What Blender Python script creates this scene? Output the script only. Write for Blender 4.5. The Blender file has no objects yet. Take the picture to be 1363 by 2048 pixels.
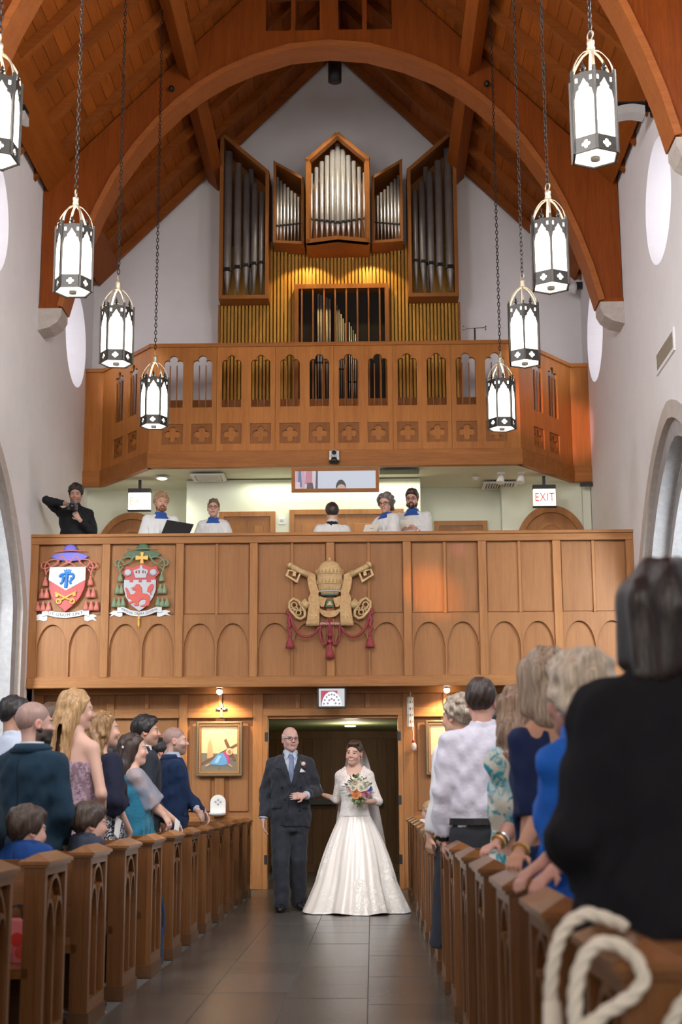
import bpy, bmesh, math, random
import numpy as np
from mathutils import Vector, Matrix
from mathutils.bvhtree import BVHTree
from mathutils.geometry import tessellate_polygon
random.seed(7); RNG = np.random.default_rng(7)
SC = bpy.context.scene
COL = SC.collection
PI = math.pi
R = math.radians
W = 3.7                      # half width of the nave
ROOF_Z, ROOF_K = 12.65, 1.02  # ridge height, slope
def roof_z(x): return ROOF_Z - ROOF_K * abs(x)

# ---------------------------------------------------------------- camera
cam = bpy.data.cameras.new('camera'); cam_o = bpy.data.objects.new('camera', cam); COL.objects.link(cam_o)
cam.sensor_fit = 'VERTICAL'; cam.sensor_height = 36.0; cam.sensor_width = 24.0
cam.lens = 2870.0 / 2048.0 * 36.0
_p, _y, _r = R(11.2), R(1.17), R(0.3)
_fw = Vector((-math.sin(_y) * math.cos(_p), math.cos(_y) * math.cos(_p), math.sin(_p)))
_rt = Vector((math.cos(_y), math.sin(_y), 0)); _up = _rt.cross(_fw)
_r2 = _rt * math.cos(_r) - _up * math.sin(_r); _u2 = _rt * math.sin(_r) + _up * math.cos(_r)
_m = Matrix((_r2, _u2, -_fw)).transposed().to_4x4(); _m.translation = (0.48, 0, 1.10)
cam_o.matrix_world = _m
cam.dof.use_dof = True; cam.dof.focus_distance = 14.3; cam.dof.aperture_fstop = 3.6
cam.clip_start = 0.05; cam.clip_end = 200
SC.camera = cam_o

# ---------------------------------------------------------------- world, daylight, exposure
world = bpy.data.worlds.new('world'); SC.world = world; world.use_nodes = True
world.node_tree.nodes['Background'].inputs[0].default_value = (0.80, 0.88, 1.0, 1)
world.node_tree.nodes['Background'].inputs[1].default_value = 0.6
SC.view_settings.view_transform = 'Standard'; SC.view_settings.look = 'None'
SC.view_settings.exposure = 0.3; SC.view_settings.gamma = 1.0; SC.view_settings.use_curve_mapping = False

SC.cycles.max_bounces = 7; SC.cycles.diffuse_bounces = 3; SC.cycles.glossy_bounces = 2; SC.cycles.transparent_max_bounces = 8
def area_light(name, loc, aim, sx, sy, power, col=(1, 1, 1), spread=180):
    l = bpy.data.lights.new(name, 'AREA'); l.shape = 'RECTANGLE'; l.size = sx; l.size_y = sy
    l.energy = power; l.color = col; l.spread = R(spread)
    o = bpy.data.objects.new(name, l); COL.objects.link(o); o.location = loc
    o.rotation_euler = (Vector(aim) - Vector(loc)).to_track_quat('-Z', 'Y').to_euler()
    return o
def spot_light(name, loc, aim, power, angle, col=(1, 1, 1), blend=.4, rad=.04):
    l = bpy.data.lights.new(name, 'SPOT'); l.energy = power; l.spot_size = R(angle); l.spot_blend = blend
    l.color = col; l.shadow_soft_size = rad
    o = bpy.data.objects.new(name, l); COL.objects.link(o); o.location = loc
    o.rotation_euler = (Vector(aim) - Vector(loc)).to_track_quat('-Z', 'Y').to_euler()
    return o
def point_light(name, loc, power, col=(1, 1, 1), rad=.06):
    l = bpy.data.lights.new(name, 'POINT'); l.energy = power; l.color = col; l.shadow_soft_size = rad
    o = bpy.data.objects.new(name, l); COL.objects.link(o); o.location = loc
    return o
# unseen area lights added for soft frontal fill and high side fill
area_light('frontal_fill_light', (0, -7.6, 5.0), (0, 12, 3.2), 5.0, 6.0, 420, (1.0, 0.95, 0.88))
area_light('side_fill_light_left', (-3.55, 5.2, 7.3), (2.6, 14.5, 2.2), 2.4, 2.4, 190, (0.95, 0.97, 1.0), 100)
area_light('side_fill_light_right', (3.55, 5.2, 7.3), (-2.6, 14.5, 2.2), 2.4, 2.4, 190, (0.98, 0.97, 0.97), 100)
for _s in (-1, 1):
    area_light('side_aisle_daylight', (_s * 5.0, 13.0, 4.6), (_s * 5.1, 17.5, 3.2), 1.2, 1.6, 420, (0.82, 0.92, 1.0))
# spot added to brighten the couple, in place of a sun patch
spot_light('couple_fill_spot', (-2.6, 3.0, 8.2), (0.30, 14.2, 0.5), 1300, 7, (1.0, 0.93, 0.84), .9, .12)

# coloured sunlight from the stained glass of the left wall
spot_light('stained_glass_sunbeam_rose', (-3.4, 5.8, 7.5), (3.12, 19.95, 6.35), 9000, 4.2, (1.0, .42, .40), .8, .03)
spot_light('stained_glass_sunbeam_white', (-3.4, 5.8, 7.5), (2.85, 19.6, 7.05), 6500, 2.6, (.95, .85, 1.0), .9, .03)
spot_light('stained_glass_sunbeam_amber', (-3.4, 10.4, 7.4), (1.22, 17.4, 3.55), 3000, 4.6, (1.0, .42, .05), .9, .03)
spot_light('stained_glass_sunbeam_violet', (-3.4, 10.4, 7.4), (1.55, 17.4, 4.08), 1800, 1.2, (.55, .15, 1.0), .9, .02)
spot_light('stained_glass_sunbeam_blue', (3.4, 5.8, 7.5), (-2.78, 19.5, 7.0), 5500, 3.0, (.72, .70, 1.0), .9, .03)
# ---------------------------------------------------------------- mesh helpers
def link(o, parent=None):
    COL.objects.link(o)
    if parent is not None: o.parent = parent
    return o
def empty(name, loc=(0, 0, 0), rz=0.0, parent=None):
    o = bpy.data.objects.new(name, None); o.location = loc; o.rotation_euler = (0, 0, rz); o.empty_display_size = .1
    return link(o, parent)
def tag(o, label=None, cat=None, group=None, kind=None):
    if label: o['label'] = label
    if cat: o['category'] = cat
    if group: o['group'] = group
    if kind: o['kind'] = kind
    return o
def struct(o, label, cat='structure'):
    return tag(o, label, cat, None, 'structure')
class MB:
    """collects geometry for one mesh"""
    def __init__(s): s.v = []; s.f = []
    def add(s, vs, fs):
        b = len(s.v); s.v += [tuple(v) for v in vs]; s.f += [tuple(i + b for i in f) for f in fs]; return s
    def box(s, x0, x1, y0, y1, z0, z1):
        vs = [(x0, y0, z0), (x1, y0, z0), (x1, y1, z0), (x0, y1, z0), (x0, y0, z1), (x1, y0, z1), (x1, y1, z1), (x0, y1, z1)]
        return s.add(vs, [(0, 3, 2, 1), (4, 5, 6, 7), (0, 1, 5, 4), (1, 2, 6, 5), (2, 3, 7, 6), (3, 0, 4, 7)])
    def obox(s, c, ax, ay, az):
        """oriented box: centre and three half-axis vectors"""
        c, ax, ay, az = map(Vector, (c, ax, ay, az))
        vs = [c + ax * i + ay * j + az * k for k in (-1, 1) for (i, j) in ((-1, -1), (1, -1), (1, 1), (-1, 1))]
        return s.add(vs, [(0, 3, 2, 1), (4, 5, 6, 7), (0, 1, 5, 4), (1, 2, 6, 5), (2, 3, 7, 6), (3, 0, 4, 7)])
    def bar(s, a, b, w, h, up=(0, 0, 1)):
        a, b = Vector(a), Vector(b); d = (b - a); L = d.length
        if L < 1e-6: return s
        d /= L; up = Vector(up); sd = d.cross(up)
        if sd.length < 1e-4: sd = d.cross(Vector((1, 0, 0)))
        sd.normalize(); up = sd.cross(d)
        return s.obox((a + b) / 2, d * L / 2, sd * w / 2, up * h / 2)
    def tube(s, path, r, n=8, closed=False, cap=True, flat=None):
        P = [Vector(p) for p in path]; N = len(P)
        rr = r if hasattr(r, '__len__') else [r] * N
        base = len(s.v); T = []
        for i in range(N):
            a = P[(i - 1) % N] if (closed or i > 0) else P[i]; b = P[(i + 1) % N] if (closed or i < N - 1) else P[i]
            t = (b - a); T.append(t.normalized() if t.length > 1e-9 else Vector((0, 0, 1)))
        ref = Vector((0, 0, 1)) if abs(T[0].z) < .9 else Vector((1, 0, 0))
        nrm = (ref - T[0] * ref.dot(T[0])).normalized()
        for i in range(N):
            nrm = (nrm - T[i] * nrm.dot(T[i]))
            nrm = nrm.normalized() if nrm.length > 1e-6 else Vector((1, 0, 0))
            bn = T[i].cross(nrm)
            for k in range(n):
                a = 2 * PI * k / n
                q = P[i] + (nrm * math.cos(a) + bn * math.sin(a) * (flat or 1.0)) * rr[i]
                s.v.append(tuple(q))
        for i in range(N if closed else N - 1):
            j = (i + 1) % N
            for k in range(n):
                k2 = (k + 1) % n
                s.f.append((base + i * n + k, base + i * n + k2, base + j * n + k2, base + j * n + k))
        if cap and not closed:
            s.f.append(tuple(base + k for k in range(n))[::-1]); s.f.append(tuple(base + (N - 1) * n + k for k in range(n)))
        return s
    def lathe(s, prof, n=16, c=(0, 0, 0), sx=1, sy=1, a0=0, cap=True):
        base = len(s.v); N = len(prof)
        for (r, z) in prof:
            for k in range(n):
                a = a0 + 2 * PI * k / n; s.v.append((c[0] + r * sx * math.cos(a), c[1] + r * sy * math.sin(a), c[2] + z))
        for i in range(N - 1):
            for k in range(n):
                k2 = (k + 1) % n; s.f.append((base + i * n + k, base + i * n + k2, base + (i + 1) * n + k2, base + (i + 1) * n + k))
        if cap:
            s.f.append(tuple(base + k for k in range(n))[::-1]); s.f.append(tuple(base + (N - 1) * n + k for k in range(n)))
        return s
    def plate(s, outer, holes=(), t=.02, O=(0, 0, 0), U=(1, 0, 0), V=(0, 0, 1), N=(0, -1, 0), both=True):
        """flat plate in frame O,U,V; front face at O, body extends t along -N; with holes"""
        O, U, V, N = map(Vector, (O, U, V, N))
        loops = [list(outer)] + [list(h) for h in holes]
        def area(l): return sum(l[i][0] * l[(i + 1) % len(l)][1] - l[(i + 1) % len(l)][0] * l[i][1] for i in range(len(l)))
        flip = U.cross(V).dot(N) < 0
        loops[0] = loops[0] if area(loops[0]) > 0 else loops[0][::-1]
        for i in range(1, len(loops)): loops[i] = loops[i] if area(loops[i]) < 0 else loops[i][::-1]
        pts = [p for l in loops for p in l]; n = len(pts)
        tris = tessellate_polygon([[Vector((p[0], p[1], 0)) for p in l] for l in loops])
        b = len(s.v)
        s.v += [tuple(O + U * p[0] + V * p[1]) for p in pts] + [tuple(O + U * p[0] + V * p[1] - N * t) for p in pts]
        for tr in tris:
            p = [pts[i] for i in tr]
            ar = (p[1][0] - p[0][0]) * (p[2][1] - p[0][1]) - (p[2][0] - p[0][0]) * (p[1][1] - p[0][1])
            if abs(ar) < 1e-12: continue
            tr = tuple(tr) if (ar > 0) != flip else tuple(tr)[::-1]
            s.f.append(tuple(b + i for i in tr))
            if both: s.f.append(tuple(b + n + i for i in tr[::-1]))
        o = 0
        for l in loops:
            m = len(l)
            for i in range(m):
                j = (i + 1) % m; q = (b + o + i, b + n + o + i, b + n + o + j, b + o + j)
                s.f.append(q if not flip else q[::-1])
            o += m
        return s
    def mesh(s, name, mat=None, smooth=False):
        me = bpy.data.meshes.new(name); me.from_pydata(s.v, [], s.f); me.update()
        if mat is not None: me.materials.append(mat)
        if smooth: me.polygons.foreach_set('use_smooth', [True] * len(me.polygons))
        return me
    def build(s, name, mat=None, parent=None, smooth=False, loc=None, rot=None, bevel=0):
        o = bpy.data.objects.new(name, s.mesh(name, mat, smooth)); link(o, parent)
        if loc is not None: o.location = loc
        if rot is not None: o.rotation_euler = rot
        if bevel:
            m = o.modifiers.new('bevel', 'BEVEL'); m.width = bevel; m.segments = 2; m.limit_method = 'ANGLE'; m.angle_limit = R(40)
        return o
def obj(name, me, parent=None, loc=(0, 0, 0), rot=(0, 0, 0), sc=None):
    o = bpy.data.objects.new(name, me); link(o, parent); o.location = loc; o.rotation_euler = rot
    if sc is not None: o.scale = sc if hasattr(sc, '__len__') else (sc, sc, sc)
    return o
def copy_tree(o, parent=None):
    c = o.copy(); COL.objects.link(c); c.parent = parent
    for ch in list(o.children): copy_tree(ch, c)
    return c
def circle(cx, cz, r, n=24, a0=0, a1=2 * PI, rz=None):
    rz = rz or r
    full = abs(a1 - a0 - 2 * PI) < 1e-6
    return [(cx + r * math.cos(a0 + (a1 - a0) * i / (n if full else n - 1)), cz + rz * math.sin(a0 + (a1 - a0) * i / (n if full else n - 1))) for i in range(n)]
def quatrefoil(cx, cz, r, n=7):
    pts = []
    q = r * .5
    for k in range(4):
        a = k * PI / 2
        c = (cx + math.cos(a) * (r - q), cz + math.sin(a) * (r - q))
        for i in range(n):
            t = a - 1.9 + 3.8 * i / (n - 1); pts.append((c[0] + q * .92 * math.cos(t), c[1] + q * .92 * math.sin(t)))
    return pts
def pointed(cx, z0, hw, spring, tip, n=9):
    """pointed-arch outline, counter-clockwise from bottom left"""
    h = tip - spring; e = []
    for i in range(n):
        t = i / (n - 1); a = t * PI / 2
        u = hw * (1 - (t ** 1.5)); e.append((u, spring + h * math.sin(a) ** .9))
    R_ = [(cx + u, z) for u, z in e]; L_ = [(cx - u, z) for u, z in e[::-1][1:]]
    return [(cx - hw, z0), (cx + hw, z0)] + R_ + L_

# ---------------------------------------------------------------- materials
MATS = {}
def _nodes(name):
    m = bpy.data.materials.new(name); m.use_nodes = True; nt = m.node_tree
    return m, nt, nt.nodes['Principled BSDF']
def mat(name, col, rough=.6, metal=0.0, var=.0, vs=8.0, bump=0.0, bs=60.0, emit=0.0, spec=.5, sheen=0.0, stretch=(1, 1, 1), rnd=0.0, sub=0.0, alpha=1.0, trans=0.0, ecol=None):
    if name in MATS: return MATS[name]
    m, nt, b = _nodes(name); L = nt.links
    b.inputs['Base Color'].default_value = (*col, 1); b.inputs['Roughness'].default_value = rough
    b.inputs['Metallic'].default_value = metal; b.inputs['Specular IOR Level'].default_value = spec
    if sheen: b.inputs['Sheen Weight'].default_value = sheen
    if sub: b.inputs['Subsurface Weight'].default_value = sub; b.inputs['Subsurface Scale'].default_value = .01; b.inputs['Subsurface Radius'].default_value = (1, .3, .2)
    if trans: b.inputs['Transmission Weight'].default_value = trans
    if alpha < 1: b.inputs['Alpha'].default_value = alpha
    if emit: b.inputs['Emission Color'].default_value = (*(ecol or col), 1); b.inputs['Emission Strength'].default_value = emit
    if var or bump or rnd:
        tc = nt.nodes.new('ShaderNodeTexCoord'); mp = nt.nodes.new('ShaderNodeMapping'); mp.inputs['Scale'].default_value = stretch
        L.new(tc.outputs['Object'], mp.inputs['Vector'])
        if var or rnd:
            no = nt.nodes.new('ShaderNodeTexNoise'); no.inputs['Scale'].default_value = vs; no.inputs['Detail'].default_value = 6; no.inputs['Roughness'].default_value = .65
            L.new(mp.outputs[0], no.inputs['Vector'])
            mr = nt.nodes.new('ShaderNodeMapRange'); mr.inputs[1].default_value = .25; mr.inputs[2].default_value = .75
            mr.inputs[3].default_value = 1 - var; mr.inputs[4].default_value = 1 + var; L.new(no.outputs[0], mr.inputs[0])
            fac = mr.outputs[0]
            if rnd:
                oi = nt.nodes.new('ShaderNodeObjectInfo'); m2 = nt.nodes.new('ShaderNodeMapRange'); m2.inputs[3].default_value = 1 - rnd; m2.inputs[4].default_value = 1 + rnd
                L.new(oi.outputs['Random'], m2.inputs[0]); mu = nt.nodes.new('ShaderNodeMath'); mu.operation = 'MULTIPLY'; L.new(fac, mu.inputs[0]); L.new(m2.outputs[0], mu.inputs[1]); fac = mu.outputs[0]
            vm = nt.nodes.new('ShaderNodeVectorMath'); vm.operation = 'SCALE'; vm.inputs[0].default_value = col; L.new(fac, vm.inputs['Scale'])
            L.new(vm.outputs[0], b.inputs['Base Color'])
        if bump:
            n2 = nt.nodes.new('ShaderNodeTexNoise'); n2.inputs['Scale'].default_value = bs; n2.inputs['Detail'].default_value = 4
            L.new(mp.outputs[0], n2.inputs['Vector']); bp = nt.nodes.new('ShaderNodeBump'); bp.inputs['Strength'].default_value = bump; bp.inputs['Distance'].default_value = .01
            L.new(n2.outputs[0], bp.inputs['Height']); L.new(bp.outputs[0], b.inputs['Normal'])
    MATS[name] = m; return m
def wood(name, col, dark, axis='Z', scale=1.0, rough=.45, rnd=.10, coat=0.0, knots=False):
    """oak-like: long streaks along the grain axis, pores and slow tone shifts"""
    if name in MATS: return MATS[name]
    m, nt, b = _nodes(name); L = nt.links; N = nt.nodes
    tc = N.new('ShaderNodeTexCoord'); mp = N.new('ShaderNodeMapping')
    oi = N.new('ShaderNodeObjectInfo'); ad = N.new('ShaderNodeVectorMath'); ad.operation = 'ADD'
    sc_ = N.new('ShaderNodeVectorMath'); sc_.operation = 'SCALE'; sc_.inputs[0].default_value = (7, 5, 9); L.new(oi.outputs['Random'], sc_.inputs['Scale'])
    L.new(tc.outputs['Object'], ad.inputs[0]); L.new(sc_.outputs[0], ad.inputs[1]); L.new(ad.outputs[0], mp.inputs['Vector'])
    st = {'X': (.06, 1, 1), 'Y': (1, .06, 1), 'Z': (1, 1, .06)}[axis]
    mp.inputs['Scale'].default_value = tuple(v * scale for v in st)
    n1 = N.new('ShaderNodeTexNoise'); n1.inputs['Scale'].default_value = 55; n1.inputs['Detail'].default_value = 5; n1.inputs['Roughness'].default_value = .7; n1.inputs['Distortion'].default_value = .6
    n2 = N.new('ShaderNodeTexNoise'); n2.inputs['Scale'].default_value = 7; n2.inputs['Detail'].default_value = 3; n2.inputs['Distortion'].default_value = 1.2
    L.new(mp.outputs[0], n1.inputs['Vector']); L.new(mp.outputs[0], n2.inputs['Vector'])
    mx = N.new('ShaderNodeMath'); mx.operation = 'MULTIPLY_ADD'; mx.inputs[1].default_value = .6; L.new(n1.outputs[0], mx.inputs[0])
    m4 = N.new('ShaderNodeMath'); m4.operation = 'MULTIPLY'; m4.inputs[1].default_value = .4; L.new(n2.outputs[0], m4.inputs[0]); L.new(m4.outputs[0], mx.inputs[2])
    cr = N.new('ShaderNodeValToRGB'); cr.color_ramp.elements[0].position = .30; cr.color_ramp.elements[1].position = .68
    cr.color_ramp.elements[0].color = (*dark, 1); cr.color_ramp.elements[1].color = (*col, 1); L.new(mx.outputs[0], cr.inputs[0])
    m2 = N.new('ShaderNodeMapRange'); m2.inputs[3].default_value = 1 - rnd; m2.inputs[4].default_value = 1 + rnd; L.new(oi.outputs['Random'], m2.inputs[0])
    vm = N.new('ShaderNodeVectorMath'); vm.operation = 'SCALE'; L.new(cr.outputs[0], vm.inputs[0]); L.new(m2.outputs[0], vm.inputs['Scale'])
    out = vm.outputs[0]
    if knots:
        vo = N.new('ShaderNodeTexVoronoi'); vo.inputs['Scale'].default_value = 1.1; mk = N.new('ShaderNodeMapping'); mk.inputs['Scale'].default_value = {'X': (.35, 1, 1), 'Y': (1, .35, 1), 'Z': (1, 1, .35)}[axis]
        L.new(ad.outputs[0], mk.inputs['Vector']); L.new(mk.outputs[0], vo.inputs['Vector'])
        mr = N.new('ShaderNodeMapRange'); mr.inputs[1].default_value = .02; mr.inputs[2].default_value = .07; mr.inputs[3].default_value = .25; L.new(vo.outputs['Distance'], mr.inputs[0])
        v3 = N.new('ShaderNodeVectorMath'); v3.operation = 'SCALE'; L.new(out, v3.inputs[0]); L.new(mr.outputs[0], v3.inputs['Scale']); out = v3.outputs[0]
    L.new(out, b.inputs['Base Color'])
    b.inputs['Roughness'].default_value = rough; b.inputs['Specular IOR Level'].default_value = .18
    if coat: b.inputs['Coat Weight'].default_value = coat; b.inputs['Coat Roughness'].default_value = .18
    bp = N.new('ShaderNodeBump'); bp.inputs['Strength'].default_value = .12; bp.inputs['Distance'].default_value = .004; L.new(n1.outputs[0], bp.inputs['Height']); L.new(bp.outputs[0], b.inputs['Normal'])
    MATS[name] = m; return m
def vcol_mat(name, rough=.55, sub=0.0, spec=.4, sheen=0.0, bump=0.0, bs=300.0):
    """uses the colour attribute 'Col' of the mesh"""
    if name in MATS: return MATS[name]
    m, nt, b = _nodes(name); a = nt.nodes.new('ShaderNodeAttribute'); a.attribute_name = 'Col'
    nt.links.new(a.outputs['Color'], b.inputs['Base Color']); b.inputs['Roughness'].default_value = rough; b.inputs['Specular IOR Level'].default_value = spec
    if sub: b.inputs['Subsurface Weight'].default_value = sub; b.inputs['Subsurface Scale'].default_value = .008; b.inputs['Subsurface Radius'].default_value = (1, .35, .2)
    if sheen: b.inputs['Sheen Weight'].default_value = sheen
    if bump:
        n2 = nt.nodes.new('ShaderNodeTexNoise'); n2.inputs['Scale'].default_value = bs; tc = nt.nodes.new('ShaderNodeTexCoord'); nt.links.new(tc.outputs['Object'], n2.inputs['Vector'])
        bp = nt.nodes.new('ShaderNodeBump'); bp.inputs['Strength'].default_value = bump; bp.inputs['Distance'].default_value = .005
        nt.links.new(n2.outputs[0], bp.inputs['Height']); nt.links.new(bp.outputs[0], b.inputs['Normal'])
    MATS[name] = m; return m
def emis(name, col, strength):
    if name in MATS: return MATS[name]
    m, nt, b = _nodes(name); b.inputs['Base Color'].default_value = (*[min(1, c) * (1 if strength > 1 else .12) for c in col], 1); b.inputs['Emission Color'].default_value = (*col, 1); b.inputs['Emission Strength'].default_value = strength
    b.inputs['Roughness'].default_value = .4
    MATS[name] = m; return m
OAK_Z = wood('oak_vertical', (.46, .210, .075), (.29, .115, .037), 'Z')
OAK_X = wood('oak_horizontal', (.47, .214, .075), (.29, .115, .037), 'X')
OAKP_Z = wood('oak_panel', (.40, .182, .069), (.28, .116, .041), 'Z', .7)
GAL_Z = wood('gallery_oak_vertical', (.50, .195, .044), (.33, .112, .022), 'Z', .7)
GAL_X = wood('gallery_oak_horizontal', (.47, .18, .042), (.27, .088, .018), 'X')
GAL_D = wood('gallery_oak_deep', (.33, .125, .030), (.21, .068, .015), 'Z')
ROOF_Y = wood('roof_deck_fir', (.36, .096, .011), (.21, .047, .005), 'Y', 1.0, .6, .22, knots=True)
ROOF_X = wood('roof_rafter_fir', (.31, .088, .013), (.18, .043, .006), 'X', 1.0, .6, .15)
TRUSS = wood('truss_laminate', (.30, .070, .010), (.18, .037, .005), 'Z', .8, .45, .05)
TRUSS_R = wood('truss_rim', (.40, .130, .034), (.28, .080, .020), 'X', 1.0, .45, .05)
PEW_Z = wood('pew_oak_vertical', (.19, .080, .026), (.115, .043, .012), 'Z', 1.0, .36, .12, coat=.22)
PEW_X = wood('pew_oak_horizontal', (.21, .085, .026), (.12, .044, .012), 'X', 1.0, .36, .12, coat=.2)
PEW_Y = wood('pew_oak_cap', (.24, .105, .036), (.15, .058, .018), 'Y', 1.0, .30, .12, coat=.3)
DARKWOOD = wood('narthex_oak', (.16, .085, .035), (.085, .042, .016), 'Z')
PLASTER = mat('white_plaster', (.83, .805, .80), .85, var=.03, vs=3, bump=.12, bs=140)
PLASTER_LOFT = mat('loft_plaster', (.74, .76, .62), .85, var=.03, vs=3, bump=.1, bs=140)
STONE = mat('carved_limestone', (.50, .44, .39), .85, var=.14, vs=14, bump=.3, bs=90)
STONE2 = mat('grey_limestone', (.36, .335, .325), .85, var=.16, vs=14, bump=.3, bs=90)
BLOCK = mat('pale_ashlar', (.55, .58, .60), .85, var=.16, vs=9, bump=.35, bs=60, rnd=.06)
SLATE = mat('slate_tile', (.085, .080, .072), .27, var=.22, vs=5, bump=.14, bs=26, rnd=.13)
GROUT = mat('floor_grout', (.10, .095, .088), .8, var=.15, vs=20)
IRON = mat('dark_bronze', (.040, .036, .032), .42, .75, var=.2, vs=40)
STRAP = mat('aged_brass_strap', (.42, .36, .27), .42, .55, var=.2, vs=30)
BLACK = mat('black_plastic', (.012, .012, .013), .45)
DARK = mat('dark_void', (.010, .008, .006), .9)
WHITE = mat('white_enamel', (.80, .80, .78), .4)
GOLD = mat('gold_leaf', (.62, .40, .13), .38, .55, var=.15, vs=30)
CHROME = mat('brushed_steel', (.55, .55, .55), .3, 1.0)
# ================================================================ the room
TRY = [17.3, 12.7, 8.1, 3.5]           # front faces of the roof trusses
ROSE = [19.6, 15.0, 10.4, 5.8]
Y0, Y1 = -8.0, 20.8
# ---- floor: slate tiles in the aisle, grout bed below
fl = MB().box(-5.8, 5.8, Y0, 22.6, -.12, -.004).build('floor', GROUT)
struct(fl, 'grey slate floor of the church aisle', 'floor')
ntx, tw = 4, 1.80 / 4
tile_me = MB().box(-tw / 2 + .003, tw / 2 - .003, -.297, .297, -.012, 0).mesh('tile', SLATE)
tile_me2 = MB().box(-tw / 2 + .003, tw / 2 - .003, -.1485, .1485, -.012, 0).mesh('tile', SLATE)
for i in range(ntx):
    y = 4.6 + .18 * ((i * 37) % 5)
    while y < 21.2:
        big = RNG.random() < .62
        h = .6 if big else .303
        o = obj('tile', tile_me if big else tile_me2, fl, (-.91 + tw * (i + .5) + .005, y + h / 2, RNG.uniform(-.0012, .0008))); y += h
# ---- side walls with round windows and stone arches
def arch_z(u, hw, sp, rise): return sp + rise * max(0, 1 - (abs(u) / hw) ** 1.6) ** .75
def arch_loop(cy, hw, sp, rise, z0=.0, n=33):
    pts = [(cy - hw, z0), (cy + hw, z0)]
    for i in range(n):
        a = i / (n - 1) * PI; u = hw * math.cos(a); pts.append((cy + u, arch_z(u, hw, sp, rise)))
    return pts
WT = .5
glass_near = emis('daylight_glass_near', (.93, .95, 1.0), 40.0)
glass_day = emis('daylight_glass', (.90, .89, 1.0), 1.5)
winno = 0
for s, side in ((-1, 'left'), (1, 'right')):
    wm_ = MB()
    bands = [(Y0, 3.5), (3.5, 8.1), (8.1, 12.7), (12.7, 17.3), (17.3, Y1 + .4)]
    for (b0, b1) in bands:
        cy = [c for c in ROSE if b0 < c < b1]
        fr_ = ((0, 0, 0), (0, 1, 0), (0, 0, 1), (-s, 0, 0)); o_ = (s * W, 0, 0)
        wm_.plate([(b0, 5.6), (b1, 5.6), (b1, 8.95), (b0, 8.95)], [circle(c, 7.55, .70, 48) for c in cy], WT, o_, *fr_[1:])
        if cy and cy[0] != ROSE[0]:
            a_ = arch_loop(cy[0], 2.02, 3.3, 1.78, 0)
            wm_.plate([(b0, 0), a_[0]] + a_[2:][::-1] + [a_[1], (b1, 0), (b1, 5.6), (b0, 5.6)], [], WT, o_, *fr_[1:])
        else: wm_.plate([(b0, 0), (b1, 0), (b1, 5.6), (b0, 5.6)], [], WT, o_, *fr_[1:])
    wl = wm_.build('wall_' + side, PLASTER)
    struct(wl, 'white plastered %s nave wall with round windows above stone arches' % side, 'wall')
    for cy in ROSE:
        winno += 1
        we = empty('window_%d' % winno, (s * (W + WT - .06), cy, 7.55)); nm = ('organ gallery', 'second bay', 'third bay', 'fourth bay')[ROSE.index(cy)]
        struct(we, 'round stained glass window high in the %s wall, %s' % (side, nm), 'window')
        MB().plate(circle(0, 0, .72, 40), [], .01, (0, 0, 0), (0, 1, 0), (0, 0, 1), (-s, 0, 0)).build('pane', glass_day if cy > 12 else glass_near, we)
        fr = MB()
        for k in range(8):
            a = k * PI / 4; fr.bar((-.015 * s, .2 * math.cos(a), .2 * math.sin(a)), (-.015 * s, .7 * math.cos(a), .7 * math.sin(a)), .03, .03, (1, 0, 0))
        fr.tube([(-.015 * s, p[0], p[1]) for p in circle(0, 0, .21, 20)], .02, 6, True); fr.build('tracery', IRON, we)
    for cy in ROSE[1:]:
        # stone surround: outer order proud of the plaster, inner order set back
        ar = empty('trim_%d' % (ROSE.index(cy) + (0 if s < 0 else 3)), (0, 0, 0))
        struct(ar, 'moulded limestone arch in the %s nave wall, %s' % (side, ('', 'next to the choir balcony', 'third bay', 'fourth bay')[ROSE.index(cy)]), 'arch')
        def ring(hw, ri, hw2, ri2, x0, t, m, nm):
            a = arch_loop(cy, hw, 3.3, ri, 0)[2:]; b = arch_loop(cy, hw2, 3.3, ri2, 0)[2:]
            lo = [(cy + hw, 0)] + a + [(cy - hw, 0), (cy - hw2, 0)] + b[::-1] + [(cy + hw2, 0)]
            MB().plate(lo, [], t, (s * x0, 0, 0), (0, 1, 0), (0, 0, 1), (-s, 0, 0)).build(nm, m, ar)
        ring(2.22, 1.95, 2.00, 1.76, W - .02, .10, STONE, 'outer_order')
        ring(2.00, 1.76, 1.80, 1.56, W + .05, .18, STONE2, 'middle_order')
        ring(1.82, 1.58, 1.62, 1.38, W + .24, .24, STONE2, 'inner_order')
        # ashlar wall of the side aisle seen through the arch
    aw = empty('wall_aisle_' + side, (0, 0, 0)); struct(aw, 'pale grey ashlar wall of the %s side aisle' % side, 'wall')
    MB().box(min(s * 5.3, s * 5.5), max(s * 5.3, s * 5.5), 9.8, 17.75, 0, 5.6).build('backing', GROUT, aw)
    bm_ = MB().box(-.06, .06, -.497, .497, -.247, .247).mesh('block', BLOCK)
    for r in range(11):
        for k in range(8):
            obj('block', bm_, aw, (s * (5.26 + RNG.uniform(-.004, .004)), 10.2 + k * 1.0 + (.5 if r % 2 else 0), .26 + r * .5))
    MB().box(min(s * 4.2, s * 5.5), max(s * 4.2, s * 5.5), 17.4, 17.75, 0, 5.6).build('end_wall', BLOCK, aw)
    MB().box(min(s * 4.15, s * 5.5), max(s * 4.15, s * 5.5), 9.8, 17.7, 5.6, 5.7).build('aisle_ceiling', PLASTER, aw)
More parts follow.
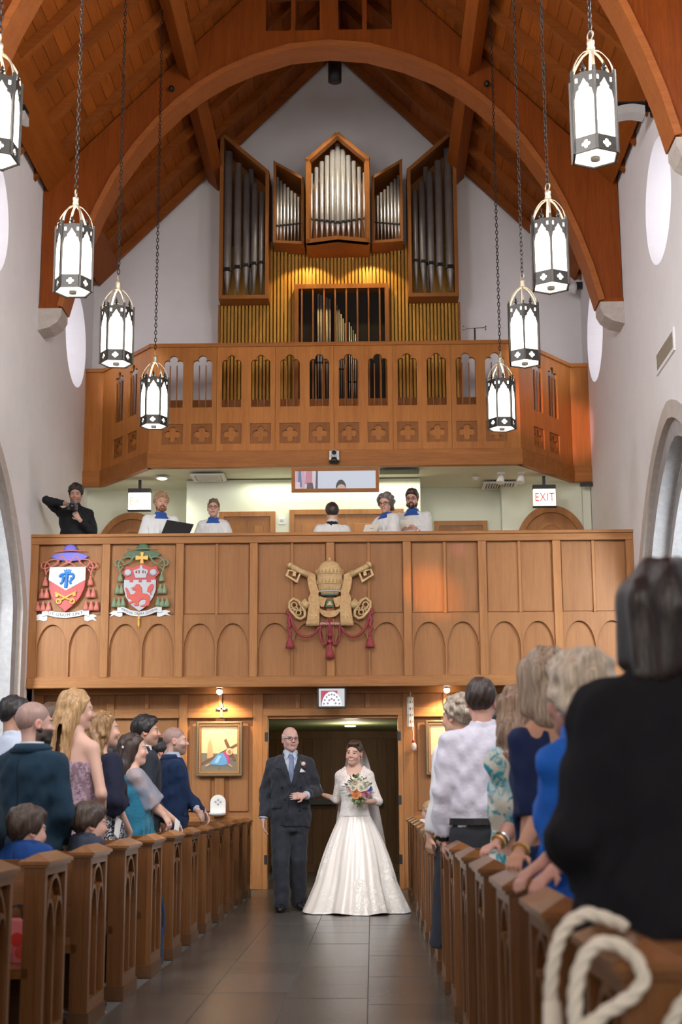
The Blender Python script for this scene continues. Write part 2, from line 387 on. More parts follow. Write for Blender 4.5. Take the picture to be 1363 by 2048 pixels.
# ---- gable wall behind the organ
gw = MB().plate([(-W, 3.0), (W, 3.0), (W, roof_z(W)), (0, ROOF_Z), (-W, roof_z(W))], [], .3, (0, Y1, 0)).build('wall_back', PLASTER)
struct(gw, 'white plastered gable wall behind the organ', 'wall')
cw = MB().box(-5.8, 5.8, Y0 - .3, Y0, 0, 12.8).build('wall_chancel', PLASTER); struct(cw, 'white chancel wall behind the photographer', 'wall')
# ---- roof: deck boards along the nave, rafters down the slope, purlins, ridge
ce = empty('ceiling'); struct(ce, 'open timber roof of orange brown fir boards and rafters', 'ceiling')
SL = math.hypot(1, ROOF_K); nb = 33; bw = 3.86 * SL / nb
for s in (-1, 1):
    ux = Vector((-s / SL, 0, ROOF_K / SL)); nn = Vector((s * ROOF_K / SL, 0, 1 / SL)); e0 = Vector((s * 3.86, 0, roof_z(3.86)))
    bd = MB().obox((0, (Y0 + Y1) / 2, 0), ux * (bw / 2 - .003), (0, (Y1 - Y0) / 2, 0), nn * .014).mesh('deck_board', ROOF_Y)
    for k in range(nb): obj('deck_board', bd, ce, e0 + ux * bw * (k + .5) + nn * (.014 + RNG.uniform(0, .006)))
    c = e0 + ux * 3.86 * SL / 2 + nn * .06
    MB().obox((c.x, (Y0 + Y1) / 2, c.z), ux * 3.86 * SL / 2, (0, (Y1 - Y0) / 2 + .3, 0), nn * .02).build('roof_backing', DARK, ce)
    c = e0 + ux * 3.86 * SL / 2 - nn * .055
    rf = MB().obox((0, 0, 0), ux * (3.86 * SL / 2 - .02), (0, .045, 0), nn * .055).mesh('rafter', ROOF_X)
    y = 20.62
    while y > 3:
        if not any(ty - .1 < y < ty + .45 for ty in TRY): obj('rafter', rf, ce, (c.x, y, c.z))
        y -= .76
    pc = Vector((s * 2.0, 0, roof_z(2.0))) - nn * .23
    for (a, b_) in ((17.66, 20.8), (13.06, 17.3), (8.46, 12.7), (3.9, 8.1)):
        MB().obox((pc.x, (a + b_) / 2, pc.z), ux * .095, (0, (b_ - a) / 2, 0), nn * .12).build('purlin', ROOF_Y, ce, bevel=.01)
MB().box(-.1, .1, Y0, Y1, ROOF_Z - .42, ROOF_Z - .1).build('ridge_beam', ROOF_Y, ce)
for s in (-1, 1):     # wall plates closing the eaves
    ux = Vector((-s / SL, 0, ROOF_K / SL)); nn = Vector((s * ROOF_K / SL, 0, 1 / SL)); c = Vector((s * 3.56, 0, roof_z(3.56))) - nn * .115; MB().obox((c.x, (Y0 + Y1) / 2, c.z), ux * .22, (0, (Y1 - Y0) / 2, 0), nn * .012).build('eaves_board', ROOF_Y, ce)
# ---- laminated arch trusses
ARC = [(0, 10.84), (.52, 10.79), (1.03, 10.63), (1.40, 10.46), (1.72, 10.26), (2.0, 10.03), (2.28, 9.74), (2.55, 9.40), (2.82, 8.98), (3.02, 8.56), (3.2, 8.10), (3.34, 7.68), (3.46, 7.22)]
def truss(yf, no, label):
    t = empty('roof_truss', (0, yf, 0)); struct(t, label, 'truss')
    out = [(-W + .01, 7.22)] + [(-x, z) for x, z in ARC[::-1]] + ARC[1:] + [(W - .01, 7.22), (W - .01, roof_z(W) - .02), (.02, ROOF_Z - .04), (-.02, ROOF_Z - .04), (-W + .01, roof_z(W) - .02)]
    holes = []
    for (a, b_) in ((-.83, -.50), (-.44, -.12), (.12, .44), (.50, .83)):
        holes.append([(a, 11.0), (b_, 11.0), (b_, min(11.62, roof_z(b_) - .2)), (a, min(11.62, roof_z(a) - .2))])
    MB().plate(out, holes, .33, (0, 0, 0)).build('arch_panel', TRUSS, t)
    rim = [(-x * 1.0, z) for x, z in ARC[::-1]] + ARC[1:]
    rm = MB(); n = len(rim); vs = []
    for i, (x, z) in enumerate(rim):
        a = rim[max(0, i - 1)]; b_ = rim[min(n - 1, i + 1)]; d = Vector((b_[0] - a[0], b_[1] - a[1])).normalized(); nx, nz = d.y, -d.x
        vs += [(x, -.045, z), (x + nx * .075, -.045, z + nz * .075), (x + nx * .075, .375, z + nz * .075), (x, .375, z)]
    fs = [(0, 1, 2, 3), tuple(4 * (n - 1) + k for k in (3, 2, 1, 0))]
    for i in range(n - 1):
        for k in range(4): fs.append((4 * i + k, 4 * i + 4 + k, 4 * i + 4 + (k + 1) % 4, 4 * i + (k + 1) % 4))
    rm.add(vs, fs).build('arch_rim', TRUSS_R, t)
    for s in (-1, 1):
        MB().box(min(s * 3.44, s * 3.70), max(s * 3.44, s * 3.70), -.02, .35, 7.19, 7.24).build('post_foot', TRUSS, t)
        # stone corbel: half-round in section, curving back into the wall
        cb = MB(); prof = [(0, 7.19), (.30, 7.19), (.30, 7.10), (.25, 7.01), (.15, 6.94), (.0, 6.90)]
        cb.plate([(-s * (W - x), z) if False else (s * (W - x), z) for x, z in prof], [], .37, (0, -.03, 0)).build('corbel', STONE, t)
        MB().lathe([(.0, 0), (.035, .0), (.04, .03), (.03, .06), (0, .07)], 10).build('chain_pulley', IRON, t, True, (s * 2.05, -.05, roof_z(2.05) - .40), (R(90), 0, 0))
    return t
truss(TRY[0], 1, 'orange brown laminated arch truss in front of the organ gallery')
truss(TRY[1], 2, 'orange brown laminated arch truss nearer the camera, seen at the top right')
truss(TRY[2], 3, 'orange brown laminated arch truss above the middle pews')
truss(TRY[3], 4, 'orange brown laminated arch truss above the photographer')
# ---- entrance wall under the balcony: framed oak panelling
DY = 17.85
ew = empty('wall_entrance', (0, DY, 0)); struct(ew, 'oak panelled entrance wall below the choir balcony', 'wall')
MB().plate([(-W, 0), (-.86, 0), (-.86, 2.04), (.86, 2.04), (.86, 0), (W, 0), (W, 2.5), (-W, 2.5)], [], .15, (0, .03, 0)).build('backing', OAKP_Z, ew)
def stile(x0, x1, z0, z1): MB().box(x0, x1, -.02, .035, z0, z1).build('stile', OAK_Z, ew, bevel=.006)
def rail(x0, x1, z0, z1, d=.0): MB().box(x0, x1, -.018 - d, .035, z0, z1).build('rail', OAK_X, ew, bevel=.006)
for s in (-1, 1):
    for (a, b_) in ((.86, .985), (1.79, 1.90), (2.70, 2.80), (3.58, 3.70)):
        stile(min(s * a, s * b_), max(s * a, s * b_), 0, 2.345)
    for (a, b_) in ((.985, 1.79), (1.90, 2.70), (2.80, 3.58)):
        x0, x1 = min(s * a, s * b_), max(s * a, s * b_)
        rail(x0, x1, 2.065, 2.17); rail(x0, x1, 0, .16)
        MB().box(x0, x1, -.05, -.02, 2.055, 2.075).build('picture_rail', OAK_X, ew)
        m = (x0 + x1) / 2
        stile(m - .025, m + .025, 2.17, 2.345)
        if a != 1.90:
            rail(x0, x1, .78, .86); stile(m - .06, m + .06, .86, 2.055); stile(m - .04, m + .04, .16, .78)
            for (p0, p1) in ((x0, m - .06), (m + .06, x1)):
                MB().box(p0 + .05, p1 - .05, .006, .032, .92, 2.0).build('raised_panel', OAKP_Z, ew, bevel=.012)
        else:   # side door leaf
            for (p0, p1) in ((x0 + .02, m - .003), (m + .003, x1 - .02)): MB().box(p0, p1, .01, .032, .02, 2.05).build('door_leaf', OAKP_Z, ew, bevel=.005)
rail(-.86, .86, 2.075, 2.165); rail(-W, W, 2.345, 2.44, .03)
for k in (-1, 0, 1): stile(k * .43 - .03, k * .43 + .03, 2.165, 2.345)
for s in (-1, 1):   # door jambs and hinges
    MB().box(min(s * .80, s * .86), max(s * .80, s * .86), -.03, .16, 0, 2.075).build('door_jamb', OAK_Z, ew, bevel=.005)
    for z in (.35, 1.05, 1.82): MB().box(min(s * .795, s * .835), max(s * .795, s * .835), -.036, -.028, z - .055, z + .055).build('hinge', BLACK, ew)
# ---- narthex beyond the door
NX = mat('olive_plaster', (.30, .33, .17), .8, var=.04)
nx = empty('wall_narthex', (0, 0, 0)); struct(nx, 'dark boarded narthex seen through the open doorway', 'wall')
MB().box(-2.0, 2.0, 18.0, 22.4, 2.065, 2.3).build('narthex_ceiling', NX, nx)
for s in (-1, 1): MB().plate([(18.0, 0), (22.4, 0), (22.4, 2.3), (18.0, 2.3)], [pointed(18.7 + k * .62, .3, .24, 1.55, 2.05) for k in range(3)], .12, (s * 1.5, 0, 0), (0, 1, 0), (0, 0, 1), (-s, 0, 0)).build('side_arcade', NX, nx)
for s in (-1, 1): MB().box(min(s * 1.6, s * 1.7), max(s * 1.6, s * 1.7), 18, 22.4, 0, 2.3).build('side_boarding', DARKWOOD, nx)
nb2 = 22; 
bdm = MB().box(-.066, .066, 0, .04, 0, 2.02).mesh('board', DARKWOOD)
for k in range(nb2): obj('board', bdm, nx, (-1.45 + k * .138, 21.85 + .008 * (k % 2), 0))
MB().box(-1.6, 1.6, 21.87, 21.95, 0, 2.3).build('backing', DARKWOOD, nx)
MB().box(-1.55, 1.55, 21.8, 21.85, 1.95, 2.06).build('head_rail', DARKWOOD, nx)
MB().box(-1.0, .9, 21.75, 21.83, .0, .12).build('kick_plate', DARKWOOD, nx)
bar_ = MB().box(.15, .62, 21.7, 21.76, .98, 1.05); bar_.box(-.55, -.05, 21.7, 21.76, .98, 1.05)
bar_.build('push_bar', BLACK, nx)
for (x, y) in ((.15, 19.2), (.18, 20.2)):
    MB().lathe([(.075, 0), (.075, .012), (.06, .016)], 16).build('recessed_light', emis('warm_downlight', (1, .88, .62), 5.0), nx, True, (x, y, 2.05))
point_light('narthex_lamp_light', (.2, 19.6, 1.95), 22, (1, .86, .6), .1)
# ---- choir loft: floor, front, rail
LF = 3.22
lf = MB().box(-W, W, 17.45, Y1, 2.46, LF).build('floor_loft', OAK_X); struct(lf, 'choir loft floor above the entrance', 'floor')
BY = 17.4
bf = empty('choir_balcony', (0, BY, 0)); struct(bf, 'oak choir balcony front with panels and carved pointed arches', 'balcony')
MB().box(-W, W, .045, .09, 2.44, 4.25).build('backing', OAKP_Z, bf)
MB().box(-W, W, -.03, .16, 4.165, 4.25).build('top_rail', OAK_X, bf, bevel=.006)
MB().box(-W, W, -.05, .2, 4.25, 4.29).build('hand_rail', OAK_X, bf, bevel=.008)
MB().box(-W, W, -.035, .06, 2.42, 2.52).build('bottom_rail', OAK_X, bf, bevel=.008)
MB().box(-W, W, -.055, .06, 2.395, 2.43).build('drip_mould', OAK_X, bf, bevel=.008)
MB().box(-W, W, -.02, .45, 2.44, 2.46).build('soffit', OAK_X, bf)
XS = [-3.70, -2.77, -1.86, -.95, -.01, .93, 1.85, 2.76, 3.70]
for i, x in enumerate(XS):
    a, b_ = (x - .05, x + .05) if 0 < i < 8 else ((x, x + .095) if i == 0 else (x - .095, x))
    MB().box(a, b_, -.022, .05, 2.52, 4.165).build('stile', OAK_Z, bf, bevel=.006)
for i in range(8):
    x0 = XS[i] + (.05 if i else .095); x1 = XS[i + 1] - (.05 if i < 7 else .095); m = (x0 + x1) / 2; hw = (x1 - x0) / 4 - .012
    ar = [pointed(m + s * (x1 - x0) / 4, 2.52, hw, 2.88, 3.175, 9) for s in (-1, 1)]
    MB().plate([(x0, 2.515), (x1, 2.515), (x1, 3.28), (x0, 3.28)], [[(p[0], max(p[1], 2.535)) for p in a] for a in ar], .05, (0, .002, 0)).build('arch_board', OAKP_Z, bf, bevel=.004)
    if i > 1: MB().box(m - .018, m + .018, .0, .05, 3.28, 4.165).build('mullion', OAK_Z, bf, bevel=.005)
    for s in ((-1, 1) if i > 1 else (0,)):
        w2 = (x1 - x0) / 4 - .014 if s else (x1 - x0) / 2 - .01
        MB().box(m + s * (x1 - x0) / 4 - w2, m + s * (x1 - x0) / 4 + w2, .028, .05, 3.30, 4.15).build('panel', OAKP_Z, bf)
for s in (-1, 1):   # set-back returns at the walls
    MB().box(min(s * 3.70, s * 3.80), max(s * 3.70, s * 3.80), .03, .3, 2.2, 4.2).build('return_post', OAK_Z, bf)
# ---- loft rear: pale walls, doors, ceiling
lr = empty('wall_loft', (0, 0, 0)); struct(lr, 'pale cream rear wall of the choir loft', 'wall')
MB().box(-W, W, 20.74, 20.8, LF, 5.6).build('rear_wall', PLASTER_LOFT, lr)
MB().box(-2.13, 1.2, 20.0, 20.74, LF, 5.54).build('projecting_bay', PLASTER_LOFT, lr)
MB().box(2.40, 3.69, 20.5, 20.74, LF, 5.58).build('pier', PLASTER_LOFT, lr)
lc = MB().plate([(-W, 20.8), (-W, 20.42), (-3.38, 20.42), (-2.50, 19.28), (2.50, 19.28), (3.38, 20.42), (W, 20.42), (W, 20.8)], [], .03, (0, 0, 5.556), (1, 0, 0), (0, 1, 0), (0, 0, -1)).build('ceiling_loft', PLASTER_LOFT)
struct(lc, 'pale ceiling of the choir loft under the organ gallery', 'ceiling')
def door(no, x0, x1, y, top, label, leaves=2):
    d = empty('door_%d' % no, (0, y, 0)); struct(d, label, 'door')
    MB().plate([(x0, LF), (x1, LF), (x1, top), (x0, top)], [[(x0 + .07, LF + .001), (x1 - .07, LF + .001), (x1 - .07, top - .07), (x0 + .07, top - .07)]], .06, (0, -.05, 0)).build('door_frame', OAK_Z, d)
    w_ = (x1 - x0 - .14) / leaves
    for k in range(leaves):
        a = x0 + .07 + k * w_; lv = MB().box(a + .003, a + w_ - .003, -.02, .0, LF, top - .08).build('door_leaf', OAKP_Z, d)
        MB().box(a + .10, a + w_ - .10, -.03, -.018, top - .55, top - .2).build('door_panel', OAK_Z, lv, bevel=.008)
door(1, -1.66, -.86, 20.0, 5.07, 'oak double door in the loft behind the woman singer')
door(2, -.66, .96, 20.0, 5.09, 'wide oak doors in the loft behind the organist')
door(3, 1.42, 2.2, 20.74, 5.05, 'oak door in the loft right of the bearded singer')
for no, cx, lb in ((4, 3.1, 'right'), (5, -3.02, 'left')):
    d = empty('door_%d' % no, (0, 20.5 if no == 4 else 20.74, 0)); struct(d, 'pointed arched oak door under the %s exit sign' % lb, 'door')
    MB().plate(pointed(cx, LF, .5, 4.72, 5.22, 11), [[(p[0], max(p[1], LF + .01)) for p in pointed(cx, LF, .42, 4.70, 5.12, 11)]], .07, (0, -.06, 0)).build('door_frame', OAK_Z, d)
    MB().plate(pointed(cx, LF, .43, 4.70, 5.13, 11), [], .02, (0, -.02, 0)).build('door_leaf', OAKP_Z, d)
    MB().plate(pointed(cx, LF + .1, .28, 4.62, 4.98, 11), [pointed(cx, LF + .14, .24, 4.6, 4.93, 11)], .015, (0, -.035, 0)).build('door_moulding', OAK_Z, d)
# ---- organ gallery front: pierced oak screen on three sides
GF = [(-W, 20.35), (-3.43, 20.35), (-2.56, 19.2), (2.56, 19.2), (3.43, 20.35), (W, 20.35)]
gg = empty('organ_gallery', (0, 0, 0)); struct(gg, 'pierced oak organ gallery with trefoil openings and carved quatrefoils', 'gallery')
MB().plate([(-W, 20.8), (-W, 20.40), (-3.41, 20.40), (-2.53, 19.25), (2.53, 19.25), (3.41, 20.40), (W, 20.40), (W, 20.8)], [], .16, (0, 0, 5.60), (1, 0, 0), (0, 1, 0), (0, 0, -1)).build('gallery_floor', GAL_D, gg)
def trefoil(cx, z0, hw, z1):
    r = hw / 2.6; pts = [(cx - hw, z0), (cx + hw, z0)]
    zs_ = z1 - r * 2.3
    pts += [(cx + hw - r + r * math.cos(a), zs_ + r * math.sin(a)) for a in np.linspace(0, PI * .72, 7)]
    pts += [(cx + r * 1.18 * math.cos(a), z1 - r * 1.18 + r * 1.18 * math.sin(a)) for a in np.linspace(-.25, PI + .25, 11)]
    pts += [(cx - hw + r + r * math.cos(a), zs_ + r * math.sin(a)) for a in np.linspace(PI * .28, PI, 7)]
    return pts
def gallery_side(a, b, ops, name, wood_):
    a, b = Vector((a[0], a[1], 0)), Vector((b[0], b[1], 0)); L = (b - a).length; U = (b - a) / L; N = Vector((U.y, -U.x, 0))
    for (p0, p1, cs) in ops:
        holes = []
        for c in cs:
            holes.append(trefoil(c, 6.40, .135, 7.15)); holes.append([(c - .145, 5.875), (c + .145, 5.875), (c + .145, 6.165), (c - .145, 6.165)])
        pn = MB().plate([(p0 + .002, 5.76), (p1 - .002, 5.76), (p1 - .002, 7.27), (p0 + .002, 7.27)], holes, .05, a, U, (0, 0, 1), N).build(name, wood_, gg)
        for c in cs:
            ms = MB()
            for q in (-.047, .047): ms.obox(a + U * (c + q) - N * .025 + Vector((0, 0, 6.70)), U * .007, N * .012, (0, 0, .31))
            ms.build('mullion', GAL_D, pn)
            MB().plate([(c - .147, 5.87), (c + .147, 5.87), (c + .147, 6.17), (c - .147, 6.17)], [quatrefoil(c, 6.02, .115)], .02, a - N * .018, U, (0, 0, 1), N).build('quatrefoil_plate', GAL_D, pn)
            MB().plate([(c - .147, 5.87), (c + .147, 5.87), (c + .147, 6.17), (c - .147, 6.17)], [], .01, a - N * .045, U, (0, 0, 1), N).build('quatrefoil_back', wood_, pn)
    mid = a + U * L / 2
    MB().obox(mid - N * .02 + Vector((0, 0, 5.655)), U * (L / 2 + .02), N * .05, (0, 0, .115)).build('bottom_beam', GAL_X, gg, bevel=.006)
    MB().obox(mid - N * .02 + Vector((0, 0, 7.295)), U * (L / 2 + .02), N * .045, (0, 0, .028)).build('cap_rail', GAL_X, gg, bevel=.006)
cs = [-2.237 + .4065 * k for k in range(12)]
ops = [(0, .515 - .03 + .0, [])]
ops = []
eds = [-2.56, -2.03 + .0] 
bounds = [-2.56, -1.63, -.815, -.003, .813, 1.62, 2.56]
for k in range(6): ops.append((bounds[k] + 2.56, bounds[k + 1] + 2.56, [cs[2 * k] + 2.56, cs[2 * k + 1] + 2.56]))
gallery_side(GF[2], GF[3], ops, 'screen_panel', GAL_Z)
gallery_side(GF[1], GF[2], [(0, 1.442, [.50, .93])], 'side_screen_panel', GAL_Z)
gallery_side(GF[3], GF[4], [(0, 1.442, [.51, .94])], 'side_screen_panel', GAL_Z)
gallery_side(GF[0], GF[1], [(0, .27, [])], 'end_panel', GAL_Z); gallery_side(GF[4], GF[5], [(0, .27, [])], 'end_panel', GAL_Z)
MB().box(-W, W, 20.38, 20.42, 5.57, 5.66).build('rear_beam', GAL_X, gg)
MB().box(-2.45, 2.45, 19.75, 19.8, 6.42, 6.66).build('music_ledge', GAL_D, gg)
MB().box(-2.40, -1.9, 19.9, 20.3, 6.62, 6.68).build('side_ledge', GAL_D, gg)
# ================================================================ pipe organ
SLATW = wood('organ_slat_ash', (.56, .30, .055), (.40, .19, .028), 'Z', 1.0, .5, .08)
CASE = wood('organ_case_oak', (.36, .135, .034), (.22, .075, .016), 'Z', 1.0, .45, .06)
PIPE_D = mat('dark_zinc_pipe', (.30, .27, .25), .48, .55, var=.22, vs=4, rnd=.12)
PIPE_L = mat('bright_tin_pipe', (.62, .60, .56), .34, .75, var=.12, vs=6, rnd=.06)
organ = empty('pipe_organ', (0, 0, 0)); tag(organ, 'pipe organ with silver pipes in oak cases above slatted wood', 'pipe organ')
OC = .05
def inset(poly, d):
    n = len(poly); out = []
    ar = sum(poly[i][0] * poly[(i + 1) % n][1] - poly[(i + 1) % n][0] * poly[i][1] for i in range(n)); sg = 1 if ar > 0 else -1
    for i in range(n):
        p, q, r = Vector(poly[i - 1]), Vector(poly[i]), Vector(poly[(i + 1) % n])
        a = (q - p).normalized(); b = (r - q).normalized(); na = Vector((-a.y, a.x)) * sg; nb_ = Vector((-b.y, b.x)) * sg
        k = (na + nb_); k = k / max(.2, (1 + na.dot(nb_))); out.append(tuple(q + k * d))
    return out
def case(poly, y, depth, fw=.055, nm='pipe_case'):
    c = MB().plate(poly, [inset(poly, fw)], depth, (0, y, 0)).build(nm, CASE, organ)
    MB().plate(inset(poly, fw * .5), [], .02, (0, y + depth - .03, 0)).build('case_back', GAL_D, c)
    return c
def pipe(par, x, y, r, zb, zm, zt, m):
    p = MB().lathe([(r * .22, zb), (r, zm), (r, zt), (r * .96, zt), (r * .9, zt - .03)], 14, (x, y, 0)).build('pipe', m, par, True)
    mo = MB().lathe([(r * 1.06, zm - .012), (r * 1.06, zm + .004)], 12, (x, y - .003, 0))
    mo.box(x - r * .72, x + r * .72, y - r * 1.06, y - r * .5, zm + .004, zm + r * .75)
    mo.build('pipe_mouth', DARK, p)
for s in (-1, 1):
    f = lambda x: OC + s * (x - OC) if s > 0 else 2 * OC - x
    X = lambda d: OC + s * d
    tall = [(X(1.77), 8.30), (X(1.03), 8.30), (X(1.03), 10.31), (X(1.77), 10.98)]
    c = case(tall, 20.1, .62)
    for d, zt, r, zb, zm in ((1.655, 10.66, .062, 8.40, 8.76), (1.505, 10.47, .055, 8.40, 8.80), (1.375, 10.29, .050, 8.40, 8.83), (1.255, 10.14, .046, 8.40, 8.86), (1.15, 10.01, .040, 8.40, 8.88)):
        pipe(c, X(d), 20.2, r, zb, zm, zt, PIPE_D)
    pipe(c, X(1.33), 20.42, .048, 8.45, 8.9, 10.47, PIPE_D)
    sm = [(X(.96), 9.13), (X(.50), 9.10), (X(.50), 10.15), (X(.96), 10.43)]
    c = case(sm, 20.0, .7, .04)
    for k in range(8):
        d = .905 - k * .052; pipe(c, X(d), 20.1, .024 - k * .0012, 9.17, 9.42 + k * .006, 10.20 - k * .055 + (.012 if k > 4 else 0), PIPE_D if k > 5 else PIPE_L)
    # central prow, one leaf each side
    o = Vector((X(.465), 19.86, 0)); e = Vector((OC, 19.72, 0)); U = (e - o); L = U.length; U /= L; N = Vector((U.y, -U.x, 0)) if s < 0 else Vector((-U.y, U.x, 0))
    out = [(0, 9.05), (L, 9.05), (L, 10.74), (0, 10.37)]; hole = [(.05, 9.11), (L, 9.11), (L, 10.66), (.05, 10.33)]
    fr = MB()
    for (a, b, w_) in (((0.025, 9.05), (.025, 10.37), .05), ((0, 9.08), (L, 9.08), .06), ((0, 10.345), (L, 10.71), .06)):
        fr.bar(o + U * a[0] + Vector((0, 0, a[1])) - N * .04, o + U * b[0] + Vector((0, 0, b[1])) - N * .04, .10, w_, (0, 0, 1) if abs(a[0] - b[0]) > .1 else tuple(U))
    fr.build('prow_frame', CASE, organ)
cb = MB().box(OC - .45, OC + .45, 20.3, 20.34, 9.06, 10.4); cb.plate([(OC - .45, 10.4), (OC + .45, 10.4), (OC, 10.76)], [], .04, (0, 20.3, 0))
cb.box(OC - .47, OC - .43, 19.85, 20.3, 9.06, 10.38); cb.box(OC + .43, OC + .47, 19.85, 20.3, 9.06, 10.38)
cbo = cb.build('prow_case', GAL_D, organ)
MB().plate([(OC - .46, 19.85), (OC, 19.71), (OC + .46, 19.85), (OC + .46, 20.45), (OC - .46, 20.45)], [], .04, (0, 0, 9.05), (1, 0, 0), (0, 1, 0), (0, 0, -1)).build('prow_floor', CASE, organ)
rt = MB()
for s in (-1, 1): rt.bar((OC + s * .47, 20.05, 10.37), (OC, 20.05, 10.76), .42, .03)
rt.build('prow_roof', CASE, organ)
for k in range(11):
    d = k - 5; zt = 10.64 - abs(d) * .088 - (.0 if d <= 0 else .0); x = OC + d * .079
    pipe(cbo, x, 19.93 + abs(d) * .012, .040 - abs(d) * .0028, 9.14, 9.38 + abs(d) * .018, zt, PIPE_L)
# slatted wall below, one batten at a time, backing board
MB().box(OC - 1.78, OC + 1.78, 20.52, 20.56, 5.8, 9.28).build('slat_backing', SLATW, organ)
n = 66; step = 3.50 / n
sl = {}
def slat(x, z0, z1, y):
    key = (round(z0, 2), round(z1, 2))
    if key not in sl: sl[key] = MB().box(-.0165, .0165, -.03, .03, z0, z1).mesh('slat', SLATW)
    obj('slat', sl[key], organ, (x, y, 0))
for k in range(n + 1):
    x = OC - 1.75 + k * step; d = abs(x - OC)
    z0 = 8.60 if abs(x - .09) < .70 else 6.6
    slat(x, z0, 8.32 if d > 1.03 else 9.28, 20.44 if d > 1.03 else (20.40 if d > .76 else 20.47))
for s in (-1, 1): MB().box(min(OC + s * 1.77, OC + s * 1.80), max(OC + s * 1.77, OC + s * 1.80), 20.36, 20.75, 6.0, 8.30).build('side_post', CASE, organ)
# swell box with upright bars
sw = [(-.61, 6.6), (.79, 6.6), (.79, 8.58), (-.61, 8.58)]
c = MB().plate(sw, [[(-.55, 6.66), (.73, 6.66), (.73, 8.51), (-.55, 8.51)]], .2, (0, 20.28, 0)).build('swell_case', CASE, organ)
MB().box(-.58, .76, 20.49, 20.5, 6.6, 8.55).build('swell_back', DARK, c)
for k in range(8): MB().box(-.50 + k * .165 - .011, -.50 + k * .165 + .011, 20.29, 20.32, 6.66, 8.51).build('bar', CASE, c)
for k in range(5): pipe(c, -.26 + k * .042, 20.42, .018, 6.7, 7.4, 8.47 - k * .02, PIPE_D)
for k in range(6): pipe(c, -.01 + k * .03, 20.42, .011, 6.7, 7.3, 8.36 - k * .07, PIPE_D)
for k in range(6): pipe(c, .20 + k * .03, 20.42, .009, 6.7, 7.1, 8.02 - k * .06, PIPE_L)
# ================================================================ hanging lanterns
PANE = emis('opal_glass_lit', (1.0, .92, .78), 5.5)
DIFF = emis('opal_diffuser_lit', (1.0, .93, .82), 2.4)
def lantern_parts():
    P = []; Rr = .158; hexp = [(Rr * math.cos(k * PI / 3), Rr * math.sin(k * PI / 3)) for k in range(6)]
    fw = Rr
    side = []
    # one side in its own frame: centre of the side at x = apothem
    ap = Rr * math.cos(PI / 6); hw = Rr / 2
    fr = MB().plate([(-hw, .0), (hw, .0), (hw, .115), (-hw, .115)], [quatrefoil(0, .058, .032, 5)], .006, (0, 0, 0), (1, 0, 0), (0, 0, 1), (0, -1, 0))
    band = fr.mesh('base_band', IRON)
    # tracery: pointed trefoil head with spandrel piercings
    hd = [(-hw + .012, .40), (-hw + .024, .455), (-.034, .47), (-.036, .487), (-.018, .51), (0, .545), (.018, .51), (.036, .487), (.034, .47), (hw - .024, .455), (hw - .012, .40)]
    out = [(-hw, .40)] + hd + [(hw, .40), (hw, .585), (.03, .585), (0, .60), (-.03, .585), (-hw, .585)]
    tr = MB().plate(out, [[(-.06, .52), (-.042, .52), (-.042, .555), (-.06, .555)], [(.042, .52), (.06, .52), (.06, .555), (.042, .555)]], .006)
    tr.lathe([(.004, .59), (.016, .605), (.007, .62), (.013, .635), (.004, .65), (.001, .675)], 6)
    tr.box(-.02, .02, -.005, .005, .605, .618)
    trac = tr.mesh('tracery', IRON)
    pane = MB().box(-hw + .004, hw - .004, .008, .012, .10, .575).mesh('glass_pane', PANE)
    post = MB().box(-.009, .009, -.009, .009, 0, .615).mesh('corner_post', IRON)
    return Rr, ap, band, trac, pane, post
Rr, ap, BAND, TRAC, PANEM, POST = lantern_parts()
def strap_mesh():
    m = MB(); pts = []
    for i in range(11):
        t = i / 10; r = .150 * (1 - t) ** .55 * (1 + .12 * math.sin(PI * t)) + .016 * t; pts.append((r, 0, .585 + .225 * t))
    for a, b in zip(pts[:-1], pts[1:]): m.bar(a, b, .018, .004, (1, 0, 0))
    return m.mesh('strap', STRAP)
STRAPM = strap_mesh()
capm = MB().lathe([(.016, .80), (.026, .805), (.028, .83), (.022, .85), (.026, .86), (.026, .885), (.012, .892)], 10); capm.tube([(0, .032 * math.cos(a), .925 + .034 * math.sin(a)) for a in np.linspace(0, 2 * PI, 16, endpoint=False)], .0055, 6, True)
CAPM = capm.mesh('cap_ring', STRAP, True)
ch = MB(); z = .955; k = 0
while z < 5.75:
    pts = []
    for i in range(10):
        a = 2 * PI * i / 10; x = .013 * math.cos(a); zz = .030 * math.sin(a); pts.append((x, 0, z + zz) if k % 2 else (0, x, z + zz))
    ch.tube(pts, .0042, 4, True); z += .046; k += 1
CHAIN = ch.mesh('chain', IRON)
dm = MB().lathe([(.145, .010), (.145, .014)], 6); DIFM = dm.mesh('bottom_diffuser', DIFF)
SOCK = MB().lathe([(.03, -.012), (.032, .01), (.07, .012), (.075, .03)], 14).mesh('lamp_socket', mat('socket_cream', (.62, .56, .45), .5), True)
RIMB = MB().plate([(p[0] * .164, p[1] * .164) for p in circle(0, 0, 1, 6)], [[(p[0] * .150, p[1] * .150) for p in circle(0, 0, 1, 6)]], .012, (0, 0, 0), (1, 0, 0), (0, 1, 0), (0, 0, -1)).mesh('bottom_rim', IRON)
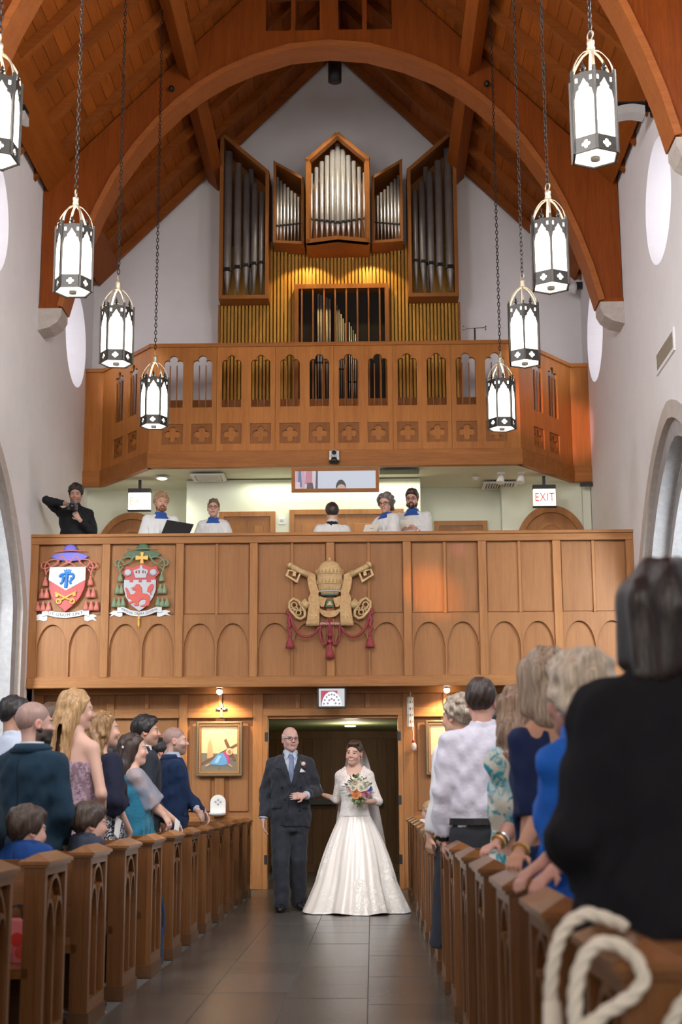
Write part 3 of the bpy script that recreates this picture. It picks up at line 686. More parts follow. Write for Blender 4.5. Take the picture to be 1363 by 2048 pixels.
def lantern(x, y, z, rz, label):
    t = empty('hanging_lantern', (x, y, z), rz); t.scale = (1, 1, .945); tag(t, label, 'lantern', 'gothic pendant lanterns in two rows over the nave')
    for k in range(6):
        a = k * PI / 3 + PI / 6
        for nm, me in (('base_band', BAND), ('tracery', TRAC), ('glass_pane', PANEM)):
            o = obj(nm, me, t, (ap * math.cos(a), ap * math.sin(a), 0), (0, 0, a + PI / 2))
        obj('corner_post', POST, t, (Rr * math.cos(k * PI / 3), Rr * math.sin(k * PI / 3), 0), (0, 0, k * PI / 3))
        obj('strap', STRAPM, t, (0, 0, 0), (0, 0, k * PI / 3))
    obj('cap_ring', CAPM, t); obj('chain', CHAIN, t); obj('bottom_diffuser', DIFM, t); obj('lamp_socket', SOCK, t); obj('bottom_rim', RIMB, t)
    return t
LN = ['nearest', 'second nearest', 'third nearest', 'farthest']
for i, (y, zl, zr, rl, rr) in enumerate(((8.80, 5.22, 5.11, .45, .45), (11.25, 5.22, 5.09, .02, .47), (13.3, 5.23, 5.08, .1, .42), (15.75, 5.24, 5.07, .05, .12))):
    lantern(-1.97, y + (.05 if i else -.02), zl, rl, 'lit gothic hexagonal lantern on a chain, %s of the left row' % LN[i])
    lantern(1.97, y - (.12 if i else 0.04), zr + .055, rr, 'lit gothic hexagonal lantern on a chain, %s of the right row' % LN[i])
# ================================================================ pews
def rib(m, pts, w, y0, d, s):
    for a, b in zip(pts[:-1], pts[1:]):
        m.bar((s * y0, a[0], a[1]), (s * y0, b[0], b[1]), d, w, (s, 0, 0) if False else (0, -(b[1] - a[1]), (b[0] - a[0])))
def pew_meshes(s):
    """local frame: x=0 aisle face, body towards s; y=0 near edge; z=0 floor"""
    M = []
    ln = 2.45
    fr = MB().plate([(0, .07), (.45, .07), (.45, .815), (0, .815)], [[(.045, .135), (.405, .135), (.405, .775), (.045, .775)]], .032, (0, 0, 0), (0, 1, 0), (0, 0, 1), (-s, 0, 0)).mesh('end_frame', PEW_Z)
    sl = MB().box(min(s * .03, s * .09), max(s * .03, s * .09), 0, .45, .07, .815).mesh('end_panel', PEW_Z)
    tr = MB(); c = .225; A = 8
    def arc(x0, z0, x1, z1, bulge):
        P = []
        for i in range(A + 1):
            t = i / A; P.append((x0 + (x1 - x0) * (t ** bulge), z0 + (z1 - z0) * math.sin(t * PI / 2)))
        return P
    def q(P, w=.020):
        for a, b in zip(P[:-1], P[1:]):
            d = Vector((0, b[0] - a[0], b[1] - a[1])); L = d.length; d /= L; n_ = Vector((0, -d.z, d.y))
            tr.obox((s * .018, (a[0] + b[0]) / 2, (a[1] + b[1]) / 2), d * (L / 2 + .003), n_ * w / 2, (.014, 0, 0))
    q([(c, .135), (c, .50)], .026)
    q(arc(.05, .48, c, .765, 1.7)); q(arc(.40, .48, c, .765, 1.7))
    q(arc(c, .48, .135, .665, 1.7)); q(arc(c, .48, .315, .665, 1.7))
    q(arc(.05, .48, .135, .665, 1.7), .016); q(arc(.40, .48, .315, .665, 1.7), .016)
    q([(.052, .135), (.052, .5)], .018); q([(.398, .135), (.398, .5)], .018)
    tr = tr.mesh('tracery', PEW_Z)
    cp = MB(); x0, x1 = sorted((-s * .022, s * .112)); xm = s * .045
    cp.box(x0 + .010, x1 - .010, -.012, .462, .808, .822); 
    cp.add([(x0, -.024, .820), (x1, -.024, .820), (x1, .474, .820), (x0, .474, .820), (x0, -.024, .834), (x1, -.024, .834), (x1, .474, .834), (x0, .474, .834), (xm, .045, .868), (xm, .405, .868)],
           [(3, 2, 1, 0), (0, 1, 5, 4), (1, 2, 6, 5), (2, 3, 7, 6), (3, 0, 4, 7), (4, 5, 8), (5, 6, 9, 8), (6, 7, 9), (7, 4, 8, 9)])
    cp = cp.mesh('cap', PEW_Y)
    pl = MB().box(min(-s * .008, s * .098), max(-s * .008, s * .098), -.008, .458, 0, .075).mesh('plinth', wood('pew_plinth_oak', (.13, .062, .027), (.085, .038, .015), 'Y', 1, .4, .1))
    X = lambda a, b: (min(s * a, s * b), max(s * a, s * b))
    st = MB().box(*X(.06, ln), .0, .40, .355, .395).mesh('seat', PEW_X)
    bk = MB(); bx = X(.06, ln)
    bk.add([(bx[0], .375, .39), (bx[1], .375, .39), (bx[1], .40, .39), (bx[0], .40, .39), (bx[0], .405, .80), (bx[1], .405, .80), (bx[1], .43, .80), (bx[0], .43, .80)],
           [(0, 3, 2, 1), (4, 5, 6, 7), (0, 1, 5, 4), (1, 2, 6, 5), (2, 3, 7, 6), (3, 0, 4, 7)])
    bk = bk.mesh('backrest', PEW_X)
    rl = MB().box(*X(.06, ln), .392, .446, .795, .825).mesh('top_rail', PEW_X)
    sp = MB().box(*X(.09, ln), .36, .39, .05, .37).mesh('seat_support', PEW_X)
    kn = MB().box(*X(.14, ln - .1), .44, .50, .12, .26).mesh('kneeler', mat('kneeler_vinyl', (.045, .035, .03), .5))
    return [('end_panel', sl), ('end_frame', fr), ('tracery', tr), ('cap', cp), ('plinth', pl), ('seat', st), ('backrest', bk), ('top_rail', rl), ('seat_support', sp), ('kneeler', kn)]
LY0, RY0, PSTEP = 7.25, 7.45, 1.003
pews = {}
ORD = ['first', 'second', 'third', 'fourth', 'fifth', 'sixth', 'seventh', 'eighth', 'ninth', 'tenth', 'eleventh', 'twelfth', 'thirteenth', 'fourteenth', 'fifteenth', 'sixteenth']
for s, side, x0, y0, k0 in ((-1, 'left', -.91, LY0, -2), (1, 'right', .885, RY0, -5)):
    parts = pew_meshes(s)
    for i, k in enumerate(range(k0, 10)):
        p = empty('pew', (x0, y0 + k * PSTEP, 0)); tag(p, 'oak pew with carved gothic end, %s from the camera on the %s of the aisle' % (ORD[i], side), 'pew', 'oak pews on the %s of the aisle' % side)
        for nm, me in parts:
            o = obj(nm, me, p)
        pews[(side, k)] = p
# ================================================================ fixtures
def text_mesh(body, size, m, extrude=.002, spacing=1.0):
    cu = bpy.data.curves.new('txt', 'FONT'); cu.body = body; cu.size = size; cu.extrude = extrude; cu.align_x = 'CENTER'; cu.align_y = 'CENTER'; cu.space_character = spacing
    cu.resolution_u = 3
    o = bpy.data.objects.new('txt', cu); COL.objects.link(o); dg = bpy.context.evaluated_depsgraph_get()
    me = bpy.data.meshes.new_from_object(o.evaluated_get(dg)); bpy.data.objects.remove(o); bpy.data.curves.remove(cu)
    me.materials.clear(); me.materials.append(m); return me
RED = mat('sign_red', (.62, .03, .02), .5, emit=.4)
FACE = emis('exit_sign_face', (1.0, .93, .74), 1.5)
for s, lb, x0, e in ((1, 'right', 2.79, .25), (-1, 'left', -2.94, .25)):
    t = empty('exit_sign', (x0 + .155, 19.9, 5.09)); tag(t, 'lit white EXIT sign with red letters on the %s of the choir loft' % lb, 'exit sign', 'exit signs in the loft')
    MB().box(-.16, .16, -.05, .05, .25, .31).build('housing', BLACK, t, bevel=.005); MB().box(-.155, .155, -.035, .035, .0, .25).build('sign_face', FACE if s > 0 else emis('exit_sign_face_bright', (1.0, .95, .80), 2.4), t, bevel=.004)
    MB().box(-.165, .165, -.04, .04, -.012, .006).build('bottom_frame', BLACK, t)
    MB().box(-.02, .02, -.02, .02, .30, .44).build('stem', BLACK, t)
    o = obj('lettering', text_mesh('EXIT', .175, RED if s > 0 else mat('sign_red_pale', (.80, .36, .22), .5, emit=.9), .002, 1.1), t, (0, -.04, .125), (R(90), 0, 0)); o.scale = (.72, 1, 1)
GRI = mat('grille_grey', (.45, .46, .42), .6)
def vent(x0, x1, y0, y1, z, label):
    t = empty('ceiling_vent', ((x0 + x1) / 2, (y0 + y1) / 2, z)); tag(t, label, 'vent'); w, d = (x1 - x0) / 2, (y1 - y0) / 2
    MB().plate([(-w, -d), (w, -d), (w, d), (-w, d)], [[(-w + .05, -d + .05), (w - .05, -d + .05), (w - .05, d - .05), (-w + .05, d - .05)]], .02, (0, 0, -.02), (1, 0, 0), (0, 1, 0), (0, 0, -1)).build('frame', WHITE, t)
    MB().box(-w + .04, w - .04, -d + .04, d - .04, -.004, -.002).build('duct', DARK, t)
    n_ = max(5, int(2 * w / .05)); me = MB().obox((0, 0, 0), (.016, 0, .010), (0, d - .05, 0), (.001, 0, -.002)).mesh('slat', WHITE)
    for k in range(n_): obj('slat', me, t, (-w + .06 + (2 * w - .12) * (k + .5) / n_, 0, -.012))
vent(-2.02, -1.55, 19.5, 19.95, 5.527, 'white louvred ceiling vent left of the hanging mirror')
vent(2.12, 2.62, 20.2, 20.7, 5.527, 'white louvred ceiling vent near the right exit sign')
tag(MB().box(.62, 1.17, 19.35, 19.60, 5.512, 5.527).build('return_grille', mat('dark_grille', (.10, .10, .075), .7, var=.3, vs=90)), 'dark return air grille in the loft ceiling', 'vent')
tag(MB().lathe([(.05, 0), (.05, -.02), (.02, -.045), (0, -.05)], 14).build('smoke_detector', WHITE, None, True, (1.98, 19.9, 5.53)), 'small white smoke detector on the loft ceiling', 'detector')
# recessed downlight and track heads in the loft
LAMP = emis('halogen_lamp', (1.0, .97, .86), 14.0)
t = empty('loft_downlight', (-2.45, 19.75, 5.53)); tag(t, 'bright round recessed downlight in the loft ceiling', 'downlight')
MB().lathe([(.10, 0), (.10, -.012), (.075, -.014)], 18).build('trim_ring', WHITE, t, True); MB().lathe([(.07, -.014), (.05, -.022), (0, -.024)], 16).build('lens', LAMP, t, True)
spot_light('loft_downlight_lamp', (-2.45, 19.75, 5.47), (-2.3, 19.3, 3.2), 42, 150, (.93, 1.0, .80), .8, .05)
for i, x in enumerate((2.32, 2.60)):
    t = empty('track_spotlight', (x, 19.62, 5.53)); tag(t, 'small white track spotlight on the loft ceiling, %s of the pair' % ('left', 'right')[i], 'spotlight')
    MB().box(-.05, .05, -.02, .02, -.03, 0).build('track_adapter', WHITE, t); MB().lathe([(.03, .02), (.045, -.02), (.06, -.10), (.055, -.10)], 14).build('shade', WHITE, t, True, (0, 0, -.06), (R(-14), R(12), 0))
    MB().lathe([(.05, -.095), (0, -.10)], 14).build('lamp', LAMP, t, True, (0, 0, -.06), (R(-14), R(12), 0))
    spot_light('track_lamp', (x, 19.62, 5.30), (x - .6, 19.4, 3.2), 26, 150, (.93, 1.0, .80), .8, .05)
area_light('loft_ceiling_lamps', (0, 19.75, 5.50), (0, 19.75, 3.0), 2.6, .3, 15, (.94, 1.0, .80))
# hanging mirror in a wooden frame, its reflection painted as flat glowing shapes
t = empty('loft_mirror', (0, 19.12, 5.18)); tag(t, 'wide wood framed mirror, reflection painted on, hung below the organ gallery', 'mirror')
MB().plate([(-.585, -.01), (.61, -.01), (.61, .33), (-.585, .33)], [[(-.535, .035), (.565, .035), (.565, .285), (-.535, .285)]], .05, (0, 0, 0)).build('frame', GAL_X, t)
MB().box(-.545, .575, .02, .03, .03, .295).build('display', emis('mirror_glow_pale', (.62, .66, .76), .62), t)  # glowing panel painted as the pale ground of the mirror's reflection
def flat(poly, m, par, nm, y, t_=.003): return MB().plate(poly, [], t_, (0, y, 0)).build(nm, m, par)
flat(circle(.09, .045, .07, 20, 0, PI, .115), emis('mirror_hair_paint', (.035, .03, .03), .6), t, 'painted_reflection_hair', .012)
flat(circle(.095, .035, .058, 16, 0, PI, .06), emis('mirror_skin_paint', (.62, .42, .36), .6), t, 'painted_reflection_forehead', .009)
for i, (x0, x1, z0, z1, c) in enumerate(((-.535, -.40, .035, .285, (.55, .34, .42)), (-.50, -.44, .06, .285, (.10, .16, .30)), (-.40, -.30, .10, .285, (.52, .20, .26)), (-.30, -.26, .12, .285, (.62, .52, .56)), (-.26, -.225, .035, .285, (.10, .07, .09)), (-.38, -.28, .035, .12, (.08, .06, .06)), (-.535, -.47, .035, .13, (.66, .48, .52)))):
    flat([(x0, z0), (x1, z0), (x1 - .015 * (i % 2), z1), (x0 + .01, z1)], emis('mirror_patch_paint_%d' % i, c, .7), t, 'painted_reflection_patch', .015 - i * .001, .002)
# pan-tilt camera on the gallery beam
t = empty('video_camera', (0, 19.12, 5.60)); tag(t, 'white remote video camera on the organ gallery beam', 'camera')
MB().lathe([(.065, -.03), (.07, .0), (.065, .04)], 18).build('base', BLACK, t, True)
MB().box(-.07, .07, -.055, .05, .0, .05).build('body', WHITE, t, bevel=.012)
for s in (-1, 1): MB().box(s * .055 - .012, s * .055 + .012, -.03, .03, .04, .14).build('yoke', WHITE, t, bevel=.008)
MB().lathe([(.02, .045), (.05, .02), (.055, -.02), (.045, -.06), (.035, -.065)], 16).build('head', WHITE, t, True, (0, 0, .105), (R(90), 0, 0)); MB().lathe([(.032, 0), (.03, .01), (0, .014)], 16).build('lens', BLACK, t, True, (0, -.062, .105), (R(90), 0, 0))
for k in (-1, 0, 1): MB().box(k * .03 - .01, k * .03 + .01, -.058, -.054, .015, .03).build('port', BLACK, t)
# monitor over the doorway
t = empty('monitor', (0, 17.42, 2.14)); tag(t, 'black monitor above the doorway showing a bright round window', 'monitor')
MB().box(-.178, .178, 0, .04, 0, .30).build('bezel', BLACK, t, bevel=.005); MB().box(-.155, .155, -.004, .0, .022, .235).build('display', emis('monitor_grey', (.62, .63, .65), .7), t)
flat([(-.13, .03), (.07, .03), (.07, .21), (-.13, .21)], emis('monitor_red', (.55, .06, .10), .6), t, 'picture_red', -.005); flat(circle(0, .03, .12, 24, 0, PI, .17), emis('monitor_white', (.86, .88, .92), .8), t, 'picture_arch', -.009)
for k in range(9):
    a = PI * (k + .5) / 9; flat(circle(.095 * math.cos(a), .03 + .135 * math.sin(a), .011, 8), emis('monitor_violet', (.30, .20, .34), .6), t, 'picture_light', -.013)
for k in range(5):
    a = PI * (k + .5) / 5; flat(circle(.05 * math.cos(a), .035 + .075 * math.sin(a), .013, 8), emis('monitor_mauve', (.48, .26, .36), .6), t, 'picture_light', -.013)
MB().box(-.05, .05, .01, .03, .30, .31).build('bracket', BLACK, t)
# framed paintings, picture spotlights
def painting(x, label, flip):
    t = empty('framed_painting', (x, 17.80, 1.343)); tag(t, label, 'painting'); w, h = .285, .667
    MB().plate([(-w, 0), (w, 0), (w, h), (-w, h)], [[(-w + .035, .035), (w - .035, .035), (w - .035, h - .035), (-w + .035, h - .035)]], .05, (0, -.03, 0)).build('outer_frame', mat('frame_bronze', (.20, .13, .07), .4, .3), t, bevel=.012)
    MB().plate([(-w + .03, .03), (w - .03, .03), (w - .03, h - .03), (-w + .03, h - .03)], [[(-w + .065, .065), (w - .065, .065), (w - .065, h - .065), (-w + .065, h - .065)]], .03, (0, -.015, 0)).build('inner_frame', mat('frame_red_gold', (.36, .16, .07), .4, .3), t)
    bd = MB()
    for k in range(38):
        f_ = (k + .5) / 38
        for xx in (-w + .045, w - .045): bd.box(xx - .006, xx + .006, -.03, -.012, .04 + (h - .08) * f_ - .004, .04 + (h - .08) * f_ + .004)
    for k in range(30):
        f_ = (k + .5) / 30
        for zz in (.045, h - .045): bd.box(-w + .05 + (2 * w - .1) * f_ - .004, -w + .05 + (2 * w - .1) * f_ + .004, -.03, -.012, zz - .006, zz + .006)
    bd.build('beading', GOLD, t)
    G = lambda nm, c: mat('paint_' + nm, c, .5, var=.1, vs=20)
    MB().box(-w + .06, w - .06, -.004, .02, .06, h - .06).build('canvas', G('gold', (.78, .62, .33)), t)
    k_ = -1 if flip else 1
    F = lambda pts, c, nm, y: flat([(k_ * p[0], p[1]) for p in pts], G(nm, c), t, 'painted_' + nm, y, .002)
    if not flip:
        F([(-.22, .065), (.22, .065), (.22, .27), (-.22, .285)], (.20, .17, .11), 'ground', -.006)
        F([(-.15, .22), (-.07, .22), (-.085, .36), (-.11, .47), (-.14, .40)], (.62, .40, .17), 'tower', -.007)
        F([(-.218, .13), (-.218, .165), (.215, .40), (.215, .37)], (.17, .075, .035), 'beam', -.008); F([(.055, .44), (.085, .455), (.205, .20), (.17, .185)], (.19, .08, .035), 'crossbeam', -.010)
        F([(-.12, .15), (-.02, .27), (.05, .29), (.10, .24), (.11, .15), (.03, .135)], (.13, .36, .66), 'robe', -.012)
        F([(-.06, .17), (-.01, .25), (.03, .25), (-.02, .16)], (.35, .60, .78), 'robe_light', -.014)
        F([(.05, .28), (.075, .31), (.12, .29), (.13, .16), (.105, .15), (.09, .22)], (.52, .06, .22), 'tunic', -.014)
        F(circle(.125, .30, .042, 18), (.80, .58, .24), 'halo', -.015); F(circle(.125, .297, .022, 12, 0, 2 * PI, .028), (.42, .22, .13), 'face', -.017)
        F([(-.17, .135), (-.12, .16), (-.11, .145), (-.16, .12)], (.62, .36, .24), 'foot', -.014); F([(.12, .16), (.165, .12), (.155, .112), (.11, .145)], (.62, .36, .24), 'hand', -.014)
        o = obj('numeral', text_mesh('VII', .035, mat('paint_ink', (.12, .09, .05), .6)), t, (0, -.008, .095), (R(90), 0, 0))
    else:
        F([(-.22, .065), (.22, .065), (.22, .25), (-.22, .25)], (.36, .30, .20), 'ground_pale', -.006)
        F([(.02, .25), (.10, .25), (.13, .38), (.09, .47), (.04, .42)], (.30, .28, .30), 'figure', -.008)
    MB().box(-w - .03, w + .03, .02, .035, h - .03, h - .02).build('hanging_rail', OAK_X, t)
painting(-1.39, 'gilt framed icon of a fallen figure under a cross, left of the doorway', False)
painting(1.42, 'gilt framed pale icon on the right of the doorway behind the guests', True)
for x, lb in ((-1.38, 'left'), (1.40, 'right')):
    t = empty('picture_spotlight', (x, 17.64, 2.44)); tag(t, 'small bright picture spotlight above the %s icon' % lb, 'spotlight')
    MB().box(-.06, .06, -.02, .02, -.022, -.005).build('plate', BLACK, t); MB().lathe([(.014, -.02), (.02, -.04), (.03, -.055)], 10).build('holder', BLACK, t, True); MB().lathe([(.028, -.055), (.036, -.075), (.030, -.10), (0, -.115)], 14).build('bulb', emis('picture_bulb', (1.0, .86, .62), 30.0), t, True)
    spot_light('picture_lamp', (x, 17.60, 2.33), (x, 17.83, 1.72), 44, 120, (1.0, .74, .42), .6, .03)
# wall cross on a cord
t = empty('wall_cross', (-1.37, 17.80, 2.06)); tag(t, 'small ornate brass cross above the left icon', 'cross')
cm = MB().box(-.011, .011, 0, .015, .0, .16); cm.box(-.05, .05, 0, .015, .095, .12)
for (a, b) in ((0, .165), (-.055, .108), (.055, .108), (0, .0)): cm.lathe([(.001, -.016), (.018, 0), (.001, .016)], 8, (a, .007, b))
cm.build('cross_body', STRAP, t); MB().tube([(0, .005, .16), (.012, .005, .30)], .003, 5).build('cord', BLACK, t)
# holy water font
t = empty('holy_water_font', (-1.40, 17.80, .90)); tag(t, 'white arched holy water font on the panelled wall', 'font')
MB().plate([(-.095, .0), (.095, 0), (.095, .13)] + circle(0, .13, .095, 13, 0, PI)[1:], [], .02, (0, -.0, 0)).build('back_plate', WHITE, t, bevel=.005)
MB().lathe([(.02, -.035), (.06, -.03), (.10, -.012), (.105, .012), (.085, .012), (.05, -.005)], 18).build('bowl', WHITE, t, True, (0, -.06, .0))
for (a, b) in ((0, .165), (-.03, .14), (.03, .14), (0, .11)): MB().lathe([(.014, 0), (.008, .006), (0, .007)], 8).build('relief', mat('relief_grey', (.45, .45, .45), .5), t, True, (a, -.004, b), (R(90), 0, 0))
# hanging ornament with tassel, right door post
t = empty('hanging_ornament', (.955, 17.79, 1.93)); tag(t, 'white pierced hanging ornament with tassel on the right door post', 'ornament')
sh = MB()
for k in range(3):
    sh.plate([(-.042, 0), (.042, 0), (.042, .36), (-.042, .36)], [[(-.02, .03 + j * .08), (.022, .06 + j * .08), (-.012, .085 + j * .08)] for j in range(4)], .008, (-.028 + k * .028, -.03 - .012 * (k == 1), 0), (math.cos((k - 1) * .9) * .5, math.sin((k - 1) * .9) * .5, 0), (0, 0, 1), (math.sin((k - 1) * .9), -math.cos((k - 1) * .9), 0))
sh.build('pierced_panel', mat('ivory_paint', (.80, .76, .68), .5), t); MB().lathe([(.03, .36), (.012, .38), (.018, .40), (.004, .43), (.001, .46)], 8).build('finial', STRAP, t, True, (0, -.02, 0))
MB().tube([(.025, -.02, .0), (.035, -.02, -.10), (.035, -.02, -.16)], .006, 6).build('cord', WHITE, t); MB().lathe([(.001, -.025), (.02, -.01), (.02, .01), (.001, .02)], 10, (.035, -.02, -.175)).build('bead', mat('red_bead', (.45, .05, .04), .4), t, True)
MB().lathe([(.036, -.29), (.034, -.22), (.018, -.195), (.004, -.19)], 12, (.035, -.02, 0)).build('tassel', mat('tassel_pink', (.68, .48, .42), .8, bump=.4, bs=200, stretch=(1, 1, .05)), t, True)
# ridge can light shining on the organ
t = empty('can_light', (.04, 18.85, 11.08)); tag(t, 'black cylinder downlight hanging below the roof ridge', 'downlight')
MB().lathe([(.095, 0), (.095, .30), (.06, .31), (.015, .32), (.015, 1.14)], 20).build('housing', BLACK, t, True); MB().lathe([(.088, .02), (0, .035)], 18).build('lens', emis('can_lens', (1.0, .95, .82), 12.0), t, True)
spot_light('organ_downlight', (.04, 18.85, 11.03), (.05, 20.2, 9.2), 140, 66, (1.0, .90, .74), .5, .07)
for s in (-1, 1): spot_light('organ_slat_fill', (.05 + s * .44, 20.06, 9.04), (.05 + s * .46, 20.36, 8.2), 34, 105, (1.0, .70, .26), .25, .02)  # warm spots added below the small cases to gild the slats
# clerestory speakers, flood, wall register
def speaker(s, y, z, label, ln_=.46):
    t = empty('wall_speaker', (s * 3.70, y, z)); tag(t, label, 'speaker')
    MB().lathe([(.09, 0), (.09, .03), (.03, .04), (.03, .12)], 14).build('mount', BLACK, t, True, (0, 0, 0), (0, R(-90 * s), 0))
    b = MB(); n_ = 9
    prof = [(-.06 - .02 * math.sin(i * PI * 1.5 / 8), .0) for i in range(9)]
    for i in range(8):
        a, c = i / 8, (i + 1) / 8; za, zc = .025 * math.sin(a * 5), .025 * math.sin(c * 5)
        x0, x1 = -s * (.12 + a * ln_), -s * (.12 + c * ln_)
        b.add([(x0, -.1, za), (x1, -.1, zc), (x1, .1, zc), (x0, .1, za), (x0, -.1, za - .10), (x1, -.1, zc - .10), (x1, .1, zc - .10), (x0, .1, za - .10)], [(0, 1, 2, 3), (7, 6, 5, 4), (0, 4, 5, 1), (2, 6, 7, 3), (1, 5, 6, 2), (0, 3, 7, 4)])
    b.build('grille_box', mat('speaker_cloth', (.50, .48, .46), .8), t); MB().box(min(-s * .1, -s * (.12 + ln_)), max(-s * .1, -s * (.12 + ln_)), -.1, .1, .028, .05).build('hood', BLACK, t)
speaker(1, 14.95, 8.62, 'black and white wall speaker high on the right wall'); speaker(-1, 15.0, 8.72, 'black and white wall speaker high on the left wall', .22)
t = empty('wall_floodlight', (3.70, 20.55, 8.60)); tag(t, 'white floodlight below the roof at the right gable corner', 'floodlight')
MB().box(-.10, 0, -.03, .03, -.05, .05).build('mount', BLACK, t); MB().lathe([(.03, .10), (.06, .05), (.09, -.06), (.085, -.06)], 14).build('shade', WHITE, t, True, (-.16, -.02, -.05), (R(25), R(25), 0))
t = empty('wall_register', (3.695, 14.98, 5.80)); tag(t, 'beige air register in the right wall above the stone arch', 'vent')
MB().plate([(-.48, -.13), (.48, -.13), (.48, .13), (-.48, .13)], [[(-.44, -.09), (.44, -.09), (.44, .09), (-.44, .09)]], .02, (-.015, 0, 0), (0, 1, 0), (0, 0, 1), (-1, 0, 0)).build('frame', PLASTER, t)
me = MB().box(-.004, .004, -.44, .44, -.008, .006).mesh('louvre', mat('register_tan', (.40, .34, .26), .6))
MB().box(-.001, .004, -.44, .44, -.09, .09).build('backing', mat('register_back', (.28, .23, .17), .8), t)
for k in range(9): obj('louvre', me, t, (-.006, 0, -.08 + k * .02))
# gallery microphone stand, loft bits
t = empty('microphone_stand', (2.03, 20.0, 5.62)); tag(t, 'thin T shaped microphone stand rising behind the gallery screen', 'stand')
MB().tube([(0, 0, 0), (0, 0, 2.15)], .012, 6).build('pole', BLACK, t); MB().tube([(-.17, 0, 2.14), (.17, 0, 2.16)], .008, 6).build('crossbar', CHROME, t)
for s in (-1, 1): MB().lathe([(.012, 0), (.014, .05), (.004, .07)], 8).build('microphone', CHROME, t, True, (s * .16, 0, 2.12))
MB().lathe([(.14, 0), (.14, .015), (.02, .03)], 16).build('base', BLACK, t, True)
t = empty('rail_bracket', (3.62, 20.32, 5.47)); tag(t, 'small black bracket with a thin wire under the gallery corner', 'bracket')
MB().box(-.10, .08, -.03, .03, 0, .05).build('arm', BLACK, t); MB().tube([(-.08, 0, .02), (-.08, 0, -.9)], .003, 5).build('wire', BLACK, t)
t = empty('music_stand', (-1.98, 17.75, LF), R(8)); tag(t, 'black music stand in front of the bearded singer', 'music stand')
MB().tube([(0, 0, .05), (0, 0, 1.08)], .012, 8).build('pole', BLACK, t)
for k in range(3): MB().tube([(0, 0, .12), (.25 * math.cos(k * 2.1), .25 * math.sin(k * 2.1), .012)], .01, 6).build('leg', BLACK, t)
MB().plate([(-.19, .0), (.16, .02), (.24, .24), (-.10, .28)], [], .006, (0, -.02, 1.06), (1, 0, -.05), (0, .35, .94), (0, -.94, .35)).build('desk', BLACK, t); MB().box(-.20, .19, -.07, -.02, 1.045, 1.065).build('lip', BLACK, t)
t = empty('organ_console', (.0, 18.40, LF)); tag(t, 'organ console with white music desk in the middle of the loft', 'organ console')
MB().box(-.5, .5, 0, .5, 0, .92).build('cabinet', OAKP_Z, t, bevel=.01); MB().plate([(-.36, 0), (.36, 0), (.36, .16), (-.36, .16)], [], .01, (0, .12, .93), (1, 0, 0), (0, .3, .95), (0, -.95, .3)).build('music_desk', WHITE, t); MB().box(-.30, .30, .1, .13, .93, 1.16).build('sheet_music', mat('paper', (.80, .78, .72), .8), t)
t = empty('wall_thermostat', (-.77, 19.985, 4.94)); tag(t, 'small white control box on the loft wall between the doors', 'control box')
MB().box(-.05, .05, 0, .02, -.05, .05).build('cover', WHITE, t, bevel=.005); MB().box(-.03, .03, -.004, 0, -.02, .02).build('display', GRI, t)
# ================================================================ carved coats of arms
def relief(name, mp):
    """returns helpers that draw in crop pixels of one carving"""
    def P(pts): return [mp(*p) for p in pts]
    return P
def M_(n, c, r=.55, **k): return mat('carved_' + n, c, r, var=.06, vs=30, **k)
ARMW = M_('white', (.72, .71, .70)); ARMR = M_('red', (.52, .075, .065)); ARMB = M_('blue', (.02, .18, .52)); ARMV = M_('violet', (.17, .14, .56)); ARMG = M_('gold', (.80, .46, .10)); ARMGR = M_('green', (.075, .14, .07)); ARMGL = M_('sage', (.20, .25, .14)); ARMC = M_('coral', (.58, .17, .13)); INK = mat('black_paint', (.03, .03, .03), .6); ARMGY = M_('silver', (.50, .51, .54))
YF = BY + .0
def rope(par, pts, r, m, nm='cord', y=.0):
    # smooth the control points
    P = [Vector(p) for p in pts]; out = []
    for i in range(len(P) - 1):
        p0 = P[max(0, i - 1)]; p1 = P[i]; p2 = P[i + 1]; p3 = P[min(len(P) - 1, i + 2)]
        for k in range(6):
            t = k / 6; out.append(.5 * ((2 * p1) + (p2 - p0) * t + (2 * p0 - 5 * p1 + 4 * p2 - p3) * t * t + (3 * p1 - p0 - 3 * p2 + p3) * t ** 3))
    out.append(P[-1]); n = len(out)
    rr = [r * (1 + .12 * math.sin(i * 2.1)) for i in range(n)]
    return MB().tube([(p[0], y, p[1]) for p in out], rr, 7).build(nm, m, par, True)
def tassel(par, x, z, h, w, m, y=-.02):
    t = MB().lathe([(w * .5, -h), (w * .46, -h * .75), (w * .34, -h * .45), (w * .26, -h * .42), (w * .30, -h * .36), (w * .16, -h * .30), (w * .22, -h * .18), (w * .12, -h * .06), (.001, 0)], 10, (x, y, z), 1, .7)
    return t.build('tassel', m, par, True)
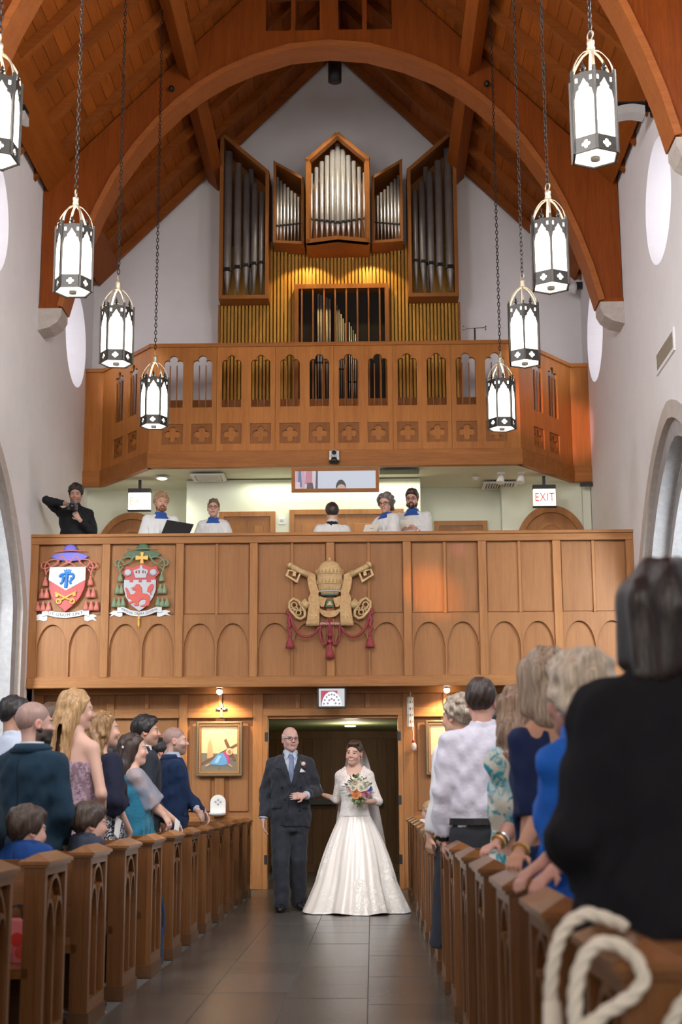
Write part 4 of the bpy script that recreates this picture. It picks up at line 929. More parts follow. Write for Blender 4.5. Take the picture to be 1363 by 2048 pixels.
def banner(par, mp, pts_top, pts_bot, ends, txt, size, y):
    top = [mp(*p) for p in pts_top]; bot = [mp(*p) for p in pts_bot]
    MB().plate(top + bot[::-1], [], .015, (0, y - .03, 0)).build('ribbon', ARMW, par)
    for e in ends: MB().plate([mp(*p) for p in e], [], .012, (0, y - .012, 0)).build('ribbon_end', ARMW, par)
    cxs = np.array([(a[0] + b[0]) / 2 for a, b in zip(top, bot)]); czs = np.array([(a[1] + b[1]) / 2 for a, b in zip(top, bot)]); o_ = np.argsort(cxs); x0, x1 = top[0][0], top[-1][0]
    ms = [text_mesh(w_, size, INK, .001, 1.2) for w_ in txt.split()]; vs = [np.array([v.co[:] for v in me.vertices]) for me in ms]
    wd = [v[:, 0].max() - v[:, 0].min() for v in vs]; gap = size * .62; tot = sum(wd) + gap * (len(wd) - 1); k = min(1.0, .80 * (x1 - x0) / tot); X0 = (x0 + x1) / 2 - tot * k / 2
    for me, v, w_ in zip(ms, vs, wd):
        X = (v[:, 0] - v[:, 0].min()) * k + X0; Z = v[:, 1] + np.interp(X, cxs[o_], czs[o_])
        for q, a, b, c in zip(me.vertices, X, v[:, 2], Z): q.co = (a, y - .032 - abs(b), c)
        obj('motto_word', me, par); X0 += (w_ + gap) * k
def galero(t, mp, mh, mhd, mc, mtas, y, tas, band):
    P = relief('', mp)
    dome = MB(); c = mp(*band['dome_c']); r = band['dome_r']
    dome.lathe([(r, 0), (r * .97, r * .35), (r * .75, r * .72), (r * .4, r * .93), (.001, r)], 18, (c[0], y - .005, c[1]), 1, .5); dome.build('hat_crown', mhd, t, True)
    MB().plate(P(band['brim']), [], .035, (0, y - .035, 0)).build('hat_brim', mh, t, bevel=.012)
    MB().tube([(p[0], y - .045, p[1]) for p in P(band['cord'])], .008, 6).build('hat_cord', mc, t, True)
    for q in band['ropes']: rope(t, P(q), .0095, mc, 'cord', y - .03)
    for (a, b) in tas:
        x, z = mp(a, b); tassel(t, x, z, .125, .075, mtas, y - .02)
# ---- first shield: white and red, crowned blue monogram, gold keys
S1 = 150 / 1363 * .00611
def m1(x, y): return (-3.695 + (60 + x / 9.087 - 60) * .00611, 4.288 - (1070 + y / 9.087 - 1065) * .00609)
t = empty('coat_of_arms', (0, YF - .0, 0)); tag(t, 'carved coat of arms with violet hat and red and white shield', 'coat of arms')
PP = lambda pts: [m1(*p) for p in pts]
brim = [(370, 365), (430, 320), (560, 295), (700, 285), (850, 292), (980, 325), (1050, 365), (1000, 405), (880, 440), (710, 455), (540, 435), (420, 400)]
L_ropes = [[(555, 350), (500, 470), (430, 530), (350, 570)], [(490, 500), (495, 440), (420, 420), (320, 450), (260, 540), (270, 620), (290, 700)], [(360, 545), (290, 470), (210, 490), (195, 560), (250, 590), (330, 570)], [(350, 600), (300, 650), (285, 710)]]
R_ropes = [[(1400 - a, b) for a, b in q] for q in L_ropes]
mid = [[(560, 345), (620, 420), (690, 470), (750, 440), (720, 420), (650, 440), (660, 480), (740, 490), (840, 550)], [(830, 350), (770, 420), (700, 470), (640, 500), (540, 550)]]
tas1 = [(275, 725), (215, 950), (305, 950), (150, 1185), (248, 1185), (348, 1185)]; tas1 += [(1375 - a, b - 5) for a, b in tas1]
galero(t, m1, ARMV, ARMV, ARMC, ARMC, -.0, tas1, dict(dome_c=(710, 265), dome_r=.088, brim=brim, cord=[(440, 272), (560, 268), (710, 262), (850, 266), (985, 270)], ropes=L_ropes + R_ropes + mid))
sh = [(355, 562), (1018, 562), (1018, 820), (1000, 960), (930, 1120), (830, 1250), (660, 1390), (500, 1250), (400, 1110), (352, 950), (345, 800)]
MB().plate(PP(sh), [], .05, (0, -.045, 0)).build('shield_red', ARMR, t, bevel=.008)
MB().plate(PP([(357, 564), (1016, 564), (1016, 805), (665, 995), (347, 805)]), [], .008, (0, -.052, 0)).build('shield_white', ARMW, t)
MB().plate(PP([(615, 610), (650, 630), (665, 595), (690, 625), (715, 595), (730, 630), (762, 610), (735, 690), (640, 690)]), [], .012, (0, -.062, 0)).build('crown', ARMB, t, bevel=.003)
for q, r in (([(540, 750), (590, 705), (680, 695), (780, 700), (800, 760), (740, 790)], .016), ([(560, 880), (600, 840), (610, 760), (590, 730)], .016), ([(680, 690), (675, 800), (665, 950)], .022), ([(760, 880), (740, 840), (770, 800), (800, 770)], .014), ([(635, 760), (600, 800), (620, 740)], .012)):
    rope(t, PP(q), r, ARMB, 'monogram_stroke', -.062)
for q in (((470, 1035), (790, 1200)), ((860, 1020), (545, 1200))):
    k = MB().tube([(*[m1(*q[0])[0], -.058, m1(*q[0])[1]],), (m1(*q[1])[0], -.058, m1(*q[1])[1])], .013, 7)
    c = m1(*q[1]); k.tube([(c[0] + .028 * math.cos(a), -.058, c[1] + .028 * math.sin(a)) for a in np.linspace(0, 2 * PI, 14, endpoint=False)], .010, 6, True)
    b = m1(*q[0]); d = 1 if q[0][0] < 600 else -1
    k.box(min(b[0] + d * .005, b[0] + d * .045), max(b[0] + d * .005, b[0] + d * .045), -.066, -.05, b[1] - .06, b[1] - .015); k.build('key', ARMG, t, True)
def rib_end(x0, x1, ya, yb, s):
    return [(x0, ya), (x0 + s * 40, ya + 10), (x1 + s * 20, ya - 10), (x1 - s * 10, ya + 35), (x1 - s * 40, ya + 50), (x1, yb), (x0 + s * 10, yb - 10), (x0 - s * 20, yb)]
top = [(235, 1360), (330, 1348), (480, 1390), (660, 1400), (840, 1390), (1000, 1345), (1095, 1358)]; bot = [(240, 1470), (330, 1445), (480, 1485), (660, 1500), (840, 1480), (1000, 1445), (1095, 1470)]
ends = [[(330, 1450), (330, 1530), (280, 1555), (180, 1530), (105, 1555), (150, 1490), (90, 1490), (160, 1425), (250, 1420)], [(1005, 1450), (1010, 1540), (1060, 1560), (1150, 1530), (1235, 1560), (1180, 1490), (1240, 1470), (1170, 1430), (1090, 1440)]]
banner(t, m1, top, bot, ends, 'UT  UNUM  SINT', .052, -.0)
# ---- second shield: red and silver with crown and rampant beast
def m2(x, y): return (-3.695 + (210 + x / 9.087 - 60) * .00611, 4.288 - (1070 + y / 9.087 - 1065) * .00609)
t = empty('coat_of_arms', (0, YF - .0, 0)); tag(t, 'carved coat of arms with green hat, gold cross and red beast shield', 'coat of arms')
PP = lambda pts: [m2(*p) for p in pts]
brim = [(340, 330), (430, 285), (560, 268), (690, 262), (830, 270), (950, 295), (1025, 340), (960, 385), (860, 400), (690, 420), (520, 405), (400, 385)]
sft = lambda q, dx, dy: [(a + dx, b + dy) for a, b in q]
L2 = [sft(q, -10, -35) for q in L_ropes]; R2 = [[(1340 - a, b) for a, b in q] for q in L2]
tas2 = [(285, 655), (232, 880), (308, 880), (180, 1125), (265, 1125), (345, 1115)]; tas2 += [(1325 - a, b) for a, b in tas2]
galero(t, m2, ARMGR, ARMGR, ARMGL, ARMGL, -.0, tas2, dict(dome_c=(685, 245), dome_r=.082, brim=brim, cord=[(410, 245), (560, 245), (690, 238), (820, 242), (955, 248)], ropes=L2 + R2))
MB().plate(PP([(645, 300), (715, 300), (700, 375), (790, 360), (790, 450), (700, 435), (715, 510), (640, 510), (660, 435), (560, 450), (560, 360), (660, 375)]), [], .02, (0, -.055, 0)).build('gold_cross', ARMG, t, bevel=.005)
MB().plate(PP([(385, 555), (500, 580), (600, 545), (660, 520), (740, 530), (830, 575), (950, 555), (970, 620), (1010, 690), (930, 770), (945, 830), (945, 1000), (890, 1150), (800, 1290), (650, 1390), (500, 1280), (400, 1130), (360, 980), (360, 810), (385, 770), (320, 690), (365, 620)]), [], .05, (0, -.045, 0)).build('shield_red', ARMR, t, bevel=.006)
MB().plate(PP([(362, 815), (460, 815), (460, 860), (530, 860), (530, 815), (628, 815), (628, 862), (692, 862), (692, 815), (772, 815), (772, 860), (855, 860), (855, 815), (944, 815), (943, 1000), (888, 1148), (798, 1288), (650, 1386), (502, 1278), (402, 1128), (362, 980)]), [], .01, (0, -.053, 0)).build('shield_silver', ARMGY, t)
for x in (430, 893): 
    c = m2(x, 680); MB().lathe([(.046, 0), (.042, .014), (.02, .022), (0, .024)], 16).build('roundel', ARMGY, t, True, (c[0], -.046, c[1]), (R(90), 0, 0))
MB().plate(PP([(570, 780), (540, 690), (525, 640), (560, 625), (600, 610), (640, 605), (650, 560), (668, 530), (690, 560), (700, 605), (740, 612), (780, 625), (800, 665), (770, 720), (765, 780)]), [PP([(560, 680), (590, 640), (610, 700)]), PP([(620, 640), (650, 640), (645, 700), (625, 700)]), PP([(690, 640), (720, 640), (715, 700), (695, 700)]), PP([(735, 650), (765, 680), (740, 705)])], .02, (0, -.06, 0)).build('crown', ARMGY, t, bevel=.003)
BEAST = M_('beast_red', (.60, .09, .06))
for q in ([(480, 965), (560, 940), (590, 890), (650, 900), (690, 960), (700, 1060), (790, 1075), (840, 1110), (850, 1200), (830, 1290), (760, 1310), (690, 1310), (660, 1300), (760, 1260), (770, 1180), (690, 1170), (640, 1230), (650, 1290), (580, 1300), (550, 1280), (580, 1220), (470, 1260), (450, 1240), (520, 1190), (430, 1140), (410, 1040), (385, 970), (410, 950), (450, 1010), (480, 1090), (560, 1070), (590, 1020), (500, 1000), (550, 985)],
          [(850, 1090), (845, 1050), (790, 1030), (800, 960), (850, 900), (890, 890), (905, 940), (890, 1000), (860, 1050), (870, 1100)]):
    MB().plate(PP(q), [], .018, (0, -.068, 0)).build('beast', BEAST, t, bevel=.004)
top = [(245, 1305), (350, 1300), (480, 1365), (640, 1395), (800, 1370), (960, 1305), (1055, 1310)]; bot = [(245, 1405), (350, 1400), (480, 1462), (640, 1485), (800, 1462), (960, 1400), (1055, 1410)]
ends = [[(335, 1400), (335, 1470), (290, 1490), (180, 1450), (100, 1485), (150, 1430), (95, 1420), (170, 1370), (250, 1375)], [(965, 1400), (970, 1480), (1020, 1490), (1110, 1450), (1215, 1470), (1150, 1420), (1215, 1390), (1130, 1365), (1050, 1370)]]
banner(t, m2, top, bot, ends, 'MAGNA OPERA DOMINI', .047, 0)
c = m2(640, 1480); MB().lathe([(.004, -.145), (.016, -.10), (.014, -.03), (.026, -.022), (.012, -.01), (.014, .03)], 10, (c[0], -.02, c[1])).build('staff', ARMG, t, True)
# ---- central carving: triple crown, crossed keys, red cords
def m3(x, y): return (-3.695 + (560 + x / 6.815 - 60) * .00611 + .005, 4.288 - (1105 + y / 6.815 - 1065) * .00609)
K3 = .00610 / 6.815
t = empty('tiara_carving', (0, BY - .03, 0)); tag(t, 'large gilded carving of a triple crown over crossed keys with red tassels', 'carving')
GLD = mat('pale_gilt', (.62, .42, .20), .5, .15, var=.22, vs=25, bump=.5, bs=70); GLD2 = mat('warm_gilt', (.55, .33, .14), .5, .15, var=.25, vs=30, bump=.5, bs=80); GRN = mat('carved_teal', (.03, .16, .15), .5); CRIM = mat('crimson_cord', (.30, .035, .045), .6, var=.35, vs=60)
PP = lambda pts: [m3(*p) for p in pts]
c = m3(690, 600); k = K3
crown = MB().lathe([(k * 118, 0), (k * 125, k * 30), (k * 150, k * 60), (k * 168, k * 130), (k * 178, k * 140), (k * 170, k * 165), (k * 176, k * 270), (k * 186, k * 280), (k * 178, k * 300), (k * 172, k * 345), (k * 150, k * 375), (k * 120, k * 430), (k * 60, k * 465), (k * 18, k * 475), (k * 18, k * 485), (k * 24, k * 500), (k * 2, k * 520)], 24, (c[0], -.02, c[1]), 1, .45)
cro = crown.build('crown_body', GLD, t, True)
for zz, rr in ((45, 145), (150, 178), (290, 184)):
    for a in np.linspace(-PI * .97, -.03 * PI, 11):
        x, y = rr * k * math.cos(a), rr * k * .47 * math.sin(a)
        MB().lathe([(k * 5, 0), (k * 16, k * 22), (k * 5, k * 38), (k * 9, k * 48), (k * 1, k * 60)], 6).build('fleuron', GLD2, cro, True, (c[0] + x, -.02 + y, c[1] + zz * k))
    MB().tube([(c[0] + (rr + 3) * k * math.cos(a), -.02 + (rr + 3) * k * .47 * math.sin(a), c[1] + zz * k) for a in np.linspace(-PI, 0, 17)], k * 9, 6).build('crown_band', ARMGY if zz == 45 else GLD, cro, True)
MB().lathe([(k * 116, 0), (k * 100, -k * 18), (k * 10, -k * 20)], 20, (c[0], -.02, c[1] + k * 2), 1, .45).build('crown_lining', GRN, t, True)
for s in (-1, 1):
    S = lambda pts: PP([(690 + s * (a - 690), b) for a, b in pts])
    MB().plate(S([(385, 262), (500, 325), (505, 420), (545, 560), (540, 590), (430, 585), (405, 520), (385, 400)]), [], .035, (0, -.035, 0)).build('lappet_upper', GLD2, t, bevel=.006)
    MB().plate(S([(460, 565), (530, 570), (545, 640), (555, 780), (545, 1030), (370, 1030), (400, 760), (400, 640), (425, 590)]), [], .04, (0, -.06, 0)).build('lappet', GLD2, t, bevel=.006)
    MB().plate(S([(465, 840), (485, 840), (485, 870), (520, 870), (520, 895), (485, 895), (485, 925), (465, 925), (465, 895), (430, 895), (430, 870), (465, 870)]), [], .008, (0, -.066, 0)).build('lappet_cross', GLD, t)
    fr = MB()
    for j in range(12):
        a = S([(375 + j * 14.5, 965)])[0]; fr.lathe([(.007, -.055), (.005, -.02), (.001, 0)], 5, (a[0], -.062, a[1]))
    fr.build('fringe', GLD, t, True)
    # key: shaft end and ward above, openwork bow below
    a, b = S([(400, 330)])[0], S([(160, 200)])[0]
    MB().tube([(a[0], -.03, a[1]), ((a[0] + b[0]) / 2, -.03, (a[1] + b[1]) / 2), (b[0], -.03, b[1])], [k * 46, k * 40, k * 44], 8).build('key_shaft', GLD, t, True)
    c1 = S([(150, 190)])[0]; MB().lathe([(k * 50, -k * 20), (k * 52, 0), (k * 30, k * 30), (0, k * 40)], 10).build('key_tip', GLD, t, True, (c1[0], -.03, c1[1]), (0, R(-s * 60) if False else R(s * -55), 0))
    MB().plate(S([(120, 245), (310, 285), (250, 440), (85, 335)]), [S([(140, 268), (275, 300), (235, 395), (125, 330)])], .03, (0, -.04, 0)).build('key_ward', GLD, t, bevel=.005)
    MB().plate(S([(195, 270), (235, 280), (225, 345), (180, 335)]), [], .025, (0, -.036, 0)).build('ward_cross', GLD, t)
    bw = MB(); ov = S([(200, 650), (260, 680), (300, 740), (350, 820), (355, 890), (300, 930), (240, 910), (190, 850), (140, 790), (140, 700)])
    bw.tube([(p[0], -.03, p[1]) for p in ov], k * 22, 7, True)
    for (cx, cy, r) in ((205, 740, 38), (265, 845, 34), (310, 790, 22), (185, 810, 22), (235, 790, 20)):
        q = S([(cx, cy)])[0]; bw.tube([(q[0] + r * k * math.cos(a_), -.03, q[1] + r * k * math.sin(a_)) for a_ in np.linspace(0, 2 * PI, 12, endpoint=False)], k * 11, 6, True)
    bw.build('key_bow', GLD, t, True)
    a, b = S([(320, 690)])[0], S([(400, 770)])[0]; MB().tube([(a[0], -.03, a[1]), (b[0], -.03, b[1])], [k * 60, k * 52], 8).build('key_collar', GLD, t, True)
    rope(t, S([(150, 860), (190, 1010), (270, 1130), (380, 1175), (480, 1130), (540, 1040)]), k * 17, CRIM, 'cord', -.03)
    rope(t, S([(130, 790), (115, 850), (150, 880), (130, 960), (150, 1010), (120, 1060), (150, 1110), (145, 1170)]), k * 20, CRIM, 'cord', -.035)
    q = S([(150, 1150)])[0]; tassel(t, q[0], q[1], k * 175, k * 120, CRIM, -.03)
    rope(t, S([(560, 1020), (555, 1150), (580, 1260), (640, 1270), (660, 1150), (670, 1040)]), k * 15, CRIM, 'cord', -.03)
    for j in range(5):
        q = S([(570 + j * 24, 1000)])[0]; MB().lathe([(.001, -k * 24), (k * 20, 0), (.001, k * 24)], 7, (q[0], -.05, q[1]), 1, 1).build('cord_knot', mat('pink_cord', (.60, .28, .28), .6), t, True)
MB().plate(PP([(655, 660), (725, 660), (745, 770), (630, 770)]), [], .02, (0, -.04, 0)).build('bell_plate', ARMGR, t); MB().plate(PP([(680, 690), (700, 690), (730, 745), (650, 745)]), [], .008, (0, -.048, 0)).build('bell_emblem', GLD, t)
for s in (-1, 1): MB().plate(PP([(690 + s * a, b) for a, b in ((40, 650), (140, 620), (165, 690), (120, 770), (80, 770))]), [], .02, (0, -.05, 0)).build('ribbon_fold', GLD2, t, bevel=.004)
arc_o = [(690 + 150 * math.cos(a), 780 + 135 * math.sin(a)) for a in np.linspace(.1, PI - .1, 15)]; arc_i = [(690 + 135 * math.cos(a), 770 + 55 * math.sin(a)) for a in np.linspace(PI - .1, .1, 15)]
MB().plate(PP(arc_o + arc_i), [], .025, (0, -.045, 0)).build('collar_arc', GLD2, t, bevel=.004)
q = m3(690, 1060); MB().tube([(q[0], -.04, q[1] + k * 140), (q[0], -.04, q[1] - k * 120)], k * 22, 8).build('hanging_cord', CRIM, t, True)
for dz in (90, 180): MB().lathe([(.001, -k * 42), (k * 40, 0), (.001, k * 42)], 9, (q[0], -.05, q[1] - k * dz)).build('cord_bead', CRIM, t, True)
tassel(t, q[0], q[1] - k * 205, k * 205, k * 125, CRIM, -.04)
# ================================================================ people: signed-distance bodies, meshed with surface nets
class Field:
    def __init__(s, lo, hi, h, fine=()):
        """fine: list of (lo3, hi3, spacing) boxes in which the rectilinear grid is denser"""
        s.ax = []
        for a in range(3):
            x = lo[a]; xs = [x]
            while x < hi[a]:
                st = h
                for (l, u, f_) in fine:
                    if l[a] - f_ <= x <= u[a]: st = min(st, f_)
                x += st; xs.append(x)
            s.ax.append(np.array(xs, dtype=np.float32))
        s.D = np.full([len(a) for a in s.ax], 1.0, dtype=np.float32)
    def block(s, lo, hi):
        sl = []; 
        for a in range(3):
            i0 = max(0, int(np.searchsorted(s.ax[a], lo[a])) - 1); i1 = min(len(s.ax[a]), int(np.searchsorted(s.ax[a], hi[a])) + 1)
            if i1 <= i0: return None, None
            sl.append(slice(i0, i1))
        g = np.meshgrid(s.ax[0][sl[0]], s.ax[1][sl[1]], s.ax[2][sl[2]], indexing='ij', sparse=True)
        return tuple(sl), g
    def add(s, fn, lo, hi, k=.02, op='u'):
        pad = k + .03
        sl, g = s.block([v - pad for v in lo], [v + pad for v in hi])
        if sl is None: return s
        d = fn(*g).astype(np.float32); D = s.D[sl]
        if op == 'u':
            if k <= 0: r = np.minimum(D, d)
            else:
                h_ = np.clip(.5 + .5 * (D - d) / k, 0, 1); r = D * (1 - h_) + d * h_ - k * h_ * (1 - h_)
        else:
            d = -d
            if k <= 0: r = np.maximum(D, d)
            else:
                h_ = np.clip(.5 - .5 * (D - d) / k, 0, 1); r = D * (1 - h_) + d * h_ + k * h_ * (1 - h_)
        s.D[sl] = r; return s
    def cone(s, a, b, ra, rb, k=.02, op='u'):
        a = np.array(a, float); b = np.array(b, float); ab = b - a; L2 = max(1e-9, float(ab @ ab)); m = max(ra, rb)
        def fn(x, y, z):
            px, py, pz = x - a[0], y - a[1], z - a[2]
            t = np.clip((px * ab[0] + py * ab[1] + pz * ab[2]) / L2, 0, 1)
            return np.sqrt((px - ab[0] * t) ** 2 + (py - ab[1] * t) ** 2 + (pz - ab[2] * t) ** 2) - (ra + (rb - ra) * t)
        return s.add(fn, np.minimum(a, b) - m, np.maximum(a, b) + m, k, op)
    def ell(s, c, r, k=.02, op='u', M=None):
        c = np.array(c, float); r = np.array(r, float); m = max(r)
        def fn(x, y, z):
            px, py, pz = x - c[0], y - c[1], z - c[2]
            if M is not None:
                px, py, pz = (M[0][0] * px + M[1][0] * py + M[2][0] * pz, M[0][1] * px + M[1][1] * py + M[2][1] * pz, M[0][2] * px + M[1][2] * py + M[2][2] * pz)
            k0 = np.sqrt((px / r[0]) ** 2 + (py / r[1]) ** 2 + (pz / r[2]) ** 2) + 1e-6
            k1 = np.sqrt((px / r[0] ** 2) ** 2 + (py / r[1] ** 2) ** 2 + (pz / r[2] ** 2) ** 2) + 1e-6
            return k0 * (k0 - 1) / k1
        mm = r if M is None else np.array([m, m, m])
        return s.add(fn, c - mm, c + mm, k, op)
    def loft(s, sec, k=.02, p=2.0, fold=None, op='u'):
        """sec: rows (z, rx, ry, cy[, cx]) bottom to top; elliptical (power p) sections; fold(theta, z) adds to radius"""
        A = np.array([list(r) + [0] * (5 - len(r)) for r in sec], float); z0, z1 = A[0, 0], A[-1, 0]; mx = A[:, 1].max() + .05; my = A[:, 2].max() + .05
        def fn(x, y, z):
            rx = np.interp(z, A[:, 0], A[:, 1]); ry = np.interp(z, A[:, 0], A[:, 2]); cy = np.interp(z, A[:, 0], A[:, 3]); cx = np.interp(z, A[:, 0], A[:, 4])
            px, py = (x - cx), (y - cy)
            if fold is not None:
                fo = fold(np.arctan2(py, px), z); rx = rx + fo; ry = ry + fo
            q = (np.abs(px / rx) ** p + np.abs(py / ry) ** p) ** (1.0 / p)
            d = (q - 1) * np.minimum(rx, ry)
            return np.maximum(d, np.maximum(z0 - z, z - z1))
        return s.add(fn, (A[:, 4].min() - mx, A[:, 3].min() - my, z0), (A[:, 4].max() + mx, A[:, 3].max() + my, z1), k, op)
    def cut(s, fn):
        g = np.meshgrid(*s.ax, indexing='ij', sparse=True); s.D = np.maximum(s.D, fn(*g).astype(np.float32)); return s
    def disp(s, fn):
        g = np.meshgrid(*s.ax, indexing='ij', sparse=True); s.D = s.D + fn(*g).astype(np.float32); return s
    def nets(s):
        D = s.D; ins = D < 0
        n = [d - 1 for d in D.shape]
        c = np.zeros(n, np.int8)
        for i in (0, 1):
            for j in (0, 1):
                for k in (0, 1): c += ins[i:n[0] + i, j:n[1] + j, k:n[2] + k]
        cells = np.argwhere((c > 0) & (c < 8))
        if len(cells) == 0: return np.zeros((0, 3)), np.zeros((0, 4), int)
        idx = np.full(n, -1, np.int32); idx[tuple(cells.T)] = np.arange(len(cells))
        acc = np.zeros((len(cells), 3), np.float32); cnt = np.zeros(len(cells), np.float32)
        I, J, K = cells.T
        cor = [(i, j, k) for i in (0, 1) for j in (0, 1) for k in (0, 1)]; V = {q: D[I + q[0], J + q[1], K + q[2]] for q in cor}
        for a in cor:
            for ax in range(3):
                if a[ax]: continue
                b = list(a); b[ax] = 1; b = tuple(b); va, vb = V[a], V[b]; m = (va < 0) != (vb < 0)
                t = np.where(m, va / np.where(m, va - vb, 1), 0)
                for q in range(3): acc[:, q] += np.where(m, a[q] + (t if q == ax else 0), 0)
                cnt += m
        pos = cells + acc / cnt[:, None]
        out = np.stack([np.interp(pos[:, a], np.arange(len(s.ax[a])), s.ax[a]) for a in range(3)], 1)
        F = []
        for ax in range(3):
            o1, o2 = [(1, 2), (2, 0), (0, 1)][ax]
            sl0 = [slice(None)] * 3; sl1 = [slice(None)] * 3; sl0[ax] = slice(0, D.shape[ax] - 1); sl1[ax] = slice(1, D.shape[ax])
            A, B = ins[tuple(sl0)], ins[tuple(sl1)]
            E = np.argwhere(A != B); E = E[(E[:, o1] > 0) & (E[:, o2] > 0) & (E[:, o1] < D.shape[o1] - 1) & (E[:, o2] < D.shape[o2] - 1)]
            if len(E) == 0: continue
            q = []
            for (d1, d2) in ((1, 1), (0, 1), (0, 0), (1, 0)):
                e = E.copy(); e[:, o1] -= d1; e[:, o2] -= d2; q.append(idx[tuple(e.T)])
            q = np.stack(q, 1); fl = ~A[tuple(E.T)]; q[fl] = q[fl][:, ::-1]; F.append(q)
        F = np.concatenate(F); F = F[(F >= 0).all(1)]
        return out, F
def np_mesh(name, v, f, mat_=None, col=None):
    me = bpy.data.meshes.new(name); me.vertices.add(len(v)); me.vertices.foreach_set('co', np.asarray(v, np.float32).ravel())
    me.loops.add(f.size); me.loops.foreach_set('vertex_index', f.ravel().astype(np.int32)); me.polygons.add(len(f))
    me.polygons.foreach_set('loop_start', np.arange(0, f.size, f.shape[1], dtype=np.int32)); me.polygons.foreach_set('loop_total', np.full(len(f), f.shape[1], np.int32))
    me.polygons.foreach_set('use_smooth', np.ones(len(f), bool)); me.update(calc_edges=True)
    if mat_ is not None: me.materials.append(mat_)
    if col is not None:
        ca = me.color_attributes.new('Col', 'FLOAT_COLOR', 'POINT'); c4 = np.ones((len(v), 4), np.float32); c4[:, :3] = col; ca.data.foreach_set('color', c4.ravel())
    return me
def lap(v, f, it=2, w=.5):
    """light Laplacian smoothing"""
    n = len(v); e = np.concatenate([f[:, [0, 1]], f[:, [1, 2]], f[:, [2, 3]], f[:, [3, 0]]])
    for _ in range(it):
        a = np.zeros_like(v); c = np.zeros(n)
        for q in range(3): a[:, q] = np.bincount(e[:, 0], v[e[:, 1], q], n) + np.bincount(e[:, 1], v[e[:, 0], q], n)
        c = np.bincount(e[:, 0], minlength=n) + np.bincount(e[:, 1], minlength=n)
        v = v * (1 - w) + w * a / np.maximum(c, 1)[:, None]
    return v
def wob(seed, fr, amp):
    r = np.random.default_rng(seed); K = r.normal(0, fr, (5, 3)); ph = r.uniform(0, 6.28, 5)
    return lambda x, y, z: amp * sum(np.sin(K[i, 0] * x + K[i, 1] * y + K[i, 2] * z + ph[i]) for i in range(5)) / 2.2
def rot3(yaw, pitch=0, roll=0):
    cz, sz = math.cos(yaw), math.sin(yaw); cx, sx = math.cos(pitch), math.sin(pitch); cy, sy = math.cos(roll), math.sin(roll)
    Rz = np.array([[cz, -sz, 0], [sz, cz, 0], [0, 0, 1]]); Rx = np.array([[1, 0, 0], [0, cx, -sx], [0, sx, cx]]); Ry = np.array([[cy, 0, sy], [0, 1, 0], [-sy, 0, cy]])
    return Rz @ Rx @ Ry
# ---- the head, in its own frame: face towards -y, chin -.11, crown +.125
class Head:
    def __init__(s, c, M, k): s.c = np.array(c, float); s.M = M; s.k = k
    def w(s, p): return s.c + s.M @ (np.array(p, float) * s.k)
    def loc(s, v): return ((v - s.c) @ s.M) / s.k
    def ell(s, F, c, r, k, op='u'): F.ell(s.w(c), np.array(r) * s.k, k * s.k, op, s.M)
    def cone(s, F, a, b, ra, rb, k, op='u'): F.cone(s.w(a), s.w(b), ra * s.k, rb * s.k, k * s.k, op)
    def build(s, F, fem=False, smile=False, child=False, old=False):
        E, C = s.ell, s.cone; j = .92 if fem else 1.0
        E(F, (0, .016, .036), (.075, .097, .090), .03); E(F, (0, -.026, -.030), (.059 * j, .070, .080), .035)
        C(F, (.047 * j, -.01, -.058), (0, -.066, -.090), .020, .021, .03); C(F, (-.047 * j, -.01, -.058), (0, -.066, -.090), .020, .021, .03)
        if child: E(F, (0, -.03, -.04), (.064, .06, .06), .03)
        C(F, (-.038, -.081, .026), (.038, -.081, .026), .010 if not fem else .007, .010 if not fem else .007, .02)
        for q in (-1, 1):
            E(F, (q * .031, -.101, .007), (.016, .014, .0085), .012, 's'); E(F, (q * .040, -.070, -.030), (.020, .018, .020), .03)
            C(F, (q * .018, -.0905, .0145), (q * .044, -.083, .0135), .0045, .0045, .005); C(F, (q * .02, -.0895, -.004), (q * .042, -.083, -.003), .004, .004, .006)
            E(F, (q * .0775, .012, -.005), (.009, .021, .033), .010); E(F, (q * .084, .008, -.003), (.006, .011, .018), .006, 's')
            E(F, (q * .012, -.098, -.028), (.009, .010, .008), .008)
        C(F, (0, -.092, .012), (0, -.112 if not fem else -.108, -.024), .008, .0125 if not fem else .0105, .014)
        m = .004 if smile else 0
        E(F, (0, -.0935, -.0545), (.023 + m * 2, .0095, .0052), .006); E(F, (0, -.0925, -.0655), (.020 + m * 2, .0095, .0065), .006); C(F, (-.024 - m, -.092, -.0595), (.024 + m, -.092, -.0595), .0030, .0030, .004, 's')
